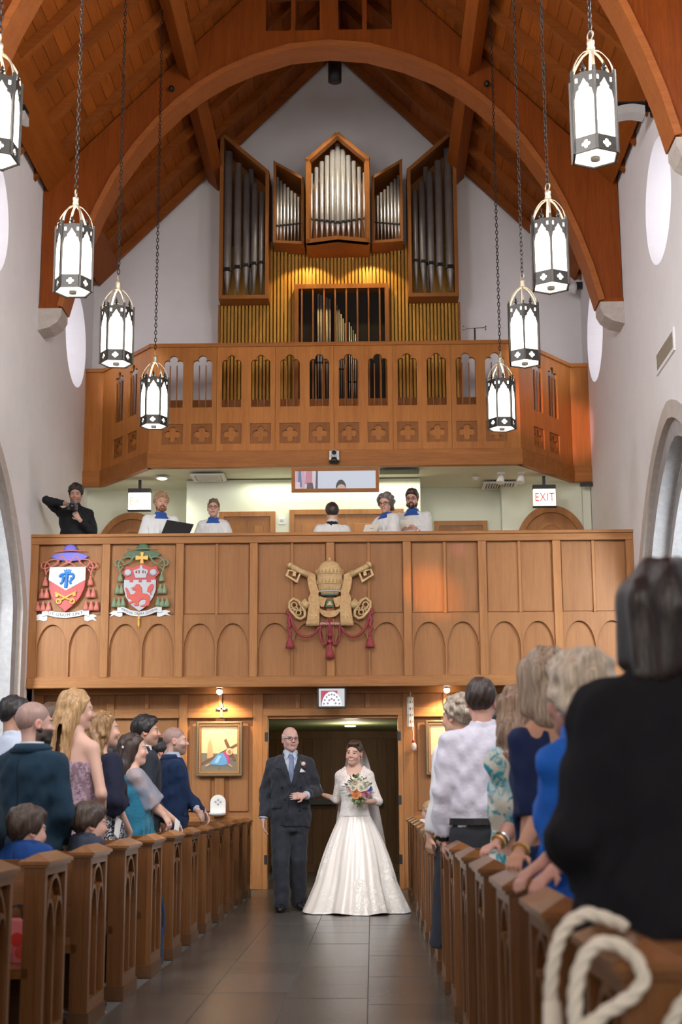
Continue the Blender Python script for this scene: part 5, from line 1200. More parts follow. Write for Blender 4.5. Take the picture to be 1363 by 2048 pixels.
def skin_colour(v, head, base, brow, lips=(.52, .17, .15), stub=None, smile=False, cheeks=.12):
    c = np.tile(np.array(base, np.float32), (len(v), 1)); p = head.loc(v); x, y, z = p.T; ax = np.abs(x)
    def mix(m, col): 
        m = np.clip(m, 0, 1)[:, None]; c[:] = c * (1 - m) + np.array(col) * m
    mix(cheeks * 2.2 * np.exp(-(((ax - .042) / .022) ** 2 + ((z + .03) / .022) ** 2)) * (y < -.03), (.75, .24, .19))
    mix(.35 * np.exp(-((x / .018) ** 2 + ((z + .022) / .018) ** 2)) * (y < -.09), (.7, .26, .2)); mix(.5 * (ax > .074) * (np.abs(z + .005) < .04), (.72, .28, .22))
    if stub is not None:
        f = np.clip((-.012 - z + (.02 * (ax < .03)) * 0) / .02, 0, 1) * (y < .02) * (z > -.16) * np.clip((ax - .012) / .02 + (z < -.045), 0, 1) * (z < -.035 + .6 * np.clip(ax - .045, 0, .03)); mix(f * stub[1], stub[0])
    mw = .031 if smile else .025
    mix((ax < mw) * (y < -.078) * (np.abs(z + .060 - (4.0 * x * x if smile else 0)) < .0105), lips)
    if smile: mix((ax < .022) * (y < -.078) * (np.abs(z + .0590 - 4.0 * x * x) < .0045), (.82, .78, .72))
    else: mix(.8 * (ax < .022) * (y < -.078) * (np.abs(z + .0595) < .0022), (.16, .05, .05))
    mix(.85 * (ax > .013) * (ax < .050) * (y < -.06) * (np.abs(z - .0275 + .25 * np.clip(ax - .036, 0, 1)) < .0050), brow)
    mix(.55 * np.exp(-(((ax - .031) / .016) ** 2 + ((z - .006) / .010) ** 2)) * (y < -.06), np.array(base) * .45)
    return c
def add_eyes(par, head, iris=(.10, .06, .04), closed=False):
    for q in (-1, 1):
        c = head.w((q * .031, -.0800, .0055)); d = head.M @ np.array([0, -1, 0]); r = .0118 * head.k
        vs, fs = [], []; bm = bmesh.new(); bmesh.ops.create_uvsphere(bm, u_segments=14, v_segments=10, radius=r); me = bpy.data.meshes.new('eye'); bm.to_mesh(me); bm.free()
        v = np.array([p.co[:] for p in me.vertices]); dd = (v / r) @ d; col = np.where((dd > .70)[:, None], np.array(iris) * .5, np.array([.55, .50, .47])); ca = me.color_attributes.new('Col', 'FLOAT_COLOR', 'POINT'); c4 = np.ones((len(v), 4), np.float32); c4[:, :3] = col; ca.data.foreach_set('color', c4.ravel())
        me.materials.append(vcol_mat('eye_gloss', .15, 0, .6)); me.polygons.foreach_set('use_smooth', [True] * len(me.polygons)); obj('eye', me, par, c)
def add_glasses(par, head, m, round_=False, t=.0022):
    g = MB(); 
    for q in (-1, 1):
        n = 18; ring = []
        for i in range(n):
            a = 2 * PI * i / n; rx, rz = (.0205, .0185) if round_ else (.0225, .0155)
            ring.append(tuple(head.w((q * .031 + rx * math.cos(a), -.1075 - .004 * math.cos(a) * 0 + .010 * abs(q * .031 + rx * math.cos(a)) / .05, .004 + rz * math.sin(a)))))
        g.tube(ring, t, 6, True); g.tube([tuple(head.w(p)) for p in ((q * .0525, -.097, .009), (q * .078, -.04, .010), (q * .080, .012, .008))], t, 6)
    g.tube([tuple(head.w(p)) for p in ((-.0105, -.1095, .008), (0, -.1125, .011), (.0105, -.1095, .008))], t, 6); return g.build('glasses', m, par, True)
# ---- hair
def hair_mat(name, col, dark=None, rough=.42):
    if name in MATS: return MATS[name]
    m, nt, b = _nodes(name); L = nt.links; N = nt.nodes; tc = N.new('ShaderNodeTexCoord'); mp = N.new('ShaderNodeMapping'); mp.inputs['Scale'].default_value = (1, 1, .12); L.new(tc.outputs['Object'], mp.inputs['Vector'])
    n1 = N.new('ShaderNodeTexNoise'); n1.inputs['Scale'].default_value = 90; n1.inputs['Detail'].default_value = 4; n1.inputs['Distortion'].default_value = .8; L.new(mp.outputs[0], n1.inputs['Vector'])
    cr = N.new('ShaderNodeValToRGB'); cr.color_ramp.elements[0].position = .35; cr.color_ramp.elements[1].position = .66; cr.color_ramp.elements[0].color = (*(dark or [c * .4 for c in col]), 1); cr.color_ramp.elements[1].color = (*col, 1); L.new(n1.outputs[0], cr.inputs[0]); L.new(cr.outputs[0], b.inputs['Base Color'])
    b.inputs['Roughness'].default_value = rough; bp = N.new('ShaderNodeBump'); bp.inputs['Strength'].default_value = .7; bp.inputs['Distance'].default_value = .006; L.new(n1.outputs[0], bp.inputs['Height']); L.new(bp.outputs[0], b.inputs['Normal'])
    MATS[name] = m; return m
HL = np.array([[-.13, .085], [-.09, .078], [-.06, .050], [-.035, .022], [-.015, -.020], [.010, -.012], [.035, .004], [.05, -.040], [.12, -.075]])
def hair(par, head, style, m, h=.0075, seed=1, vol=1.0, length=.30, line=0.0, swing=(0, 0), nm='hair'):
    pad = .16; top = np.array([pad, pad, pad]) * head.k
    lo, hi = head.c - top, head.c + top
    if style in ('long', 'wavy', 'half_up'): lo = lo - np.array([.10, .10, length + .02])
    if style == 'bob': lo = lo - np.array([.05, .05, .12])
    F = Field(lo, hi, h * head.k ** .5)
    E, C = head.ell, head.cone
    th = .012 * vol
    if style in ('short', 'buzz', 'thin', 'fringe'):
        th = {'short': .013, 'buzz': .005, 'thin': .008, 'fringe': .005}[style] * vol
        E(F, (0, .018, .038), (.0765 + th, .0985 + th, .091 + th * 1.25), .01)
        if style == 'short': C(F, (-.03, -.062, .098), (.045, -.058, .100), .022 * vol, .026 * vol, .03)
    elif style == 'curly':
        E(F, (0, .018, .046), (.088 + .008 * vol, .108, .094 + .012 * vol), .01); r = np.random.default_rng(seed)
        for _ in range(110):
            d = r.normal(0, 1, 3); d /= np.linalg.norm(d)
            if d[2] < -.35 or (d[1] < -.55 and d[2] < .55): continue
            E(F, np.array([0, .018, .046]) + d * np.array([.090, .112, .100]), r.uniform(.012, .021, 3) * vol, .008)
    elif style == 'puffy':
        E(F, (0, .022, .040), (.098, .116, .100), .01); r = np.random.default_rng(seed)
        for _ in range(60):
            d = r.normal(0, 1, 3); d /= np.linalg.norm(d)
            if d[2] < -.55 or (d[1] < -.5 and d[2] < .5): continue
            E(F, np.array([0, .024, .030]) + d * np.array([.096, .114, .104]), r.uniform(.020, .034, 3), .016)
        for q in (-1, 1): C(F, (q * .075, .03, -.02), (q * .055, .075, -.085), .034, .026, .03)
        C(F, (-.04, .085, -.06), (.04, .085, -.06), .034, .034, .03)
    elif style == 'bob':
        E(F, (0, .022, .036), (.092, .112, .100), .01)
        for q in (-1, 1):
            C(F, (q * .068, .0, .04), (q * .078, .012, -.10), .034, .034, .03); C(F, (q * .05, .06, .02), (q * .058, .075, -.14), .048, .036, .03)
        C(F, (0, .085, 0), (0, .078, -.115), .05, .045, .03)
    elif style in ('long', 'wavy', 'half_up'):
        E(F, (0, .020, .038), (.084, .107, .096), .01)
        L = length
        for q, a in ((-1, .055), (-.5, .075), (0, .078), (.5, .075), (1, .055)):
            p0 = (q * .062, .04 + (.03 if abs(q) < .8 else -.01), .02); p1 = (q * .075, a + .02, -.13); p2 = (q * .085 + swing[0], a + .03 + swing[1], -.11 - L * .55); p3 = (q * .060 + swing[0] * 1.4, a + .03 + swing[1] * 1.3, -.11 - L)
            C(F, p0, p1, .046, .046, .03); C(F, p1, p2, .046, .042, .03); C(F, p2, p3, .042, .022, .03)
        for q in (-1, 1): C(F, (q * .070, -.012, .045), (q * .078, .018, -.08), .020, .024, .02)
        C(F, (-.03, .075, -.06), (-.03 + swing[0], .098, -.11 - L * .62), .062, .052, .03); C(F, (.03, .075, -.06), (.03 + swing[0], .098, -.11 - L * .62), .062, .052, .03)
        if style == 'half_up': C(F, (-.05, .085, .02), (.05, .085, .02), .028, .028, .03)
    elif style == 'updo':
        E(F, (0, .020, .038), (.083, .105, .096), .01); E(F, (0, .105, -.02), (.045, .038, .042), .02); C(F, (-.03, -.068, .095), (.05, -.055, .100), .018, .020, .02); C(F, (-.045, .02, .115), (.045, .02, .115), .014, .014, .02)
    fr = 40 if style in ('short', 'buzz', 'thin', 'puffy', 'curly') else 55
    if style in ('long', 'half_up', 'wavy', 'bob'):
        w1 = wob(seed, 1, 1.0)
        wv = 26 if style == 'wavy' else 7
        F.disp(lambda x, y, z: (.0045 if style != 'wavy' else .006) * np.sin(95 * x + 3.0 * np.sin(wv * z + 1.3) + 40 * y) + .004 * np.sin(60 * y - 70 * x + 2.5 * np.sin(wv * .8 * z)))
    elif style in ('short', 'updo'): 
        F.disp(lambda x, y, z: .0022 * np.sin(150 * x + 60 * z + 2 * np.sin(40 * y)) + .002 * np.sin(90 * y + 110 * x)); F.disp(wob(seed, fr, .0018))
    elif style not in ('buzz', 'fringe'): F.disp(wob(seed, 70, .004))
    # keep the face free: cut below the hairline
    Mi = head.M.T; c0 = head.c; kk = head.k
    def cutf(x, y, z):
        X = (Mi[0, 0] * (x - c0[0]) + Mi[0, 1] * (y - c0[1]) + Mi[0, 2] * (z - c0[2])) / kk; Y = (Mi[1, 0] * (x - c0[0]) + Mi[1, 1] * (y - c0[1]) + Mi[1, 2] * (z - c0[2])) / kk; Z = (Mi[2, 0] * (x - c0[0]) + Mi[2, 1] * (y - c0[1]) + Mi[2, 2] * (z - c0[2])) / kk
        if style in ('short', 'buzz', 'curly', 'thin', 'fringe'):
            hl = np.interp(Y, HL[:, 0], HL[:, 1]) + line
            if style == 'thin': hl = hl + .03 * np.exp(-(X / .04) ** 2) * (Y < 0)
            if style == 'fringe': return np.maximum(hl - Z, np.maximum(Z - .052 + .25 * np.clip(.03 - Y, -.05, .05), -.045 - Y)) * kk
            return (hl - Z) * kk
        if style == 'updo': return (np.interp(Y, [-.13, -.085, -.05, -.02, .02, .06], [.082, .078, .03, .012, .010, -.14]) - Z + .012 * np.exp(-(X / .02) ** 2) * 0) * kk
        face = np.maximum(np.interp(Z, [-.3, -.1, .03, .075, .10], [-.005, -.02, -.035, -.065, -.2]) - Y, np.abs(X) - .5)
        fr_ = np.minimum(face, .1)
        return np.where(Z < .10, np.minimum((np.interp(Z, [-.4, -.1, .04, .08, .095], [.01, -.012, -.040, -.075, -.16]) - Y), .1), -.1) * kk
    F.cut(cutf)
    v, f = F.nets()
    if len(f) == 0: return None
    return obj(nm, np_mesh(nm, lap(v, f, 1), f, m), par)
def beard(par, head, m, full=1.0, seed=3):
    F = Field(head.c - .14 * head.k, head.c + .14 * head.k, .006)
    for q in (-1, 1):
        head.cone(F, (q * .063, .0, -.03), (q * .048, -.03, -.078), .013, .018 * full, .02); head.cone(F, (q * .048, -.03, -.078), (0, -.070, -.098), .018 * full, .022 * full, .02); head.cone(F, (q * .026, -.085, -.060), (q * .020, -.080, -.085), .010, .014, .015)
        head.cone(F, (q * .004, -.100, -.043), (q * .028, -.089, -.056), .0075, .007, .01)
    F.disp(wob(seed, 120, .0025)); v, f = F.nets()
    return obj('beard', np_mesh('beard', v, f, m), par)
# ---- hands: palm, four fingers of different length with two bends, thumb from the side of the palm
def hand(F, w, d, n, side, k=1.0, curl=.5, spread=.035, thumb=.7):
    """w wrist, d finger direction, n back-of-hand normal, side +1 thumb on (n x d) side"""
    w, d, n = (np.array(a, float) for a in (w, d, n)); d /= np.linalg.norm(d); n = n - d * (n @ d); n /= np.linalg.norm(n); t = np.cross(n, d) * side
    k = k * .95
    for q in (-.024, -.008, .008, .024): F.cone(w + d * .012 * k + t * q * .6 * k, w + d * .082 * k + t * q * 1.15 * k, .013 * k, .0115 * k, .012)
    for i, (o, L) in enumerate(((.027, .070), (.009, .078), (-.009, .073), (-.026, .058))):
        b = w + d * .085 * k + t * o * 1.08 * k; sp = t * (o * spread * 8)
        a1 = curl * .75; a2 = curl * 1.7
        d1 = d * math.cos(a1) - n * math.sin(a1) + sp; d1 /= np.linalg.norm(d1); d2 = d * math.cos(a2) - n * math.sin(a2) + sp * .6; d2 /= np.linalg.norm(d2)
        m = b + d1 * L * .52 * k; e = m + d2 * L * .48 * k
        F.cone(b, m, .0092 * k, .0085 * k, .004); F.cone(m, e, .0085 * k, .0068 * k, .004)
    b = w + d * .028 * k + t * .026 * k; m = b + (d * .62 + t * thumb - n * .25) * .038 * k; e = m + (d * .9 + t * .25 * thumb - n * .25 * (1 + curl)) * .032 * k
    F.cone(b - t * .008 * k, m, .0135 * k, .0105 * k, .010); F.cone(m, e, .0100 * k, .0075 * k, .004)
# ---- standard skeleton
TORSO_M = [(.78, .150, .105, .01), (.92, .168, .118, .008), (1.05, .150, .108, 0), (1.18, .160, .113, -.003), (1.30, .178, .118, 0), (1.38, .176, .105, .008), (1.435, .140, .085, .012), (1.475, .085, .068, .014), (1.53, .058, .058, .010)]
TORSO_F = [(.78, .160, .115, .012), (.90, .172, .122, .012), (1.03, .140, .100, .002), (1.12, .128, .092, 0), (1.22, .140, .112, -.012), (1.29, .148, .118, -.014), (1.37, .142, .092, .002), (1.425, .108, .070, .010), (1.465, .066, .056, .012), (1.53, .046, .048, .010)]
def scaled(sec, k, wx=1.0, wy=1.0, add=0.0): return [(r[0] * k, r[1] * k * wx + add, r[2] * k * wy + add, r[3] * k) for r in sec]
ARM = {'hang': ((.218, .03, 1.12), (.222, -.04, .875), (0, -.12, -1), (1, 0, 0)),
       'clasp': ((.245, .01, 1.115), (.085, -.215, 1.0), (-.85, -.3, -.35), (.1, -.8, .6)),
       'low': ((.245, .02, 1.11), (.10, -.18, .90), (-.55, -.35, -.75), (.6, -.7, .2)),
       'read': ((.245, -.02, 1.12), (.12, -.25, 1.17), (-.3, -.6, .7), (.4, -.3, -.8))}
SKIN = {}
class Person:
    def __init__(s, loc, rz, H, label, group=None, fem=False, wx=1.0, wy=1.0, head_yaw=0, head_pitch=0, head_roll=0, armL='hang', armR='hang', head_k=1.0, lean=0.0):
        s.k = H / 1.75; s.H = H; s.fem = fem; s.wx = wx; s.wy = wy; k = s.k
        s.root = empty('person', loc, rz); tag(s.root, label, 'person', group)
        hs = .115 * head_k * (k ** .5); s.hk = head_k * (k ** .4)
        s.head = Head((0, -.012 * k, H - .128 * s.hk), rot3(R(head_yaw), R(head_pitch), R(head_roll)), s.hk)
        sw = (.168 if not fem else .146) * k * wx; s.sh = {q: np.array([q * sw, .006, (1.388 if not fem else 1.385) * k]) for q in (-1, 1)}
        s.arm = {}
        for q, a in ((1, armL), (-1, armR)):
            a = ARM[a] if isinstance(a, str) else a
            if isinstance(a, dict):
                c_, s_ = math.cos(-rz), math.sin(-rz); lo_ = np.array(loc, float)
                tl = lambda p_: np.array([c_ * p_[0] - s_ * p_[1], s_ * p_[0] + c_ * p_[1], p_[2]])
                w = tl(np.array(a['w'], float) - lo_); sh = s.sh[q]; L1, L2 = .285 * k, .25 * k; v_ = w - sh; D_ = np.linalg.norm(v_)
                if D_ > .985 * (L1 + L2): w = sh + v_ / D_ * .985 * (L1 + L2); v_ = w - sh; D_ = np.linalg.norm(v_)
                u_ = v_ / D_; x_ = (L1 * L1 - L2 * L2 + D_ * D_) / (2 * D_); h_ = math.sqrt(max(1e-6, L1 * L1 - x_ * x_)); pl = tl(np.array(a.get('pole', (0, 0, -1)), float)); pl = pl - u_ * (pl @ u_); pl /= np.linalg.norm(pl)
                s.arm[q] = (sh + u_ * x_ + pl * h_, w, tl(np.array(a['d'], float)), tl(np.array(a['n'], float)), a.get('c', .5)); continue
            if isinstance(a, tuple) and len(a) >= 4:
                e, w, d, n = (np.array(p, float) for p in a[:4]); e, w = e * k, w * k
                f = np.array([q, 1, 1]); ex = (sw / k - .168) * .8 * k
                s.arm[q] = (e * f + np.array([q * ex, 0, 0]), w * f, d * f, n * f, a[4] if len(a) > 4 else .55)
        s.curl = .55
    def body(s, skin, brow=(.06, .04, .03), stub=None, smile=False, face=True, fine=.0065, hands=(-1, 1), arms=(), legs=False, lips=(.50, .18, .16), bare_top=False, old=False, h=.015, cheeks=.12):
        k = s.k; hd = s.head; b = .125 * s.hk
        fb = [(hd.c - np.array([.10, .13, .135]) * s.hk, hd.c + np.array([.10, .13, .135]) * s.hk, fine)]
        for q in hands:
            w = s.arm[q][1]; dd = s.arm[q][2] / np.linalg.norm(s.arm[q][2]); c = w + dd * .08 * k; fb.append((c - .095 * k, c + .095 * k, max(fine, .0065)))
        xs = [abs(s.arm[q][i][0]) for q in s.arm for i in (0, 1)] + [.26 * k * s.wx]; ys = [s.arm[q][i][1] for q in s.arm for i in (0, 1)]; zs = [s.arm[q][i][2] for q in s.arm for i in (0, 1)]
        F = Field((-max(xs) - .2, min(-.25, min(ys) - .2), -.01 if legs else min(.72 * k, min(zs) - .22)), (max(xs) + .2, max(.25, max(ys) + .16), s.H + .03), h, fb)
        F.loft(scaled((TORSO_F if s.fem else TORSO_M)[:(None if bare_top else -3)], k, s.wx, s.wy, -.014 if not bare_top else 0), .02)
        nk = .043 if s.fem else .054
        F.cone((0, .014 * k, 1.43 * k), hd.w((0, .022, -.055)), (nk + (.012 if bare_top else .004)) * k, nk * s.hk, .03)
        if s.fem or True:
            for q in (-1, 1): F.cone((q * .03 * k, .02 * k, (1.445 if bare_top else 1.425) * k), s.sh[q], (.045 if bare_top else .026) * k, .038 * k if bare_top else .030 * k, .05)
        hd.build(F, s.fem, smile, s.H < 1.3)
        for q in s.arm:
            e, w, d, n, cu = s.arm[q]; r = (.052, .040, .026) if not s.fem else (.044, .035, .0225)
            if q in arms or bare_top: r = tuple(v * s.wx for v in r)
            else: r = (r[0] * .85, r[1] * .85, r[2])
            F.cone(s.sh[q], e, r[0] * k, r[1] * k, .03); F.cone(e, w, r[1] * k * 1.02, r[2] * k, .02)
            if q in hands: hand(F, w, d, n, q, k * (1.0 if not s.fem else .9), cu)
        if legs:
            for q in (-1, 1): F.cone((q * .09 * k, 0, .90 * k), (q * .095 * k, -.01, .5 * k), .085 * k, .055 * k, .03); F.cone((q * .095 * k, -.01, .5 * k), (q * .1 * k, .02, .09 * k), .052 * k, .036 * k, .02)
        v, f = F.nets()
        c = skin_colour(v, hd, skin, brow, lips, stub, smile, cheeks) if face else np.tile(np.array(skin, np.float32), (len(v), 1))
        s.b = obj('body', np_mesh('body', lap(v, f, 1, .35), f, vcol_mat('skin', .5, .06, .4), c), s.root)
        if face: add_eyes(s.root, hd)
        return s
    def cloth(s, name, m, sec=None, add=.02, z0=None, z1=None, sleeves=None, cuff=None, vneck=None, fold=None, legs=None, wr=.0035, h=.014, seed=5, collar=None, pad=False, neck=None, extra=None, wx=None, wy=None, p=2.0, smooth=1, fine=(), back_v=None):
        k = s.k; sec = sec or scaled(TORSO_F if s.fem else TORSO_M, k, s.wx, s.wy, add)
        if z0 is not None or z1 is not None:
            A = np.array(sec, float); lo = z0 * k if z0 is not None else A[0, 0]; hi = z1 * k if z1 is not None else A[-1, 0]
            zz = [lo] + [r[0] for r in sec if lo < r[0] < hi] + [hi]; sec = [tuple([z] + [float(np.interp(z, A[:, 0], A[:, j])) for j in range(1, A.shape[1])]) for z in zz]
        A = np.array([list(r)[:4] for r in sec], float)
        mx = A[:, 1].max() + .06; my = A[:, 2].max() + .08; lo = np.array([-mx, A[:, 3].min() - my, A[0, 0] - .02]); hi = np.array([mx, A[:, 3].max() + my, A[-1, 0] + .05])
        pts = []
        if sleeves:
            for q in s.arm: pts += [s.arm[q][0], s.arm[q][1], s.sh[q]]
        if legs: pts += [np.array([.2 * k, .1, 0.0]), np.array([-.2 * k, -.12, 0.0])]
        for pt in pts: lo = np.minimum(lo, pt - .11); hi = np.maximum(hi, pt + .11)
        if legs: lo[2] = -.02
        F = Field(lo, hi, h, fine)
        F.loft(sec, .012, p, fold)
        if pad:
            for q in (-1, 1): F.cone((q * .055 * k, .014, 1.432 * k), s.sh[q] + np.array([q * .010, 0, .012]), .040 * k, .046 * k, .03)
        if sleeves:
            for q in s.arm:
                if isinstance(sleeves, dict):
                    if q not in sleeves: continue
                    r0, r1, r2, end = sleeves[q]
                else: r0, r1, r2, end = sleeves
                e, w = s.arm[q][0], s.arm[q][1]; r0, r1, r2 = r0 * k, r1 * k, r2 * k
                if end <= 1: e2 = s.sh[q] + (e - s.sh[q]) * end; F.cone(s.sh[q], e2, r0, r1, .025)
                else:
                    F.cone(s.sh[q], e, r0, r1, .025); t = end - 1; F.cone(e, e + (w - e) * t, r1, r2, .02)
        if legs:
            r0, r1, r2 = (v * k for v in legs[:3]); lp = legs[3] if len(legs) > 3 else {q: ((q * .088 * k, .0, .86 * k), (q * .098 * k, -.012, .48 * k), (q * .102 * k, .02, .055 * k)) for q in (-1, 1)}
            for q in (-1, 1): F.cone(lp[q][0], lp[q][1], r0, r1, .025); F.cone(lp[q][1], lp[q][2], r1, r2, .02)
        if collar:   # raised ring round the neck: (z0, z1, r0, r1)
            F.loft([(collar[0] * k, collar[2] * k, collar[2] * k * .95, .012 * k), (collar[1] * k, collar[3] * k, collar[3] * k * .95, .010 * k)], .012)
        if extra: extra(F)
        if wr: F.disp(wob(seed, 16, wr)); F.disp(wob(seed + 9, 38, wr * .6)); F.disp(lambda x, y, z: wr * .5 * np.sin(46 * z + 26 * np.abs(x) + 9 * np.sin(7 * x + 5 * y)))
        if sleeves:     # flat cuffs: cut beyond the sleeve end
            for q in s.arm:
                if isinstance(sleeves, dict):
                    if q not in sleeves: continue
                    end = sleeves[q][3]; rr = sleeves[q][2]
                else: end = sleeves[3]; rr = sleeves[2]
                e, w = s.arm[q][0], s.arm[q][1]
                a, b = (s.sh[q], e) if end <= 1 else (e, w); t = end if end <= 1 else end - 1; c = a + (b - a) * t; n = (b - a) / np.linalg.norm(b - a)
                r_ = max(rr * k + .035, .09)
                def box(x, y, z, c=c, n=n, r_=r_):
                    ax = (x - c[0]) * n[0] + (y - c[1]) * n[1] + (z - c[2]) * n[2]; d2 = np.sqrt(np.maximum((x - c[0]) ** 2 + (y - c[1]) ** 2 + (z - c[2]) ** 2 - ax * ax, 0)); return np.maximum(np.maximum(-ax, ax - .10), d2 - r_)
                F.add(box, c - r_ - .1, c + r_ + .1, .0, 's')
        zc = A[0, 0]
        if legs: F.cut(lambda x, y, z: .012 - z)
        if neck: # neck opening: vertical ellipse (rx, ry, z from)
            rx, ry, zn, sl_ = neck
            F.add(lambda x, y, z: np.maximum((np.sqrt((x / (rx * k)) ** 2 + ((y - .012 * k) / (ry * k)) ** 2) - 1) * min(rx, ry) * k, (zn + sl_ * (y / k + .0)) * k - z), (-rx * k, -ry * k - .05, zn * k - .12), (rx * k, ry * k + .05, zn * k + .3), .008, 's')
        if vneck: # (z_point, half width at top, z_top): wedge removed in front
            zp, hw, zt = vneck
            F.add(lambda x, y, z: np.maximum(np.maximum((np.abs(x) - hw * k * (z - zp * k) / ((zt - zp) * k)) * .8, y - .0), zp * k - z), (-hw * k, -.3, zp * k), (hw * k, 0, zt * k + .1), .0, 's')
        v, f = F.nets()
        o = obj(name, np_mesh(name, lap(v, f, smooth, .5), f, m), s.root); o['_'] = 0; del o['_']
        return o
    def shoes(s, m, feet=None, k=None):
        k = k or s.k; F = Field((-.3 * k, -.35 * k, -.02), (.3 * k, .25 * k, .14 * k), .009)
        feet = feet or {q: ((q * .10 * k, .03 * k), -.06 * q) for q in (-1, 1)}
        for q in (-1, 1):
            (x, y), a = feet[q]; d = np.array([math.sin(a), -math.cos(a)])
            F.cone((x, y, .045 * k), (x + d[0] * .13 * k, y + d[1] * .13 * k, .035 * k), .042 * k, .040 * k, .02); F.cone((x + d[0] * .13 * k, y + d[1] * .13 * k, .032 * k), (x + d[0] * .19 * k, y + d[1] * .19 * k, .028 * k), .040 * k, .026 * k, .02); F.cone((x, y, .05 * k), (x, y, .10 * k), .040 * k, .044 * k, .02)
        F.cut(lambda x, y, z: .002 - z + 0 * x); v, f = F.nets(); return obj('shoes', np_mesh('shoes', v, f, m), s.root)
def bvh_of(o):
    me = o.data; return BVHTree.FromPolygons([v.co for v in me.vertices], [p.vertices for p in me.polygons])
def patch(par, name, m, target, poly, d=(0, 1, 0), off=.004, t=.004, step=.012, local=True):
    """cloth piece cut to a polygon (x,z) and laid onto the target surface along direction d"""
    bv = bvh_of(target) if not isinstance(target, BVHTree) else target
    bm = bmesh.new(); vs = [bm.verts.new((p[0], 0, p[1])) for p in poly]; fc = bm.faces.new(vs); bmesh.ops.triangulate(bm, faces=[fc])
    for _ in range(5):
        es = [e for e in bm.edges if e.calc_length() > step * 1.6]
        if not es: break
        bmesh.ops.subdivide_edges(bm, edges=es, cuts=1); bmesh.ops.triangulate(bm, faces=bm.faces[:])
    last = None; d = Vector(d); missing = []
    for v in bm.verts:
        h_ = bv.ray_cast(Vector((v.co.x, 0, v.co.z)) - d * 1.2, d)
        if h_[0] is not None: v.co = h_[0] - d * off
        else: missing.append(v)
    ok = [v for v in bm.verts if v not in missing]
    for v in missing:
        if ok:
            n = min(ok, key=lambda q: (q.co.x - v.co.x) ** 2 + (q.co.z - v.co.z) ** 2); v.co.y = n.co.y
    bmesh.ops.recalc_face_normals(bm, faces=bm.faces[:])
    if bm.faces and sum(f.normal.y for f in bm.faces) * d.y > 0: bmesh.ops.reverse_faces(bm, faces=bm.faces[:])
    me = bpy.data.meshes.new(name); bm.to_mesh(me); bm.free(); me.materials.append(m); me.polygons.foreach_set('use_smooth', [True] * len(me.polygons))
    o = obj(name, me, par)
    sm = o.modifiers.new('solid', 'SOLIDIFY'); sm.thickness = t; sm.offset = 0
    return o
def fabric(name, col, rough=.85, var=.08, vs=20, bump=.25, bs=500, sheen=.04, **k): return mat(name, col, rough, 0, var, vs, bump, bs, 0, .25, sheen, **k)
def pattern(name, a, b, c=None, scale=30, th=.5, rough=.75, kind='voronoi', soft=.06):
    """printed cloth: blobs of colours on a ground"""
    if name in MATS: return MATS[name]
    m, nt, bs_ = _nodes(name); L = nt.links; N = nt.nodes; tc = N.new('ShaderNodeTexCoord')
    n0 = N.new('ShaderNodeTexNoise'); n0.inputs['Scale'].default_value = scale * .7; L.new(tc.outputs['Object'], n0.inputs['Vector']); mx0 = N.new('ShaderNodeMixRGB'); mx0.inputs[0].default_value = .06; L.new(tc.outputs['Object'], mx0.inputs[1]); L.new(n0.outputs['Color'], mx0.inputs[2])
    if kind == 'voronoi': t = N.new('ShaderNodeTexVoronoi'); t.inputs['Scale'].default_value = scale; L.new(mx0.outputs[0], t.inputs['Vector']); fac = t.outputs['Distance']
    else: t = N.new('ShaderNodeTexNoise'); t.inputs['Scale'].default_value = scale; t.inputs['Detail'].default_value = 3; t.inputs['Distortion'].default_value = 1.5; L.new(tc.outputs['Object'], t.inputs['Vector']); fac = t.outputs[0]
    cr = N.new('ShaderNodeValToRGB'); e = cr.color_ramp.elements; e[0].position = max(0, th - soft); e[1].position = th + soft; e[0].color = (*a, 1); e[1].color = (*b, 1); L.new(fac, cr.inputs[0]); out = cr.outputs[0]
    if c is not None:
        n2 = N.new('ShaderNodeTexNoise'); n2.inputs['Scale'].default_value = scale * .45; n2.inputs['Detail'].default_value = 2; L.new(tc.outputs['Object'], n2.inputs['Vector']); r2 = N.new('ShaderNodeValToRGB'); r2.color_ramp.elements[0].position = .50; r2.color_ramp.elements[1].position = .56; L.new(n2.outputs[0], r2.inputs[0])
        mx = N.new('ShaderNodeMixRGB'); L.new(r2.outputs[0], mx.inputs[0]); L.new(out, mx.inputs[1]); mx.inputs[2].default_value = (*c, 1); out = mx.outputs[0]
    L.new(out, bs_.inputs['Base Color']); bs_.inputs['Roughness'].default_value = rough; MATS[name] = m; return m
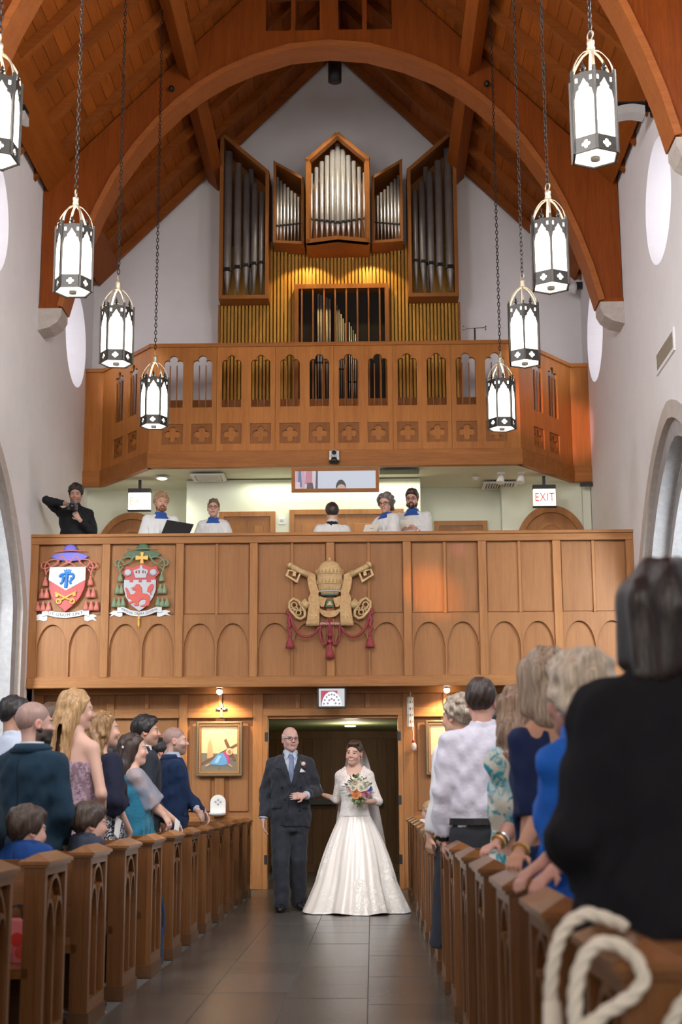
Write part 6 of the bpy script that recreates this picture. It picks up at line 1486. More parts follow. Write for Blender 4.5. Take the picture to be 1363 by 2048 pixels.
# ================================================================ the couple in the aisle
SK_LIGHT = (.62, .36, .26); SK_PALE = (.68, .42, .32); SK_ROSE = (.60, .32, .25); SK_TAN = (.42, .23, .15)
def pinstripe(name, col, stripe, sc=190, w=.90):
    if name in MATS: return MATS[name]
    m, nt, b = _nodes(name); L = nt.links; N = nt.nodes; tc = N.new('ShaderNodeTexCoord'); wv = N.new('ShaderNodeTexWave'); wv.inputs['Scale'].default_value = sc / 6.3; wv.bands_direction = 'X'; L.new(tc.outputs['Object'], wv.inputs['Vector'])
    cr = N.new('ShaderNodeValToRGB'); cr.color_ramp.elements[0].position = w; cr.color_ramp.elements[1].position = min(1, w + .05); cr.color_ramp.elements[0].color = (*col, 1); cr.color_ramp.elements[1].color = (*stripe, 1); L.new(wv.outputs[0], cr.inputs[0]); L.new(cr.outputs[0], b.inputs['Base Color'])
    n2 = N.new('ShaderNodeTexNoise'); n2.inputs['Scale'].default_value = 25; L.new(tc.outputs['Object'], n2.inputs['Vector']); bp = N.new('ShaderNodeBump'); bp.inputs['Strength'].default_value = .3; bp.inputs['Distance'].default_value = .02; L.new(n2.outputs[0], bp.inputs['Height']); L.new(bp.outputs[0], b.inputs['Normal'])
    b.inputs['Roughness'].default_value = .8; b.inputs['Sheen Weight'].default_value = .15; MATS[name] = m; return m
SUIT_F = pinstripe('charcoal_pinstripe', (.013, .016, .026), (.028, .033, .046), 330)
SHIRT_B = fabric('pale_blue_shirt', (.50, .56, .68), .7, .03); SHIRT_W = fabric('white_shirt', (.72, .72, .74), .7, .03)
TIE_B = mat('slate_blue_tie', (.13, .18, .30), .45, 0, .15, 60)
BLKSHOE = mat('black_leather', (.012, .012, .013), .25)
LENS_W = mat('black_wire', (.03, .03, .035), .35, .6)
def suit(p, jm, sm, tm=None, tie=None, hem=.80, v=(1.14, .075, 1.50), legs=(.100, .078, .068), double=False, add=.030, collar_back=True, lp=None, sleeves=(.068, .058, .046, 1.93), trousers=True, h=.0135):
    """shirt, jacket with lapels, trousers"""
    k = p.k
    p.cloth('shirt', sm, add=.012, z0=.95, z1=1.47, collar=(1.44, 1.545, .080, .068), sleeves=tuple(x - .008 for x in sleeves[:3]) + (min(1.985, sleeves[3] + .05),), wr=.001, h=h)
    j = p.cloth('jacket', jm, add=add, z0=hem, z1=1.475, sleeves=sleeves, vneck=v, pad=True, wr=.0055, neck=(.078, .070, 1.44, .0), h=h, collar=None)
    if trousers: p.cloth('trousers', tm or jm, sec=scaled([(.74, .150, .118, .01), (.86, .172, .128, .01), (.98, .160, .118, 0), (1.02, .155, .112, 0)], k, p.wx, p.wy), legs=legs if lp is None else tuple(legs) + (lp,), wr=.004, h=h)
    return j
def collar_back(p, jm, r=.096, z=1.468):
    k = p.k; m = MB(); n = 15; pts = []
    vs = []
    for i in range(n):
        a = PI * (-.08 + 1.16 * i / (n - 1)); c, s_ = math.cos(a), math.sin(a)
        vs += [(c * .138 * k, (s_ * .122 + .012) * k, (1.470 - .022 * s_) * k), (c * .097 * k, (s_ * .094 + .012) * k, 1.503 * k), (c * .088 * k, (s_ * .084 + .012) * k, 1.498 * k), (c * .10 * k, (s_ * .09 + .012) * k, 1.45 * k)]
    fs = [(0, 1, 2, 3), tuple(4 * (n - 1) + q for q in (3, 2, 1, 0))]
    for i in range(n - 1):
        for q in range(4): fs.append((4 * i + q, 4 * i + 4 + q, 4 * i + 4 + (q + 1) % 4, 4 * i + (q + 1) % 4))
    m.add(vs, fs)
    j = [c for c in p.root.children if c.name.startswith('jacket')][0]; bv_ = bvh_of(j)
    patch(p.root, 'back_seam', mat('seam_thread', (.004, .005, .008), .9), bv_, [(-.0022, .82 * k), (.0022, .82 * k), (.0022, 1.42 * k), (-.0022, 1.42 * k)], d=(0, -1, 0), off=.0015, t=.001, step=.03)
    for q in (-1, 1): patch(p.root, 'pocket_flap', jm, bv_, [(q * .085, 1.0 * k), (q * .165, 1.0 * k), (q * .165, .955 * k), (q * .085, .955 * k)], off=.006, t=.006)
    return m.build('jacket_collar', jm, p.root, True)
# ---- older man in the double-breasted suit
FA = Person((-.335, 14.52, 0), R(6), 1.785, 'older bald man in a charcoal double breasted suit walking beside the bride', head_yaw=14, head_pitch=-2, wx=1.02, wy=1.10,
            armL=((.262, .03, 1.125), (.135, -.215, 1.085), (-1, -.22, -.03), (-.1, -1, .25), .22), armR=((.232, .05, 1.13), (.262, -.03, .86), (-.05, -.1, -1), (1, .15, 0), .45))
FA.body((.60, .36, .30), brow=(.34, .26, .22), fine=.0042, lips=(.46, .22, .20), cheeks=.16)
k = FA.k
lpF = {1: ((.085 * k, .01, .88 * k), (.075 * k, .03, .48 * k), (.095 * k, .17, .07 * k)), -1: ((-.09 * k, 0, .88 * k), (-.095 * k, -.06, .48 * k), (-.085 * k, -.05, .055 * k))}
jk = suit(FA, SUIT_F, SHIRT_B, hem=.79, v=(1.20, .078, 1.50), legs=(.105, .085, .078), lp=lpF, add=.034, sleeves=(.070, .060, .050, 1.93), h=.0115)
bv = bvh_of(jk)
patch(FA.root, 'tie', TIE_B, bvh_of([c for c in FA.root.children if c.name.startswith('shirt')][0]), [(-.020, 1.475 * k), (.020, 1.475 * k), (.024, 1.45 * k), (.016, 1.435 * k), (.036, 1.15 * k), (-.030, 1.15 * k), (-.016, 1.435 * k), (-.024, 1.45 * k)], off=.010, t=.012)
for q in (-1, 1):
    patch(FA.root, 'lapel', SUIT_F, bv, [(q * .072, 1.50 * k), (q * .098, 1.43 * k), (q * .135, 1.37 * k), (q * .150, 1.345 * k), (q * .10, 1.335 * k), (q * .02 + .012, 1.165 * k), (q * .006 + .004, 1.20 * k), (q * .052, 1.40 * k)], off=.007, t=.007)
    patch(FA.root, 'shirt_collar', SHIRT_B, bvh_of([c for c in FA.root.children if c.name.startswith('shirt')][0]), [(q * .008, 1.487 * k), (q * .050, 1.53 * k), (q * .072, 1.50 * k), (q * .045, 1.43 * k)], off=.008, t=.006)
for (x, z) in ((-.085, 1.165), (.095, 1.165), (-.055, 1.05), (.085, 1.05), (-.055, .95), (.085, .95)):
    patch(FA.root, 'button', BLACK, bv, circle(x, z * k, .011, 8), off=.006, t=.005)
patch(FA.root, 'jacket_edge', SUIT_F, bv, [(.012, 1.17 * k), (.020, 1.17 * k), (-.062, 1.06 * k), (-.066, .80 * k), (-.074, .80 * k), (-.072, 1.065 * k)], off=.004, t=.005)
patch(FA.root, 'pocket_square', SHIRT_W, bv, [(.085, 1.305 * k), (.145, 1.308 * k), (.13, 1.325 * k), (.115, 1.322 * k), (.10, 1.345 * k), (.092, 1.33 * k)], off=.010, t=.006)
for q in (-1, 1): patch(FA.root, 'pocket_flap', SUIT_F, bv, [(q * .095, 1.0 * k), (q * .18, 1.0 * k), (q * .18, .965 * k), (q * .095, .965 * k)], off=.006, t=.006)
add_glasses(FA.root, FA.head, LENS_W, t=.0024)
hair(FA.root, FA.head, 'fringe', hair_mat('white_fringe_hair', (.60, .54, .50), (.50, .40, .36)), h=.004, vol=.7, seed=4)
FA.shoes(BLKSHOE, {-1: ((-.085 * k, -.05), -.12), 1: ((.095 * k, .16), .15)})
MB().tube([(.065 * 0 + .062, -.262, 1.098), (.06, -.268, 1.09)], .004, 6).build('ring', GOLD, FA.root)
# buttonhole rose
t = empty('boutonniere', (0, 0, 0)); t.parent = None
h_ = bv.ray_cast(Vector((.125, -1.2, 1.385 * k)), Vector((0, 1, 0)))[0]
mw = Matrix.Translation((-.335, 14.52, 0)) @ Matrix.Rotation(R(6), 4, 'Z'); pw = mw @ h_
t.location = pw + Vector((0, -.012, 0)); tag(t, 'pale pink rosebud boutonniere on the older man\'s lapel', 'flower')
MB().lathe([(.004, -.012), (.020, -.002), (.022, .010), (.012, .020), (.002, .018)], 12).build('rosebud', mat('blush_petal', (.80, .52, .42), .6), t, True, (0, -.008, 0), (R(70), 0, 0))
for a in (-.7, .2): MB().plate([(0, 0), (.012, .02), (0, .045), (-.012, .02)], [], .002, (-.02, -.004, -.01), (math.cos(a), 0, math.sin(a)), (-math.sin(a), 0, math.cos(a))).build('leaf', mat('leaf_green', (.12, .20, .07), .6), t)
MB().tube([(0, 0, -.01), (-.03, 0, -.05)], .004, 6).build('wrapped_stem', SHIRT_W, t)
# ---- the bride
BR = Person((.305, 14.30, 0), R(-4), 1.635, 'smiling bride in a white satin gown with lace sleeves and a veil', fem=True, head_yaw=-13, head_pitch=3, head_roll=4,
            armR=((.215, .10, 1.145), (.355, .285, 1.19), (.75, -.75, .35), (.2, -.3, .9), .5), armL=((.265, .015, 1.125), (.115, -.215, 1.115), (-.8, -.25, .1), (.2, -.9, .2), 1.0))
BR.body(SK_PALE, brow=(.10, .06, .045), smile=True, fine=.0042, arms=(-1, 1), bare_top=True, lips=(.56, .22, .20), cheeks=.16)
k = BR.k
def lace_mat(name, base, skin, scale=60, th=.42, bump=.5):
    m = pattern(name, base, skin, None, scale, th, .6, 'noise', .05); return m
LACE = lace_mat('white_lace_over_skin', (.80, .76, .73), (.70, .56, .50), 34, .53)
def satin():
    m, nt, b = _nodes('ivory_satin'); L = nt.links; N = nt.nodes; tc = N.new('ShaderNodeTexCoord'); sp = N.new('ShaderNodeSeparateXYZ'); L.new(tc.outputs['Object'], sp.inputs[0])
    n1 = N.new('ShaderNodeTexNoise'); n1.inputs['Scale'].default_value = 22; n1.inputs['Detail'].default_value = 3; n1.inputs['Distortion'].default_value = 1.6; L.new(tc.outputs['Object'], n1.inputs['Vector'])
    r1 = N.new('ShaderNodeMapRange'); r1.inputs[1].default_value = .50; r1.inputs[2].default_value = .56; L.new(n1.outputs[0], r1.inputs[0])
    n2 = N.new('ShaderNodeTexNoise'); n2.inputs['Scale'].default_value = 2.6; L.new(tc.outputs['Object'], n2.inputs['Vector']); r2 = N.new('ShaderNodeMapRange'); r2.inputs[1].default_value = .48; r2.inputs[2].default_value = .55; L.new(n2.outputs[0], r2.inputs[0])
    rz = N.new('ShaderNodeMapRange'); rz.inputs[1].default_value = .75; rz.inputs[2].default_value = .45; L.new(sp.outputs[2], rz.inputs[0])
    m1 = N.new('ShaderNodeMath'); m1.operation = 'MULTIPLY'; L.new(r1.outputs[0], m1.inputs[0]); L.new(r2.outputs[0], m1.inputs[1]); m2 = N.new('ShaderNodeMath'); m2.operation = 'MULTIPLY'; L.new(m1.outputs[0], m2.inputs[0]); L.new(rz.outputs[0], m2.inputs[1])
    mx = N.new('ShaderNodeMixRGB'); mx.inputs[1].default_value = (.80, .75, .70, 1); mx.inputs[2].default_value = (.92, .90, .86, 1); L.new(m2.outputs[0], mx.inputs[0]); L.new(mx.outputs[0], b.inputs['Base Color'])
    ro = N.new('ShaderNodeMapRange'); ro.inputs[3].default_value = .30; ro.inputs[4].default_value = .75; L.new(m2.outputs[0], ro.inputs[0]); L.new(ro.outputs[0], b.inputs['Roughness'])
    bp = N.new('ShaderNodeBump'); bp.inputs['Strength'].default_value = .6; bp.inputs['Distance'].default_value = .006; L.new(m2.outputs[0], bp.inputs['Height']); L.new(bp.outputs[0], b.inputs['Normal']); MATS['ivory_satin'] = m; return m
SATIN = satin()
_old = mat('ivory_satin_plain', (.83, .79, .74), .30, 0, .03, 4, .10, 22, 0, .5, .1)
BODICE = mat('ivory_bodice', (.84, .81, .78), .55, 0, .05, 40, .6, 55)
secb = scaled(TORSO_F, k, 1, 1, .006)
BR.cloth('lace_top', LACE, sec=secb, z0=1.16, z1=1.455, sleeves=(.051, .046, .036, 1.30), wr=.0012, neck=(.092, .100, 1.375, -.20), h=.0095, extra=lambda F: [F.cone((q * .03, .015, 1.47 * k), BR.sh[q], .056 * k, .046 * k, .05) for q in (-1, 1)])
BR.cloth('bodice', BODICE, sec=scaled(TORSO_F, k, 1, 1, .010), z0=.965, z1=1.30, wr=.001, h=.011)
def skirt():
    nt_, nz = 168, 64; V = []; Fc = []
    r_ = np.random.default_rng(3); ph = r_.uniform(0, 6.28, 8)
    for i in range(nz + 1):
        t = i / nz; z = 1.045 * k * (1 - t) + .012 * t
        prof = t ** 1.06; rx = .128 * k + (.495 - .128 * k) * prof + .035 * math.sin(PI * min(1, t * 1.4)) ; ry = .098 * k + (.42 - .098 * k) * prof
        for j in range(nt_):
            a = 2 * PI * j / nt_; am = .034 * t ** 1.3
            f_ = am * (math.cos(5 * a + ph[0]) + .7 * math.cos(8 * a + ph[1] + .6 * t) + .45 * math.cos(13 * a + ph[2])) + .008 * t * math.cos(29 * a + ph[3] + 3 * t)
            tr = 1 + (.55 * max(0, math.sin(a)) ** 2) * t ** 2.4     # train towards the back
            x = (rx + f_) * math.cos(a); y = (ry + f_) * math.sin(a) * tr + .01
            zz = z + (.016 * math.cos(7 * a + ph[4]) + .010 * math.cos(11 * a + ph[5])) * t ** 8 * 1.0
            if i == nz: zz = max(.006, .012 + .010 * math.cos(7 * a + ph[4]))
            V.append((x + .01 * t, y, max(zz, .004)))
    for i in range(nz):
        for j in range(nt_): Fc.append((i * nt_ + j, (i + 1) * nt_ + j, (i + 1) * nt_ + (j + 1) % nt_, i * nt_ + (j + 1) % nt_))
    return np_mesh('skirt', np.array(V), np.array(Fc), SATIN)
obj('skirt', skirt(), BR.root)
MB().lathe([(.134 * k, 0), (.131 * k, .022), (.129 * k, .04)], 40, (0, .003, 1.025 * k), 1, .78, 0, False).build('waistband', SATIN, BR.root, True)
hair(BR.root, BR.head, 'updo', hair_mat('dark_brown_hair', (.085, .038, .024), (.030, .014, .010)), h=.006, seed=5)
for q in (-1, 1): MB().lathe([(.001, -.006), (.005, 0), (.001, .006)], 8).build('earring', mat('pearl', (.8, .78, .74), .2), BR.root, True, tuple(BR.head.w((q * .083, .0, -.045))))
def veil():
    nu, nv = 40, 34; V = []; Fc = []; c = BR.head.w((.0, .075, .070))
    for i in range(nv + 1):
        t = i / nv
        for j in range(nu + 1):
            u = j / nu * 2 - 1; w_ = .055 + .13 * t ** .6 + .10 * t; x = u * w_; z = c[2] - 1.15 * t ** 1.1 * (1 + .02 * math.cos(9 * u)); y = c[1] + .055 + .05 * math.sin(min(1, t * 5) * PI / 2) - .10 * (u * u) * math.exp(-t * 3) + .015 * math.cos(12 * u + 2 * t) * t + .25 * t * t
            if t < .1: y -= .05 * (1 - t / .1)
            V.append((c[0] + x, y, z))
    for i in range(nv):
        for j in range(nu): a = i * (nu + 1) + j; Fc.append((a, a + 1, a + nu + 2, a + nu + 1))
    m, nt, b = _nodes('veil_tulle'); b.inputs['Base Color'].default_value = (.86, .84, .83, 1); b.inputs['Roughness'].default_value = .8; b.inputs['Alpha'].default_value = .6
    return np_mesh('veil', np.array(V), np.array(Fc), m)
obj('veil', veil(), BR.root)
# ---- bouquet
BQ = empty('bouquet', (.345, 13.985, 1.175)); tag(BQ, 'bouquet of white, peach and pink roses with eucalyptus leaves held by the bride', 'bouquet')
PET = {n: mat('petal_' + n, c, .55, 0, .06, 40, sheen=.2) for n, c in (('white', (.82, .79, .68)), ('peach', (.85, .36, .12)), ('pink', (.80, .22, .42)), ('blush', (.74, .50, .52)), ('blue', (.10, .20, .62)), ('cream', (.84, .76, .58)))}
def rose(r, m, me_cache={}):
    key = (round(r, 3), m.name)
    if key in me_cache: return me_cache[key]
    b = MB(); 
    for layer in range(5):
        n = 3 + layer; rr = r * (.22 + .78 * layer / 4); hgt = r * (1.0 - .12 * layer)
        for j in range(n):
            a0 = 2 * PI * (j + .37 * layer) / n; w_ = 2 * PI / n * .68; vs = []; 
            for u in range(5):
                for v_ in range(4):
                    a = a0 + (u / 4 - .5) * 2 * w_; tz = v_ / 3; rad = rr * (.35 + .65 * tz ** .7) * (1 + .10 * tz * layer / 3) ; vs.append((rad * math.cos(a), rad * math.sin(a), -r * .4 + hgt * (tz * (1 - .25 * (abs(u - 2) / 2) ** 2)) - .1 * r * layer * tz))
            b.add(vs, [(u * 4 + v_, (u + 1) * 4 + v_, (u + 1) * 4 + v_ + 1, u * 4 + v_ + 1) for u in range(4) for v_ in range(3)])
    me_cache[key] = b.mesh('rose', m, True); return me_cache[key]
def aim(v): return Vector(v).to_track_quat('Z', 'Y').to_euler()
for (x, z, r, c) in ((-.025, -.045, .050, 'peach'), (.070, -.055, .040, 'pink'), (-.03, .06, .045, 'cream'), (.065, .03, .048, 'white'), (.03, .005, .034, 'white'), (-.085, -.005, .034, 'blush'), (-.05, .01, .032, 'white'), (.115, -.005, .026, 'blue'), (.02, .085, .028, 'white'), (.10, .045, .030, 'white'), (-.07, .04, .026, 'white')):
    obj('rose_' + c, rose(r, PET[c]), BQ, (x, -.075 + .9 * (x * x + z * z) * 3, z), aim((x * 2, -.6, z * 2 + .15)))
LEAFM = {n: mat('foliage_' + n, c, .6, 0, .2, 30) for n, c in (('sage', (.26, .32, .22)), ('dark', (.055, .10, .04)), ('mid', (.16, .24, .09)))}
lf_ = {n: MB().add([(0, 0, 0), (.3, .06, .5), (0, .1, 1), (-.3, .06, .5), (0, -.02, .5)], [(0, 1, 4), (1, 2, 4), (2, 3, 4), (3, 0, 4)]).mesh('leaf', LEAFM[n], True) for n in LEAFM}
r_ = np.random.default_rng(8)
for i in range(78):
    a = r_.uniform(0, 2 * PI); rad = r_.uniform(.08, .155); x, z = rad * math.cos(a) * 1.15, rad * math.sin(a) * .95 - .01
    L = r_.uniform(.035, .07); o = obj('leaf', lf_[('sage', 'dark', 'mid', 'sage')[i % 4]], BQ, (x * .75, -.035 + r_.uniform(-.02, .03), z * .75), aim((x, -.06 + r_.uniform(-.1, .05), z)), L)
for i in range(16):
    a = r_.uniform(0, 2 * PI); rad = r_.uniform(.06, .15); MB().lathe([(.001, -.006), (.008, 0), (.001, .006)], 6).build('berry', PET['white'] if i % 2 else LEAFM['mid'], BQ, True, (rad * math.cos(a), -.075, rad * math.sin(a) + .01))
for i in range(6): MB().tube([((i - 2.5) * .006, -.02, -.05), ((i - 2.5) * .010 + .02, .0, -.19 + .01 * (i % 3))], .0045, 5).build('stem', LEAFM['mid'], BQ)
# ================================================================ singers and photographer in the loft
def H_(n, c, d=None): return hair_mat('hair_' + n, c, d)
BLACKH = H_('black', (.022, .018, .018), (.008, .007, .008)); DKBR = H_('dark_brown', (.055, .030, .020), (.018, .010, .008)); BRN = H_('brown', (.13, .070, .038), (.05, .026, .015)); BLOND = H_('blonde', (.58, .36, .16), (.28, .15, .06)); HONEY = H_('honey', (.40, .22, .085), (.14, .07, .03)); GREY = H_('silver_grey', (.74, .64, .50), (.42, .33, .25)); ASH = H_('ash', (.50, .38, .27), (.17, .11, .08)); SANDY = H_('sandy', (.52, .32, .17), (.22, .12, .06)); SALT = H_('salt_pepper', (.20, .17, .16), (.06, .05, .05)); GINGER = H_('ginger_beard', (.30, .12, .05), (.14, .05, .02)); CHEST = H_('chestnut', (.26, .15, .085), (.09, .045, .025))
SURP = fabric('white_surplice', (.80, .80, .78), .8, .03, 20, .2, 200); BLUEC = fabric('blue_choir_collar', (.03, .10, .38), .7)
def surplice(p, collar=BLUEC, z0=.62, sleeves=(.075, .085, .105, 1.80)):
    k = p.k; fold = lambda a, z: .010 * np.cos(17 * a) * np.clip((1.42 * k - z) / .35, 0, 1) + .004 * np.cos(31 * a)
    p.cloth('surplice', SURP, sec=scaled([(z0, .255, .205, 0), (.95, .225, .175, 0), (1.2, .205, .150, 0), (1.34, .192, .128, .005), (1.41, .150, .10, .012), (1.465, .085, .075, .014)], k, p.wx, p.wy), sleeves=sleeves, fold=fold, wr=.004, pad=True, neck=(.075, .068, 1.435, -.10), h=.013)
    p.cloth('choir_collar', collar, sec=scaled([(1.40, .125, .115, -.004), (1.44, .098, .092, .006), (1.475, .078, .074, .012), (1.505, .068, .066, .014)], k, 1, 1), wr=.002, neck=(.064, .062, 1.38, -.2), h=.009)
def cassock(p, z1=.7): p.cloth('cassock', fabric('black_cassock', (.02, .02, .025), .8), sec=scaled([(.03, .20, .17, .0), (.5, .19, .16, 0), (.8, .175, .14, 0)], p.k, p.wx, p.wy), wr=.004, h=.018)
GL = 'choir singers in white surplices'
BLACKSHIRT = fabric('black_shirt', (.010, .011, .014), .7, .1)
p = Person((-3.27, 17.86, LF), R(10), 1.80, 'dark haired photographer in a black shirt at the left end of the balcony', head_yaw=-4, head_pitch=10, wx=1.0,
           armR={'w': (-3.335, 17.585, LF + 1.50), 'd': (.75, -.15, -.05), 'n': (.0, -.3, 1), 'pole': (-1, 0, .25), 'c': .9}, armL={'w': (-3.16, 17.61, LF + 1.30), 'd': (-.45, -.1, .65), 'n': (.2, -.9, -.3), 'pole': (.5, 0, -1), 'c': .8})
p.body((.50, .29, .21), brow=(.02, .015, .012), stub=((.06, .04, .035), .35), fine=.005); hair(p.root, p.head, 'curly', BLACKH, vol=.85, seed=2)
p.cloth('black_shirt', BLACKSHIRT, add=.022, z0=.82, z1=1.48, sleeves=(.060, .052, .042, 1.90), collar=(1.445, 1.515, .075, .064), wr=.006, h=.012, pad=True)
p.cloth('trousers', fabric('black_trousers', (.015, .015, .018)), sec=scaled([(.74, .150, .118, .01), (.86, .168, .125, .01), (1.0, .155, .112, 0)], p.k), legs=(.095, .075, .06)); p.shoes(BLKSHOE)
t = empty('camera', (-3.245, 17.565, LF + 1.45), R(6)); tag(t, 'black handheld camera held up by the photographer on the balcony', 'camera')
MB().box(-.065, .065, -.03, .03, -.045, .045).build('camera_body', BLACK, t, bevel=.01); MB().box(-.028, .028, -.03, .025, .04, .07).build('viewfinder_hump', BLACK, t, bevel=.008); MB().lathe([(.036, 0), (.038, .05), (.034, .085), (.030, .085), (.026, .07)], 18).build('lens_barrel', BLACK, t, True, (0, -.03, 0), (R(90), 0, 0)); MB().lathe([(.028, 0), (.015, .006), (0, .008)], 16).build('lens_glass', mat('coated_glass', (.03, .03, .05), .08), t, True, (0, -.10, 0), (R(90), 0, 0))
p = Person((-2.23, 18.22, LF), R(18), 1.755, 'bearded singer with curly sandy hair in a white surplice behind the music stand', GL, head_yaw=6, head_pitch=3, head_roll=5, armL='low', armR='hang')
p.body(SK_LIGHT, brow=(.30, .16, .08), fine=.005); hair(p.root, p.head, 'curly', SANDY, seed=7); beard(p.root, p.head, GINGER, 1.15); surplice(p); cassock(p)
p = Person((-1.545, 18.22, LF), R(2), 1.675, 'smiling woman singer with glasses and tied back brown hair in a surplice', GL, fem=True, armL='clasp', armR='clasp', head_pitch=2)
p.body(SK_PALE, brow=(.12, .07, .05), smile=False, fine=.005, lips=(.62, .12, .14)); hair(p.root, p.head, 'updo', CHEST, seed=8); add_glasses(p.root, p.head, mat('brown_frame', (.08, .03, .02), .35), True, .0026); surplice(p); cassock(p)
t = empty('organ_bench', (0.0, 17.98, LF)); tag(t, 'wooden organ bench under the organist', 'bench'); MB().box(-.42, .42, -.15, .15, .53, .57).build('seat', OAK_X, t)
for s in (-1, 1): MB().box(s * .38 - .02, s * .38 + .02, -.14, .14, 0, .53).build('bench_end', OAK_Z, t)
p = Person((0.0, 17.98, LF - .15), R(183), 1.705, 'dark haired organist seen from behind with a black collar over white', GL, armL=((.24, -.05, 1.12), (.17, -.30, 1.05), (0, -1, -.1), (0, .1, 1)), armR=((.24, -.05, 1.12), (.17, -.30, 1.05), (0, -1, -.1), (0, .1, 1)), head_pitch=6)
p.body(SK_LIGHT, fine=.006); hair(p.root, p.head, 'short', DKBR, vol=.9, seed=9); surplice(p, fabric('black_yoke', (.015, .014, .016)), .72); p.cloth('white_collar', SHIRT_W, sec=scaled([(1.49, .068, .064, .014), (1.53, .064, .060, .014)], p.k), wr=0, h=.008)
p = Person((.69, 17.97, LF), R(-48), 1.67, 'grey haired woman singer with glasses looking down at her music', GL, fem=True, head_yaw=26, head_pitch=14, armL=((.23, -.10, 1.13), (.10, -.30, 1.10), (-.2, -.8, .3), (.6, .2, -.6)), armR=((.23, -.10, 1.13), (.10, -.30, 1.10), (-.2, -.8, .3), (.6, .2, -.6)), wx=1.05)
p.body(SK_LIGHT, brow=(.12, .09, .08), fine=.005, lips=(.45, .20, .18)); hair(p.root, p.head, 'puffy', SALT, seed=10); add_glasses(p.root, p.head, LENS_W, True, .0025); surplice(p); cassock(p)
def booklet(x, y, z, rz, tilt, label, m=None, w=.10, h=.22):
    t = empty('music_booklet', (x, y, z), rz); tag(t, label, 'booklet'); m = m or mat('cream_paper', (.74, .70, .60), .8)
    for s in (-1, 1): MB().plate([(0, 0), (s * w, 0), (s * w, h), (0, h)] if s > 0 else [(s * w, 0), (0, 0), (0, h), (s * w, h)], [], .004, (0, 0, 0), (1, -.25 * s, 0), (0, math.sin(tilt), math.cos(tilt)), (0, -math.cos(tilt), math.sin(tilt))).build('page', m, t)
    MB().box(.02, .07, -.016, -.014, h * .45, h * .47).build('title_line', INK, t)
booklet(.47, 17.68, LF + 1.06, R(-25), .6, 'open cream music booklet held by the grey haired singer')
p = Person((1.04, 18.52, LF), R(-14), 1.845, 'tall bearded singer with glasses reading from a booklet', GL, head_yaw=2, head_pitch=13, armL={'w': (1.09, 18.15, LF + 1.22), 'd': (-.5, -.3, .3), 'n': (.3, -.8, .3), 'c': .9}, armR={'w': (.88, 18.15, LF + 1.17), 'd': (.2, -.4, .6), 'n': (-.4, .4, -.5), 'c': .9})
p.body(SK_ROSE, brow=(.06, .04, .03), fine=.005); hair(p.root, p.head, 'short', DKBR, vol=.9, seed=11); beard(p.root, p.head, DKBR, 1.2); add_glasses(p.root, p.head, LENS_W, False, .0024); surplice(p, sleeves=(.075, .085, .10, 1.72)); cassock(p)
p.cloth('blue_cuff', BLUEC, sec=scaled([(1.2, .01, .01, 0), (1.21, .01, .01, 0)], p.k), wr=0, h=.01, extra=lambda F: F.cone(p.arm[1][0] + (p.arm[1][1] - p.arm[1][0]) * .72, p.arm[1][0] + (p.arm[1][1] - p.arm[1][0]) * .92, .042, .045, .01)) if False else None
booklet(.95, 18.10, LF + 1.15, R(5), .25, 'open cream booklet held by the tall bearded singer')
# ================================================================ guests on the left
NAVY = fabric('navy_teal_suit', (.010, .032, .058)); NAVY2 = fabric('navy_blue_suit', (.010, .026, .075)); GREYS = fabric('dark_grey_suit', (.026, .030, .042)); DGREEN = fabric('dark_green_suit', (.008, .022, .034)); BOYB = fabric('royal_blue_suit', (.010, .055, .23)); BOYG = fabric('slate_boy_suit', (.036, .046, .075))
GGL = 'guests standing in the left pews'; GGR = 'guests standing in the right pews'
SK_BACK = (.60, .36, .28)
def man(loc, rz, H, label, group, jm, sm, hairst, hm, skin=SK_LIGHT, stub=None, hv=1.0, tie=None, arms=('low', 'low'), fine=.006, h=.015, face=True, beard_m=None, **kw):
    p = Person(loc, rz, H, label, group, armL=arms[0], armR=arms[1], **kw)
    p.body(skin, stub=stub, fine=fine, face=face, h=.018)
    suit(p, jm, sm, h=h); collar_back(p, jm)
    if hairst: hair(p.root, p.head, hairst, hm, vol=hv, seed=int(H * 1000) % 97)
    if tie: patch(p.root, 'tie', tie, [c for c in p.root.children if c.name.startswith('shirt')][0], [(-.02, 1.47 * p.k), (.02, 1.47 * p.k), (.03, 1.16 * p.k), (-.03, 1.16 * p.k)], off=.01, t=.01)
    if beard_m: beard(p.root, p.head, beard_m)
    p.shoes(BLKSHOE); return p
man((-1.49, 6.97, 0), R(165), 1.48, 'young guest in a dark suit cut by the left picture edge', GGL, DGREEN, SHIRT_W, 'short', BLACKH, wx=.95)
b1 = man((-1.385, 7.97, 0), R(158), 1.62, 'bald bearded man in a navy suit seen from behind', GGL, NAVY, SHIRT_W, 'buzz', hair_mat('shaved_shadow', (.40, .26, .22), (.34, .21, .18)), skin=(.62, .38, .31), stub=((.045, .035, .032), .9), head_yaw=-32, hv=.25, beard_m=hair_mat('short_dark_beard', (.04, .032, .03), (.02, .016, .015)), wx=1.04)
p = Person((-2.0, 9.98, 0), R(152), 1.79, 'dark haired man in a pale blue shirt at the far left', GGL, head_yaw=-25); p.body((.45, .25, .17), fine=.007, h=.018); hair(p.root, p.head, 'short', BLACKH, vol=.8, seed=12)
p.cloth('shirt', SHIRT_B, add=.018, z0=.9, z1=1.48, sleeves=(.060, .050, .042, 1.93), collar=(1.445, 1.52, .076, .066), pad=True, wr=.005, h=.015); p.cloth('trousers', GREYS, sec=scaled([(.74, .150, .118, .01), (.9, .166, .122, .01), (1.0, .155, .112, 0)], p.k), legs=(.098, .078, .065), h=.016); p.shoes(BLKSHOE)
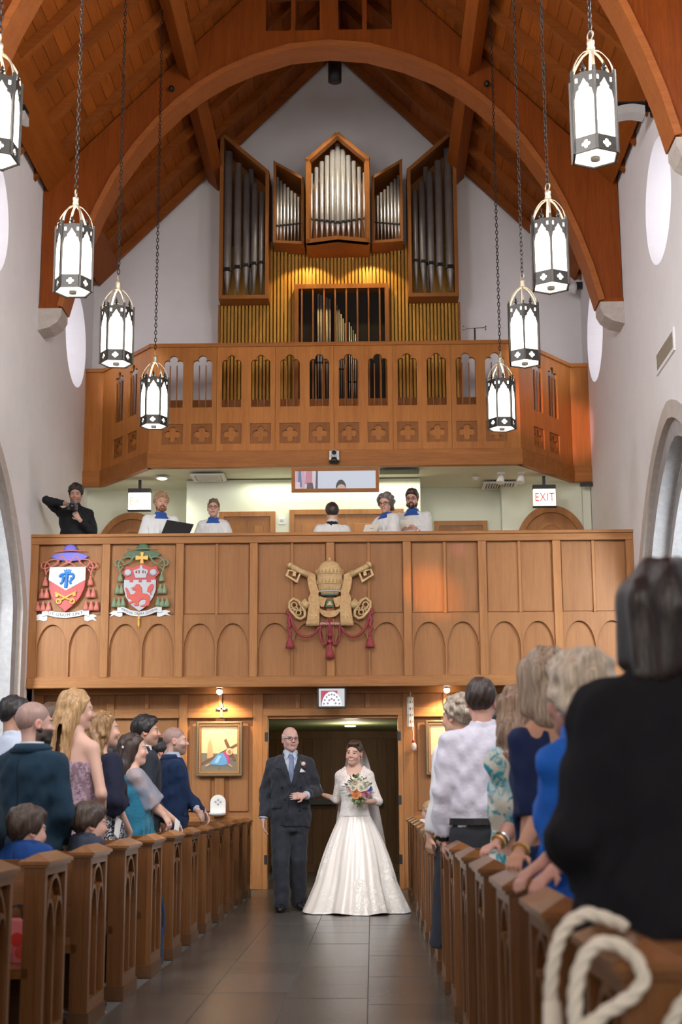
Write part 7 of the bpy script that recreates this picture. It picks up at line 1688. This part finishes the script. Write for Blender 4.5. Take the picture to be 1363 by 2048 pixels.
man((-1.95, 10.98, 0), R(120), 1.80, 'brown haired man in a dark suit half hidden behind the bald bearded man', GGL, GREYS, SHIRT_W, 'short', BRN, head_yaw=-5, fine=.008, h=.017)
# blonde in the strapless dress
FLOR = pattern('mauve_floral_print', (.06, .045, .075), (.42, .28, .34), (.22, .14, .17), 55, .42, .8, 'noise', .10)
p = Person((-1.365, 8.99, 0), R(156), 1.764, 'tall blonde woman in a strapless mauve floral dress seen from behind', GGL, fem=True, head_yaw=-38, head_pitch=4, armL='low', armR='low', wx=.93, wy=1.0)
p.body((.64, .39, .30), brow=(.3, .2, .1), fine=.006, arms=(-1, 1), bare_top=True, legs=True)
fold = lambda a, z: .012 * np.cos(13 * a + 1) * np.clip((1.0 - z) / .6, 0, 1)
p.cloth('strapless_dress', FLOR, sec=scaled([(.30, .23, .21, .02), (.7, .21, .18, .015), (.92, .195, .145, .012), (1.05, .165, .122, .002), (1.14, .150, .112, 0), (1.24, .162, .130, -.010), (1.305, .166, .134, -.012)], p.k, 1.02, 1.02), fold=fold, wr=.004, h=.013)
hair(p.root, p.head, 'half_up', BLOND, seed=13, length=.33, swing=(.02, 0))
cl = empty('clip_anchor', (0, 0, 0), 0, p.root); bpy.data.objects.remove(cl)
for i, a in enumerate(np.linspace(-.9, .9, 5)): MB().lathe([(.001, -.010), (.012, 0), (.001, .010)], 7).build('hair_clip', STRAP, p.root, True, tuple(p.head.w((math.sin(a) * .055, .085 + .04 * math.cos(a), .018))))
NVW = pattern('navy_white_print', (.66, .64, .62), (.012, .014, .035), None, 48, .46, .8, 'noise', .03); NVY = fabric('navy_kaftan', (.012, .014, .034))
p = Person((-1.38, 10.0, 0), R(128), 1.685, 'woman with long wavy honey hair in a navy and white dress', GGL, fem=True, head_yaw=-12, armL='low', armR='low', wx=1.12, wy=1.1)
p.body(SK_PALE, fine=.007, arms=(-1, 1), legs=True); p.cloth('navy_dress', NVW, sec=scaled([(.35, .22, .21, .02), (.75, .215, .19, .015), (.95, .21, .165, .01), (1.1, .185, .145, 0), (1.25, .180, .150, -.01), (1.36, .165, .115, .0), (1.43, .115, .08, .01)], p.k, 1.05, 1.05), wr=.006, h=.015)
p.cloth('cape_top', NVY, sec=scaled([(1.08, .22, .18, 0), (1.22, .205, .165, -.005), (1.36, .175, .120, 0), (1.44, .11, .08, .01)], p.k, 1.05, 1.05), sleeves=(.075, .085, .10, 1.15), wr=.006, h=.015)
hair(p.root, p.head, 'wavy', HONEY, seed=14, length=.36); 
p = Person((-1.86, 13.0, 0), R(120), 1.60, 'dark haired guest mostly hidden behind the woman in teal', GGL, fem=True); p.body(SK_LIGHT, fine=.009, h=.02, arms=(-1, 1), legs=True); p.cloth('dress', GREYS, sec=scaled([(.4, .25, .22, .01), (.9, .20, .16, .01), (1.1, .16, .125, 0), (1.3, .165, .13, 0), (1.44, .11, .08, .01)], p.k), sleeves=(.06, .055, .05, .9), h=.018); hair(p.root, p.head, 'long', BLACKH, seed=15, length=.2)
TEAL = fabric('teal_tulle', (.015, .16, .26), .75, .2, 12, .5, 60, .4)
def sheer(name, col, alpha):
    if name in MATS: return MATS[name]
    m, nt, b = _nodes(name); b.inputs['Base Color'].default_value = (*col, 1); b.inputs['Alpha'].default_value = alpha; b.inputs['Roughness'].default_value = .7; MATS[name] = m; return m
p = Person((-1.335, 10.98, 0), R(112), 1.575, 'woman in a teal ruffled dress with sheer sleeves and flowers in dark hair', GGL, fem=True, head_yaw=-8, armL={'w': (-1.03, 10.88, .93), 'd': (.55, -.1, -.75), 'n': (.5, -.5, .4), 'c': .5}, armR={'w': (-1.01, 11.05, .92), 'd': (.55, .1, -.75), 'n': (.5, .5, .4), 'c': .5}, wx=1.22, wy=1.22)
p.body(SK_PALE, fine=.006, arms=(-1, 1), bare_top=True, legs=True)
fold = lambda a, z: .010 * np.cos(24 * a) * np.clip((1.05 - z) / .2, 0, 1)
p.cloth('teal_dress', TEAL, sec=scaled([(.30, .235, .235, .01), (.60, .23, .225, .01), (.605, .215, .21, .01), (.85, .21, .205, .01), (.855, .195, .19, .01), (1.03, .185, .155, .0), (1.12, .180, .155, 0), (1.26, .190, .175, -.01), (1.36, .172, .125, .0), (1.41, .14, .09, .01)], p.k, 1.18, 1.18), fold=fold, wr=.005, h=.013, neck=(.10, .09, 1.36, -.1))
p.cloth('sheer_sleeves', sheer('teal_sheer', (.42, .42, .50), .55), sec=scaled([(1.36, .12, .08, .01), (1.38, .12, .08, .01)], p.k), sleeves=(.085, .118, .10, .96), wr=.006, h=.015)
hair(p.root, p.head, 'long', DKBR, seed=16, length=.30)
for i in range(6): MB().lathe([(.001, -.004), (.016, 0), (.001, .004)], 6).build('hair_flower', mat('silver_flower', (.68, .66, .66), .4, .3), p.root, True, tuple(p.head.w((-.05 + .012 * i * math.cos(i), .088 + .006 * (i % 2), .015 - .02 * (i % 3)))), (R(60), R(30 * i), 0))
man((-1.40, 11.98, 0), R(112), 1.76, 'black haired man in a dark grey suit looking to the aisle', GGL, GREYS, SHIRT_W, 'short', BLACKH, head_yaw=-10, hv=1.2, skin=SK_LIGHT, tie=TIE_B, stub=((.08, .06, .055), .3))
man((-1.57, 14.0, 0), R(110), 1.65, 'dark haired guest glimpsed behind the second bald man', GGL, GREYS, SHIRT_W, 'short', BLACKH, fine=.009, h=.018)
man((-1.29, 12.98, 0), R(104), 1.715, 'bald man with a trimmed beard in a blue suit near the icon', GGL, NAVY2, SHIRT_B, 'buzz', hair_mat('shaved_shadow', (.40, .26, .22), (.34, .21, .18)), hv=.2, head_yaw=-6, skin=(.64, .40, .33), stub=((.16, .11, .09), .6), tie=TIE_B, arms=({'w': (-1.06, 12.90, .98), 'd': (.45, .3, -.7), 'n': (.6, -.5, .2), 'c': .6}, {'w': (-1.03, 13.06, .97), 'd': (.45, -.2, -.7), 'n': (.6, .5, .2), 'c': .6}))
for (x, y, H, rz, jm, lb, sd, yaw) in ((-1.17, 6.98, 1.055, 160, BOYB, 'little boy in a royal blue suit standing in the near left pew', 17, -25), (-1.07, 7.98, 1.065, 125, BOYG, 'little boy in a slate grey suit looking towards the door', 18, -5)):
    p = Person((x, y, 0), R(rz), H, lb, GGL, head_k=1.06, head_yaw=yaw, head_pitch=4, armL='hang', armR='hang'); p.body((.62, .37, .29), fine=.006, h=.014, brow=(.10, .07, .05)); suit(p, jm, SHIRT_W, h=.011); collar_back(p, jm); hair(p.root, p.head, 'short', H_('boy_brown', (.085, .050, .034), (.030, .018, .013)), vol=1.35, seed=sd, line=-.012); p.shoes(BLKSHOE)
# ================================================================ guests on the right
STRP = pinstripe('white_striped_shirt', (.66, .63, .70), (.42, .42, .56), 420, .80)
p = Person((1.10, 8.16, 0), R(184), 1.745, 'dark haired man in a striped white shirt seen from behind', GGR, head_yaw=-14, armL='hang', armR='hang', wx=1.12, wy=1.05)
p.body(SK_ROSE, fine=.006); hair(p.root, p.head, 'short', DKBR, vol=.95, seed=19)
p.cloth('shirt', STRP, sec=scaled([(.94, .180, .132, .01), (1.03, .195, .150, .01), (1.12, .190, .140, .01), (1.25, .200, .140, .0), (1.36, .185, .12, .008), (1.43, .14, .09, .012), (1.475, .086, .07, .014)], p.k, 1.06, 1.0), sleeves=(.066, .060, .048, 1.95), collar=(1.445, 1.515, .078, .068), pad=True, wr=.007, h=.012)
p.cloth('trousers', fabric('charcoal_trousers', (.035, .037, .045)), sec=scaled([(.74, .165, .13, .012), (.9, .182, .138, .012), (1.0, .176, .130, .005)], p.k, 1.06, 1.0), legs=(.105, .085, .07), h=.014); MB().lathe([(.196 * 1.06 * p.k, 0), (.196 * 1.06 * p.k, .035)], 32, (0, .006, .945 * p.k), 1, .75).build('belt', BLACK, p.root); p.shoes(BLKSHOE)
w_ = p.arm[1][1]; e_ = p.arm[1][0]; dd_ = (w_ - e_) / np.linalg.norm(w_ - e_)
MB().tube([tuple(w_ - dd_ * .012), tuple(w_ + dd_ * .016)], .034, 14).build('watch_strap', BLACK, p.root)
p = Person((1.03, 9.16, 0), R(215), 1.71, 'guest with curly silver hair beside the right icon', GGR, head_yaw=12, fem=True); p.body(SK_LIGHT, fine=.008, h=.018, legs=True); hair(p.root, p.head, 'curly', H_('curly_silver', (.50, .42, .33), (.20, .15, .11)), seed=20, vol=1.25); p.cloth('blouse', SHIRT_W, add=.02, z0=.7, z1=1.47, sleeves=(.06, .052, .042, 1.9), pad=True, h=.016); p.cloth('skirt', GREYS, sec=scaled([(.2, .22, .2, 0), (.75, .19, .15, .01), (.98, .16, .12, 0)], p.k), h=.018)
man((1.34, 10.16, 0), R(185), 1.72, 'guest with black hair behind the man in the striped shirt', GGR, GREYS, SHIRT_W, 'short', BLACKH, fine=.009, h=.018)
p = Person((1.075, 15.2, 0), R(200), 1.04, 'small blond child peeking over the far right pew', GGR, head_k=1.0, head_yaw=30); p.body((.66, .42, .34), fine=.007, legs=True); hair(p.root, p.head, 'curly', H_('child_blond', (.66, .46, .26), (.42, .26, .13)), seed=21, vol=.8); p.cloth('pale_top', SHIRT_W, add=.02, z0=.4, z1=1.46, sleeves=(.06, .05, .045, 1.8), h=.012)
FLB = pattern('turquoise_floral_print', (.03, .34, .44), (.74, .72, .62), (.36, .60, .66), 17, .45, .75, 'noise', .05)
p = Person((1.10, 6.18, 0), R(222), 1.56, 'woman with wavy brown hair in a turquoise floral blouse', GGR, fem=True, head_yaw=-18, armL={'w': (.985, 6.02, .905), 'd': (-.45, -.55, -.15), 'n': (-.1, .0, 1), 'pole': (.6, .5, -.6), 'c': .5}, armR='low', wx=1.0, wy=1.0)
p.body(SK_ROSE, fine=.007, arms=(-1, 1)); hair(p.root, p.head, 'wavy', H_('highlighted_brown', (.42, .27, .17), (.12, .065, .04)), seed=22, length=.14)
p.cloth('floral_blouse', FLB, sec=scaled([(.70, .23, .20, .01), (.9, .21, .175, .01), (1.1, .185, .15, 0), (1.25, .185, .155, -.01), (1.36, .165, .115, .0), (1.43, .12, .085, .01), (1.47, .08, .07, .012)], p.k, .86, .86), sleeves=(.062, .060, .066, 1.45), wr=.007, h=.014, pad=True); p.cloth('skirt', fabric('navy_skirt', (.02, .03, .06)), sec=scaled([(.2, .24, .22, 0), (.75, .21, .18, .01), (.9, .20, .16, 0)], p.k, .8, .8), h=.018)
w_ = p.arm[1][1]; e_ = p.arm[1][0]; dd_ = (w_ - e_) / np.linalg.norm(w_ - e_)
for o_, m_ in ((-.02, GOLD), (-.045, CHROME)): MB().tube([tuple(w_ + dd_ * o_), tuple(w_ + dd_ * (o_ + .008))], .034, 14).build('bracelet', m_, p.root)
NAVYD = fabric('navy_dress', (.010, .022, .085), .7)
p = Person((1.105, 5.18, 0), R(215), 1.62, 'woman with straight ash blonde hair in a navy open back dress', GGR, fem=True, head_yaw=-6, armL={'w': (.965, 4.93, .905), 'd': (-.22, -.70, -.15), 'n': (-.1, -.05, 1), 'pole': (.5, .6, -.6), 'c': .6}, armR='low', wx=.95, wy=1.0)
p.body((.56, .30, .20), fine=.007, arms=(-1, 1), bare_top=True); hair(p.root, p.head, 'bob', ASH, seed=23)
p.cloth('navy_dress', NAVYD, sec=scaled([(.2, .20, .19, 0), (.8, .195, .17, .01), (1.0, .170, .14, .0), (1.15, .165, .13, 0), (1.27, .170, .145, -.01), (1.37, .155, .11, .002), (1.43, .115, .08, .01)], p.k, .90, .90), sleeves=(.055, .057, .055, .95), wr=.005, h=.014, extra=lambda F: F.add(lambda x, y, z: np.maximum(np.maximum(np.abs(x) - .075 * (z - 1.10 * p.k) / (.36 * p.k), -y + .0), 1.10 * p.k - z), (-.1, 0, 1.10 * p.k), (.1, .25, 1.5 * p.k), .004, 's'))
w_ = p.arm[1][1]; e_ = p.arm[1][0]; dd_ = (w_ - e_) / np.linalg.norm(w_ - e_); MB().tube([tuple(w_ - dd_ * .03), tuple(w_ - dd_ * .022)], .032, 14).build('bracelet', GOLD, p.root)
COB = fabric('cobalt_shirt', (.010, .125, .56), .7, .05)
p = Person((1.085, 4.18, 0), R(222), 1.495, 'older woman with silver blonde hair in a cobalt blue shirt', GGR, fem=True, head_yaw=-4, armL={'w': (.965, 3.96, .905), 'd': (-.48, -.42, -.32), 'n': (-.15, -.1, 1), 'pole': (.7, .5, -.5), 'c': .35}, armR={'w': (.945, 4.06, .915), 'd': (-.55, -.28, -.30), 'n': (-.15, -.1, 1), 'pole': (-.1, .9, -.6), 'c': .5}, wx=1.0, wy=1.0)
p.body(SK_ROSE, fine=.007, arms=(-1, 1)); hair(p.root, p.head, 'puffy', GREY, seed=24)
p.cloth('blue_shirt', COB, sec=scaled([(.72, .20, .18, .01), (.9, .20, .17, .01), (1.1, .185, .15, 0), (1.25, .190, .16, -.01), (1.36, .168, .12, .0), (1.43, .12, .09, .01), (1.475, .082, .072, .012)], p.k, .95, .95), sleeves=(.062, .058, .050, 1.80), collar=(1.44, 1.515, .085, .072), wr=.007, h=.014, pad=True); p.cloth('trousers', GREYS, sec=scaled([(.5, .16, .15, 0), (.9, .17, .15, 0)], p.k), legs=(.085, .07, .06), h=.018)
MB().lathe([(.001, -.008), (.008, 0), (.001, .008)], 10).build('pearl_earring', mat('pearl', (.8, .78, .74), .2), p.root, True, tuple(p.head.w((.083, .004, -.048))))
BLKK = fabric('black_cardigan', (.008, .008, .011), .9, .15, 30, .4, 260, .0)
p = Person((1.135, 3.20, 0), R(192), 1.615, 'dark haired woman in a black cardigan nearest the camera on the right', GGR, fem=True, head_yaw=-8, armL='low', armR='low', wx=1.14, wy=1.15)
p.body(SK_ROSE, fine=.008); hair(p.root, p.head, 'bob', H_('espresso', (.028, .015, .012), (.006, .004, .005)), seed=25, h=.008)
p.cloth('black_cardigan', BLKK, sec=scaled([(.60, .235, .205, .01), (.9, .215, .18, .01), (1.1, .195, .155, 0), (1.25, .195, .155, -.01), (1.36, .178, .12, .0), (1.43, .125, .09, .01), (1.47, .085, .075, .012)], p.k, 1.08, 1.08), sleeves=(.072, .066, .055, 1.93), wr=.008, h=.014, pad=True); p.cloth('trousers', GREYS, sec=scaled([(.5, .20, .18, 0), (.9, .19, .16, 0)], p.k), legs=(.1, .08, .07), h=.018)
# ================================================================ small things on and by the pews
ROPE = mat('white_cotton_rope', (.74, .68, .58), .8, 0, .06, 40, .25, 300)
def smooth_path(P, n=8):
    P = [Vector(p) for p in P]; out = []
    for i in range(len(P) - 1):
        p0, p1, p2, p3 = P[max(0, i - 1)], P[i], P[i + 1], P[min(len(P) - 1, i + 2)]
        for k in range(n):
            t = k / n; out.append(.5 * ((2 * p1) + (p2 - p0) * t + (2 * p0 - 5 * p1 + 4 * p2 - p3) * t * t + (3 * p1 - p0 - 3 * p2 + p3) * t ** 3))
    return out + [P[-1]]
def twisted(P, r, n=8):
    """three-strand rope: each strand a helix round the path"""
    C = smooth_path(P, n); L = [0]
    for a, b in zip(C[:-1], C[1:]): L.append(L[-1] + (b - a).length)
    N = max(12, int(L[-1] / (r * .55))); pts = []
    for i in range(N + 1):
        s = L[-1] * i / N; j = max(0, min(len(C) - 2, int(np.searchsorted(L, s)) - 1)); f = (s - L[j]) / max(1e-6, L[j + 1] - L[j]); pts.append((C[j].lerp(C[j + 1], f), (C[j + 1] - C[j]).normalized(), s))
    m = MB()
    for q in range(3):
        path = []
        for p, t, s in pts:
            u = t.cross(Vector((0, 1, .13))); u = u.normalized() if u.length > 1e-3 else Vector((1, 0, 0)); v = t.cross(u); a = s / r * .85 + q * 2.094
            path.append(p + (u * math.cos(a) + v * math.sin(a)) * r * .46)
        m.tube(path, r * .60, 6)
    return m
t = empty('pew_rope', (0, 0, 0)); tag(t, 'thick white twisted rope looped over the nearest right pew end', 'rope')
twisted([(.80, 2.60, .25), (.785, 2.60, .60), (.785, 2.60, .77), (.805, 2.60, .86), (.845, 2.60, .895), (.885, 2.60, .888), (.92, 2.62, .872)], .0125).build('rope_loop', ROPE, t, True)
twisted([(.79, 2.40, .30), (.797, 2.40, .70), (.802, 2.40, .80), (.822, 2.40, .852), (.855, 2.40, .868), (.893, 2.40, .848), (.909, 2.40, .812), (.885, 2.40, .782), (.835, 2.40, .752), (.79, 2.40, .70), (.76, 2.40, .5)], .0125).build('rope_loop', ROPE, t, True)
MB().tube([(.785, 2.60, .60), (.787, 2.60, .68), (.786, 2.60, .75)], [.017, .019, .015], 10).build('rope_whipping', ROPE, t, True)
t = empty('pew_rope', (0, 0, 0)); tag(t, 'end of a white rope lying over the back of the nearest right pew', 'rope')
twisted([(.915, 2.42, .60), (.94, 2.40, .72), (.975, 2.38, .785), (1.02, 2.38, .80), (1.08, 2.40, .78), (1.10, 2.42, .6)], .0125).build('rope_loop', ROPE, t, True)
# gift bag on the left pew
t = empty('gift_bag', (-1.09, 6.50, .395)); tag(t, 'pink gift bag with black handles on the near left pew', 'bag')
MB().box(-.075, .075, -.045, .045, 0, .185).build('bag_body', mat('pink_paper_bag', (.78, .20, .22), .6, 0, .05), t, bevel=.004)
for (x, z, r, c) in ((.02, .10, .03, (.70, .03, .02)), (-.03, .05, .028, (.80, .32, .36)), (.035, .045, .024, (.66, .06, .04)), (-.02, .02, .02, (.55, .28, .55))): MB().plate(circle(x, z, r, 12), [], .003, (0, -.049, 0)).build('printed_flower', mat('bag_print_%d' % int(c[0] * 100 + c[1] * 10), c, .6), t)
for y in (-.03, .03): MB().tube(smooth_path([(-.035, y, .185), (-.03, y, .225), (0, y, .24), (.03, y, .225), (.035, y, .185)]), .005, 6).build('handle', BLACK, t)
t = empty('shoulder_bag', (-1.02, 9.90, 0)); tag(t, 'dark blue shoulder bag with long strap beside a left pew', 'bag')
MB().box(-.10, .10, -.06, .06, .0, .26).build('bag_body', fabric('bag_navy', (.03, .05, .10)), t, bevel=.03); MB().tube(smooth_path([(-.09, 0, .22), (-.06, -.02, .44), (.05, -.03, .50), (.10, -.02, .36), (.095, 0, .2)]), .011, 6, flat=.4).build('strap', fabric('strap_navy', (.04, .07, .15)), t)
t = empty('slip_on_shoe', (-1.04, 7.80, 0), R(80)); tag(t, 'tan slip on shoe on the floor under the left pews', 'shoe')
F = Field((-.08, -.16, -.01), (.08, .14, .1), .007); F.cone((0, .07, .035), (0, -.05, .03), .036, .036, .02); F.cone((0, -.05, .03), (0, -.10, .024), .036, .024, .02); F.add(lambda x, y, z: np.sqrt((x / .026) ** 2 + ((y - .05) / .05) ** 2 + ((z - .07) / .04) ** 2) * .026 - .026, (-.03, 0, .03), (.03, .1, .11), .006, 's'); F.cut(lambda x, y, z: .008 - z + 0 * x); v, f = F.nets(); obj('upper', np_mesh('upper', v, f, mat('tan_leather', (.58, .30, .17), .5)), t); MB().box(-.034, .034, -.12, .10, 0, .010).build('sole', WHITE, t, bevel=.004)
def program(x, y, z, rz, label):
    t = empty('order_of_service', (x, y, z), rz); tag(t, label, 'leaflet'); m = mat('white_paper', (.80, .79, .77), .7)
    MB().plate([(0, 0), (.085, 0), (.085, .12), (0, .12)], [], .003, (0, 0, 0), (.3, .2, -.35), (.1, -.05, .95), (-.5, -.85, 0)).build('cover', m, t); MB().plate([(0, 0), (.085, 0), (.085, .12), (0, .12)], [], .003, (0, .012, 0), (.33, .25, -.3), (.12, -.05, .95), (-.5, -.85, 0)).build('page', m, t)
program(-1.25, 9.80, .86, 0, 'folded white leaflet held by the woman in the navy and white dress')
program(-1.0, 10.90, .83, 0, 'folded white leaflet held by the woman in teal')
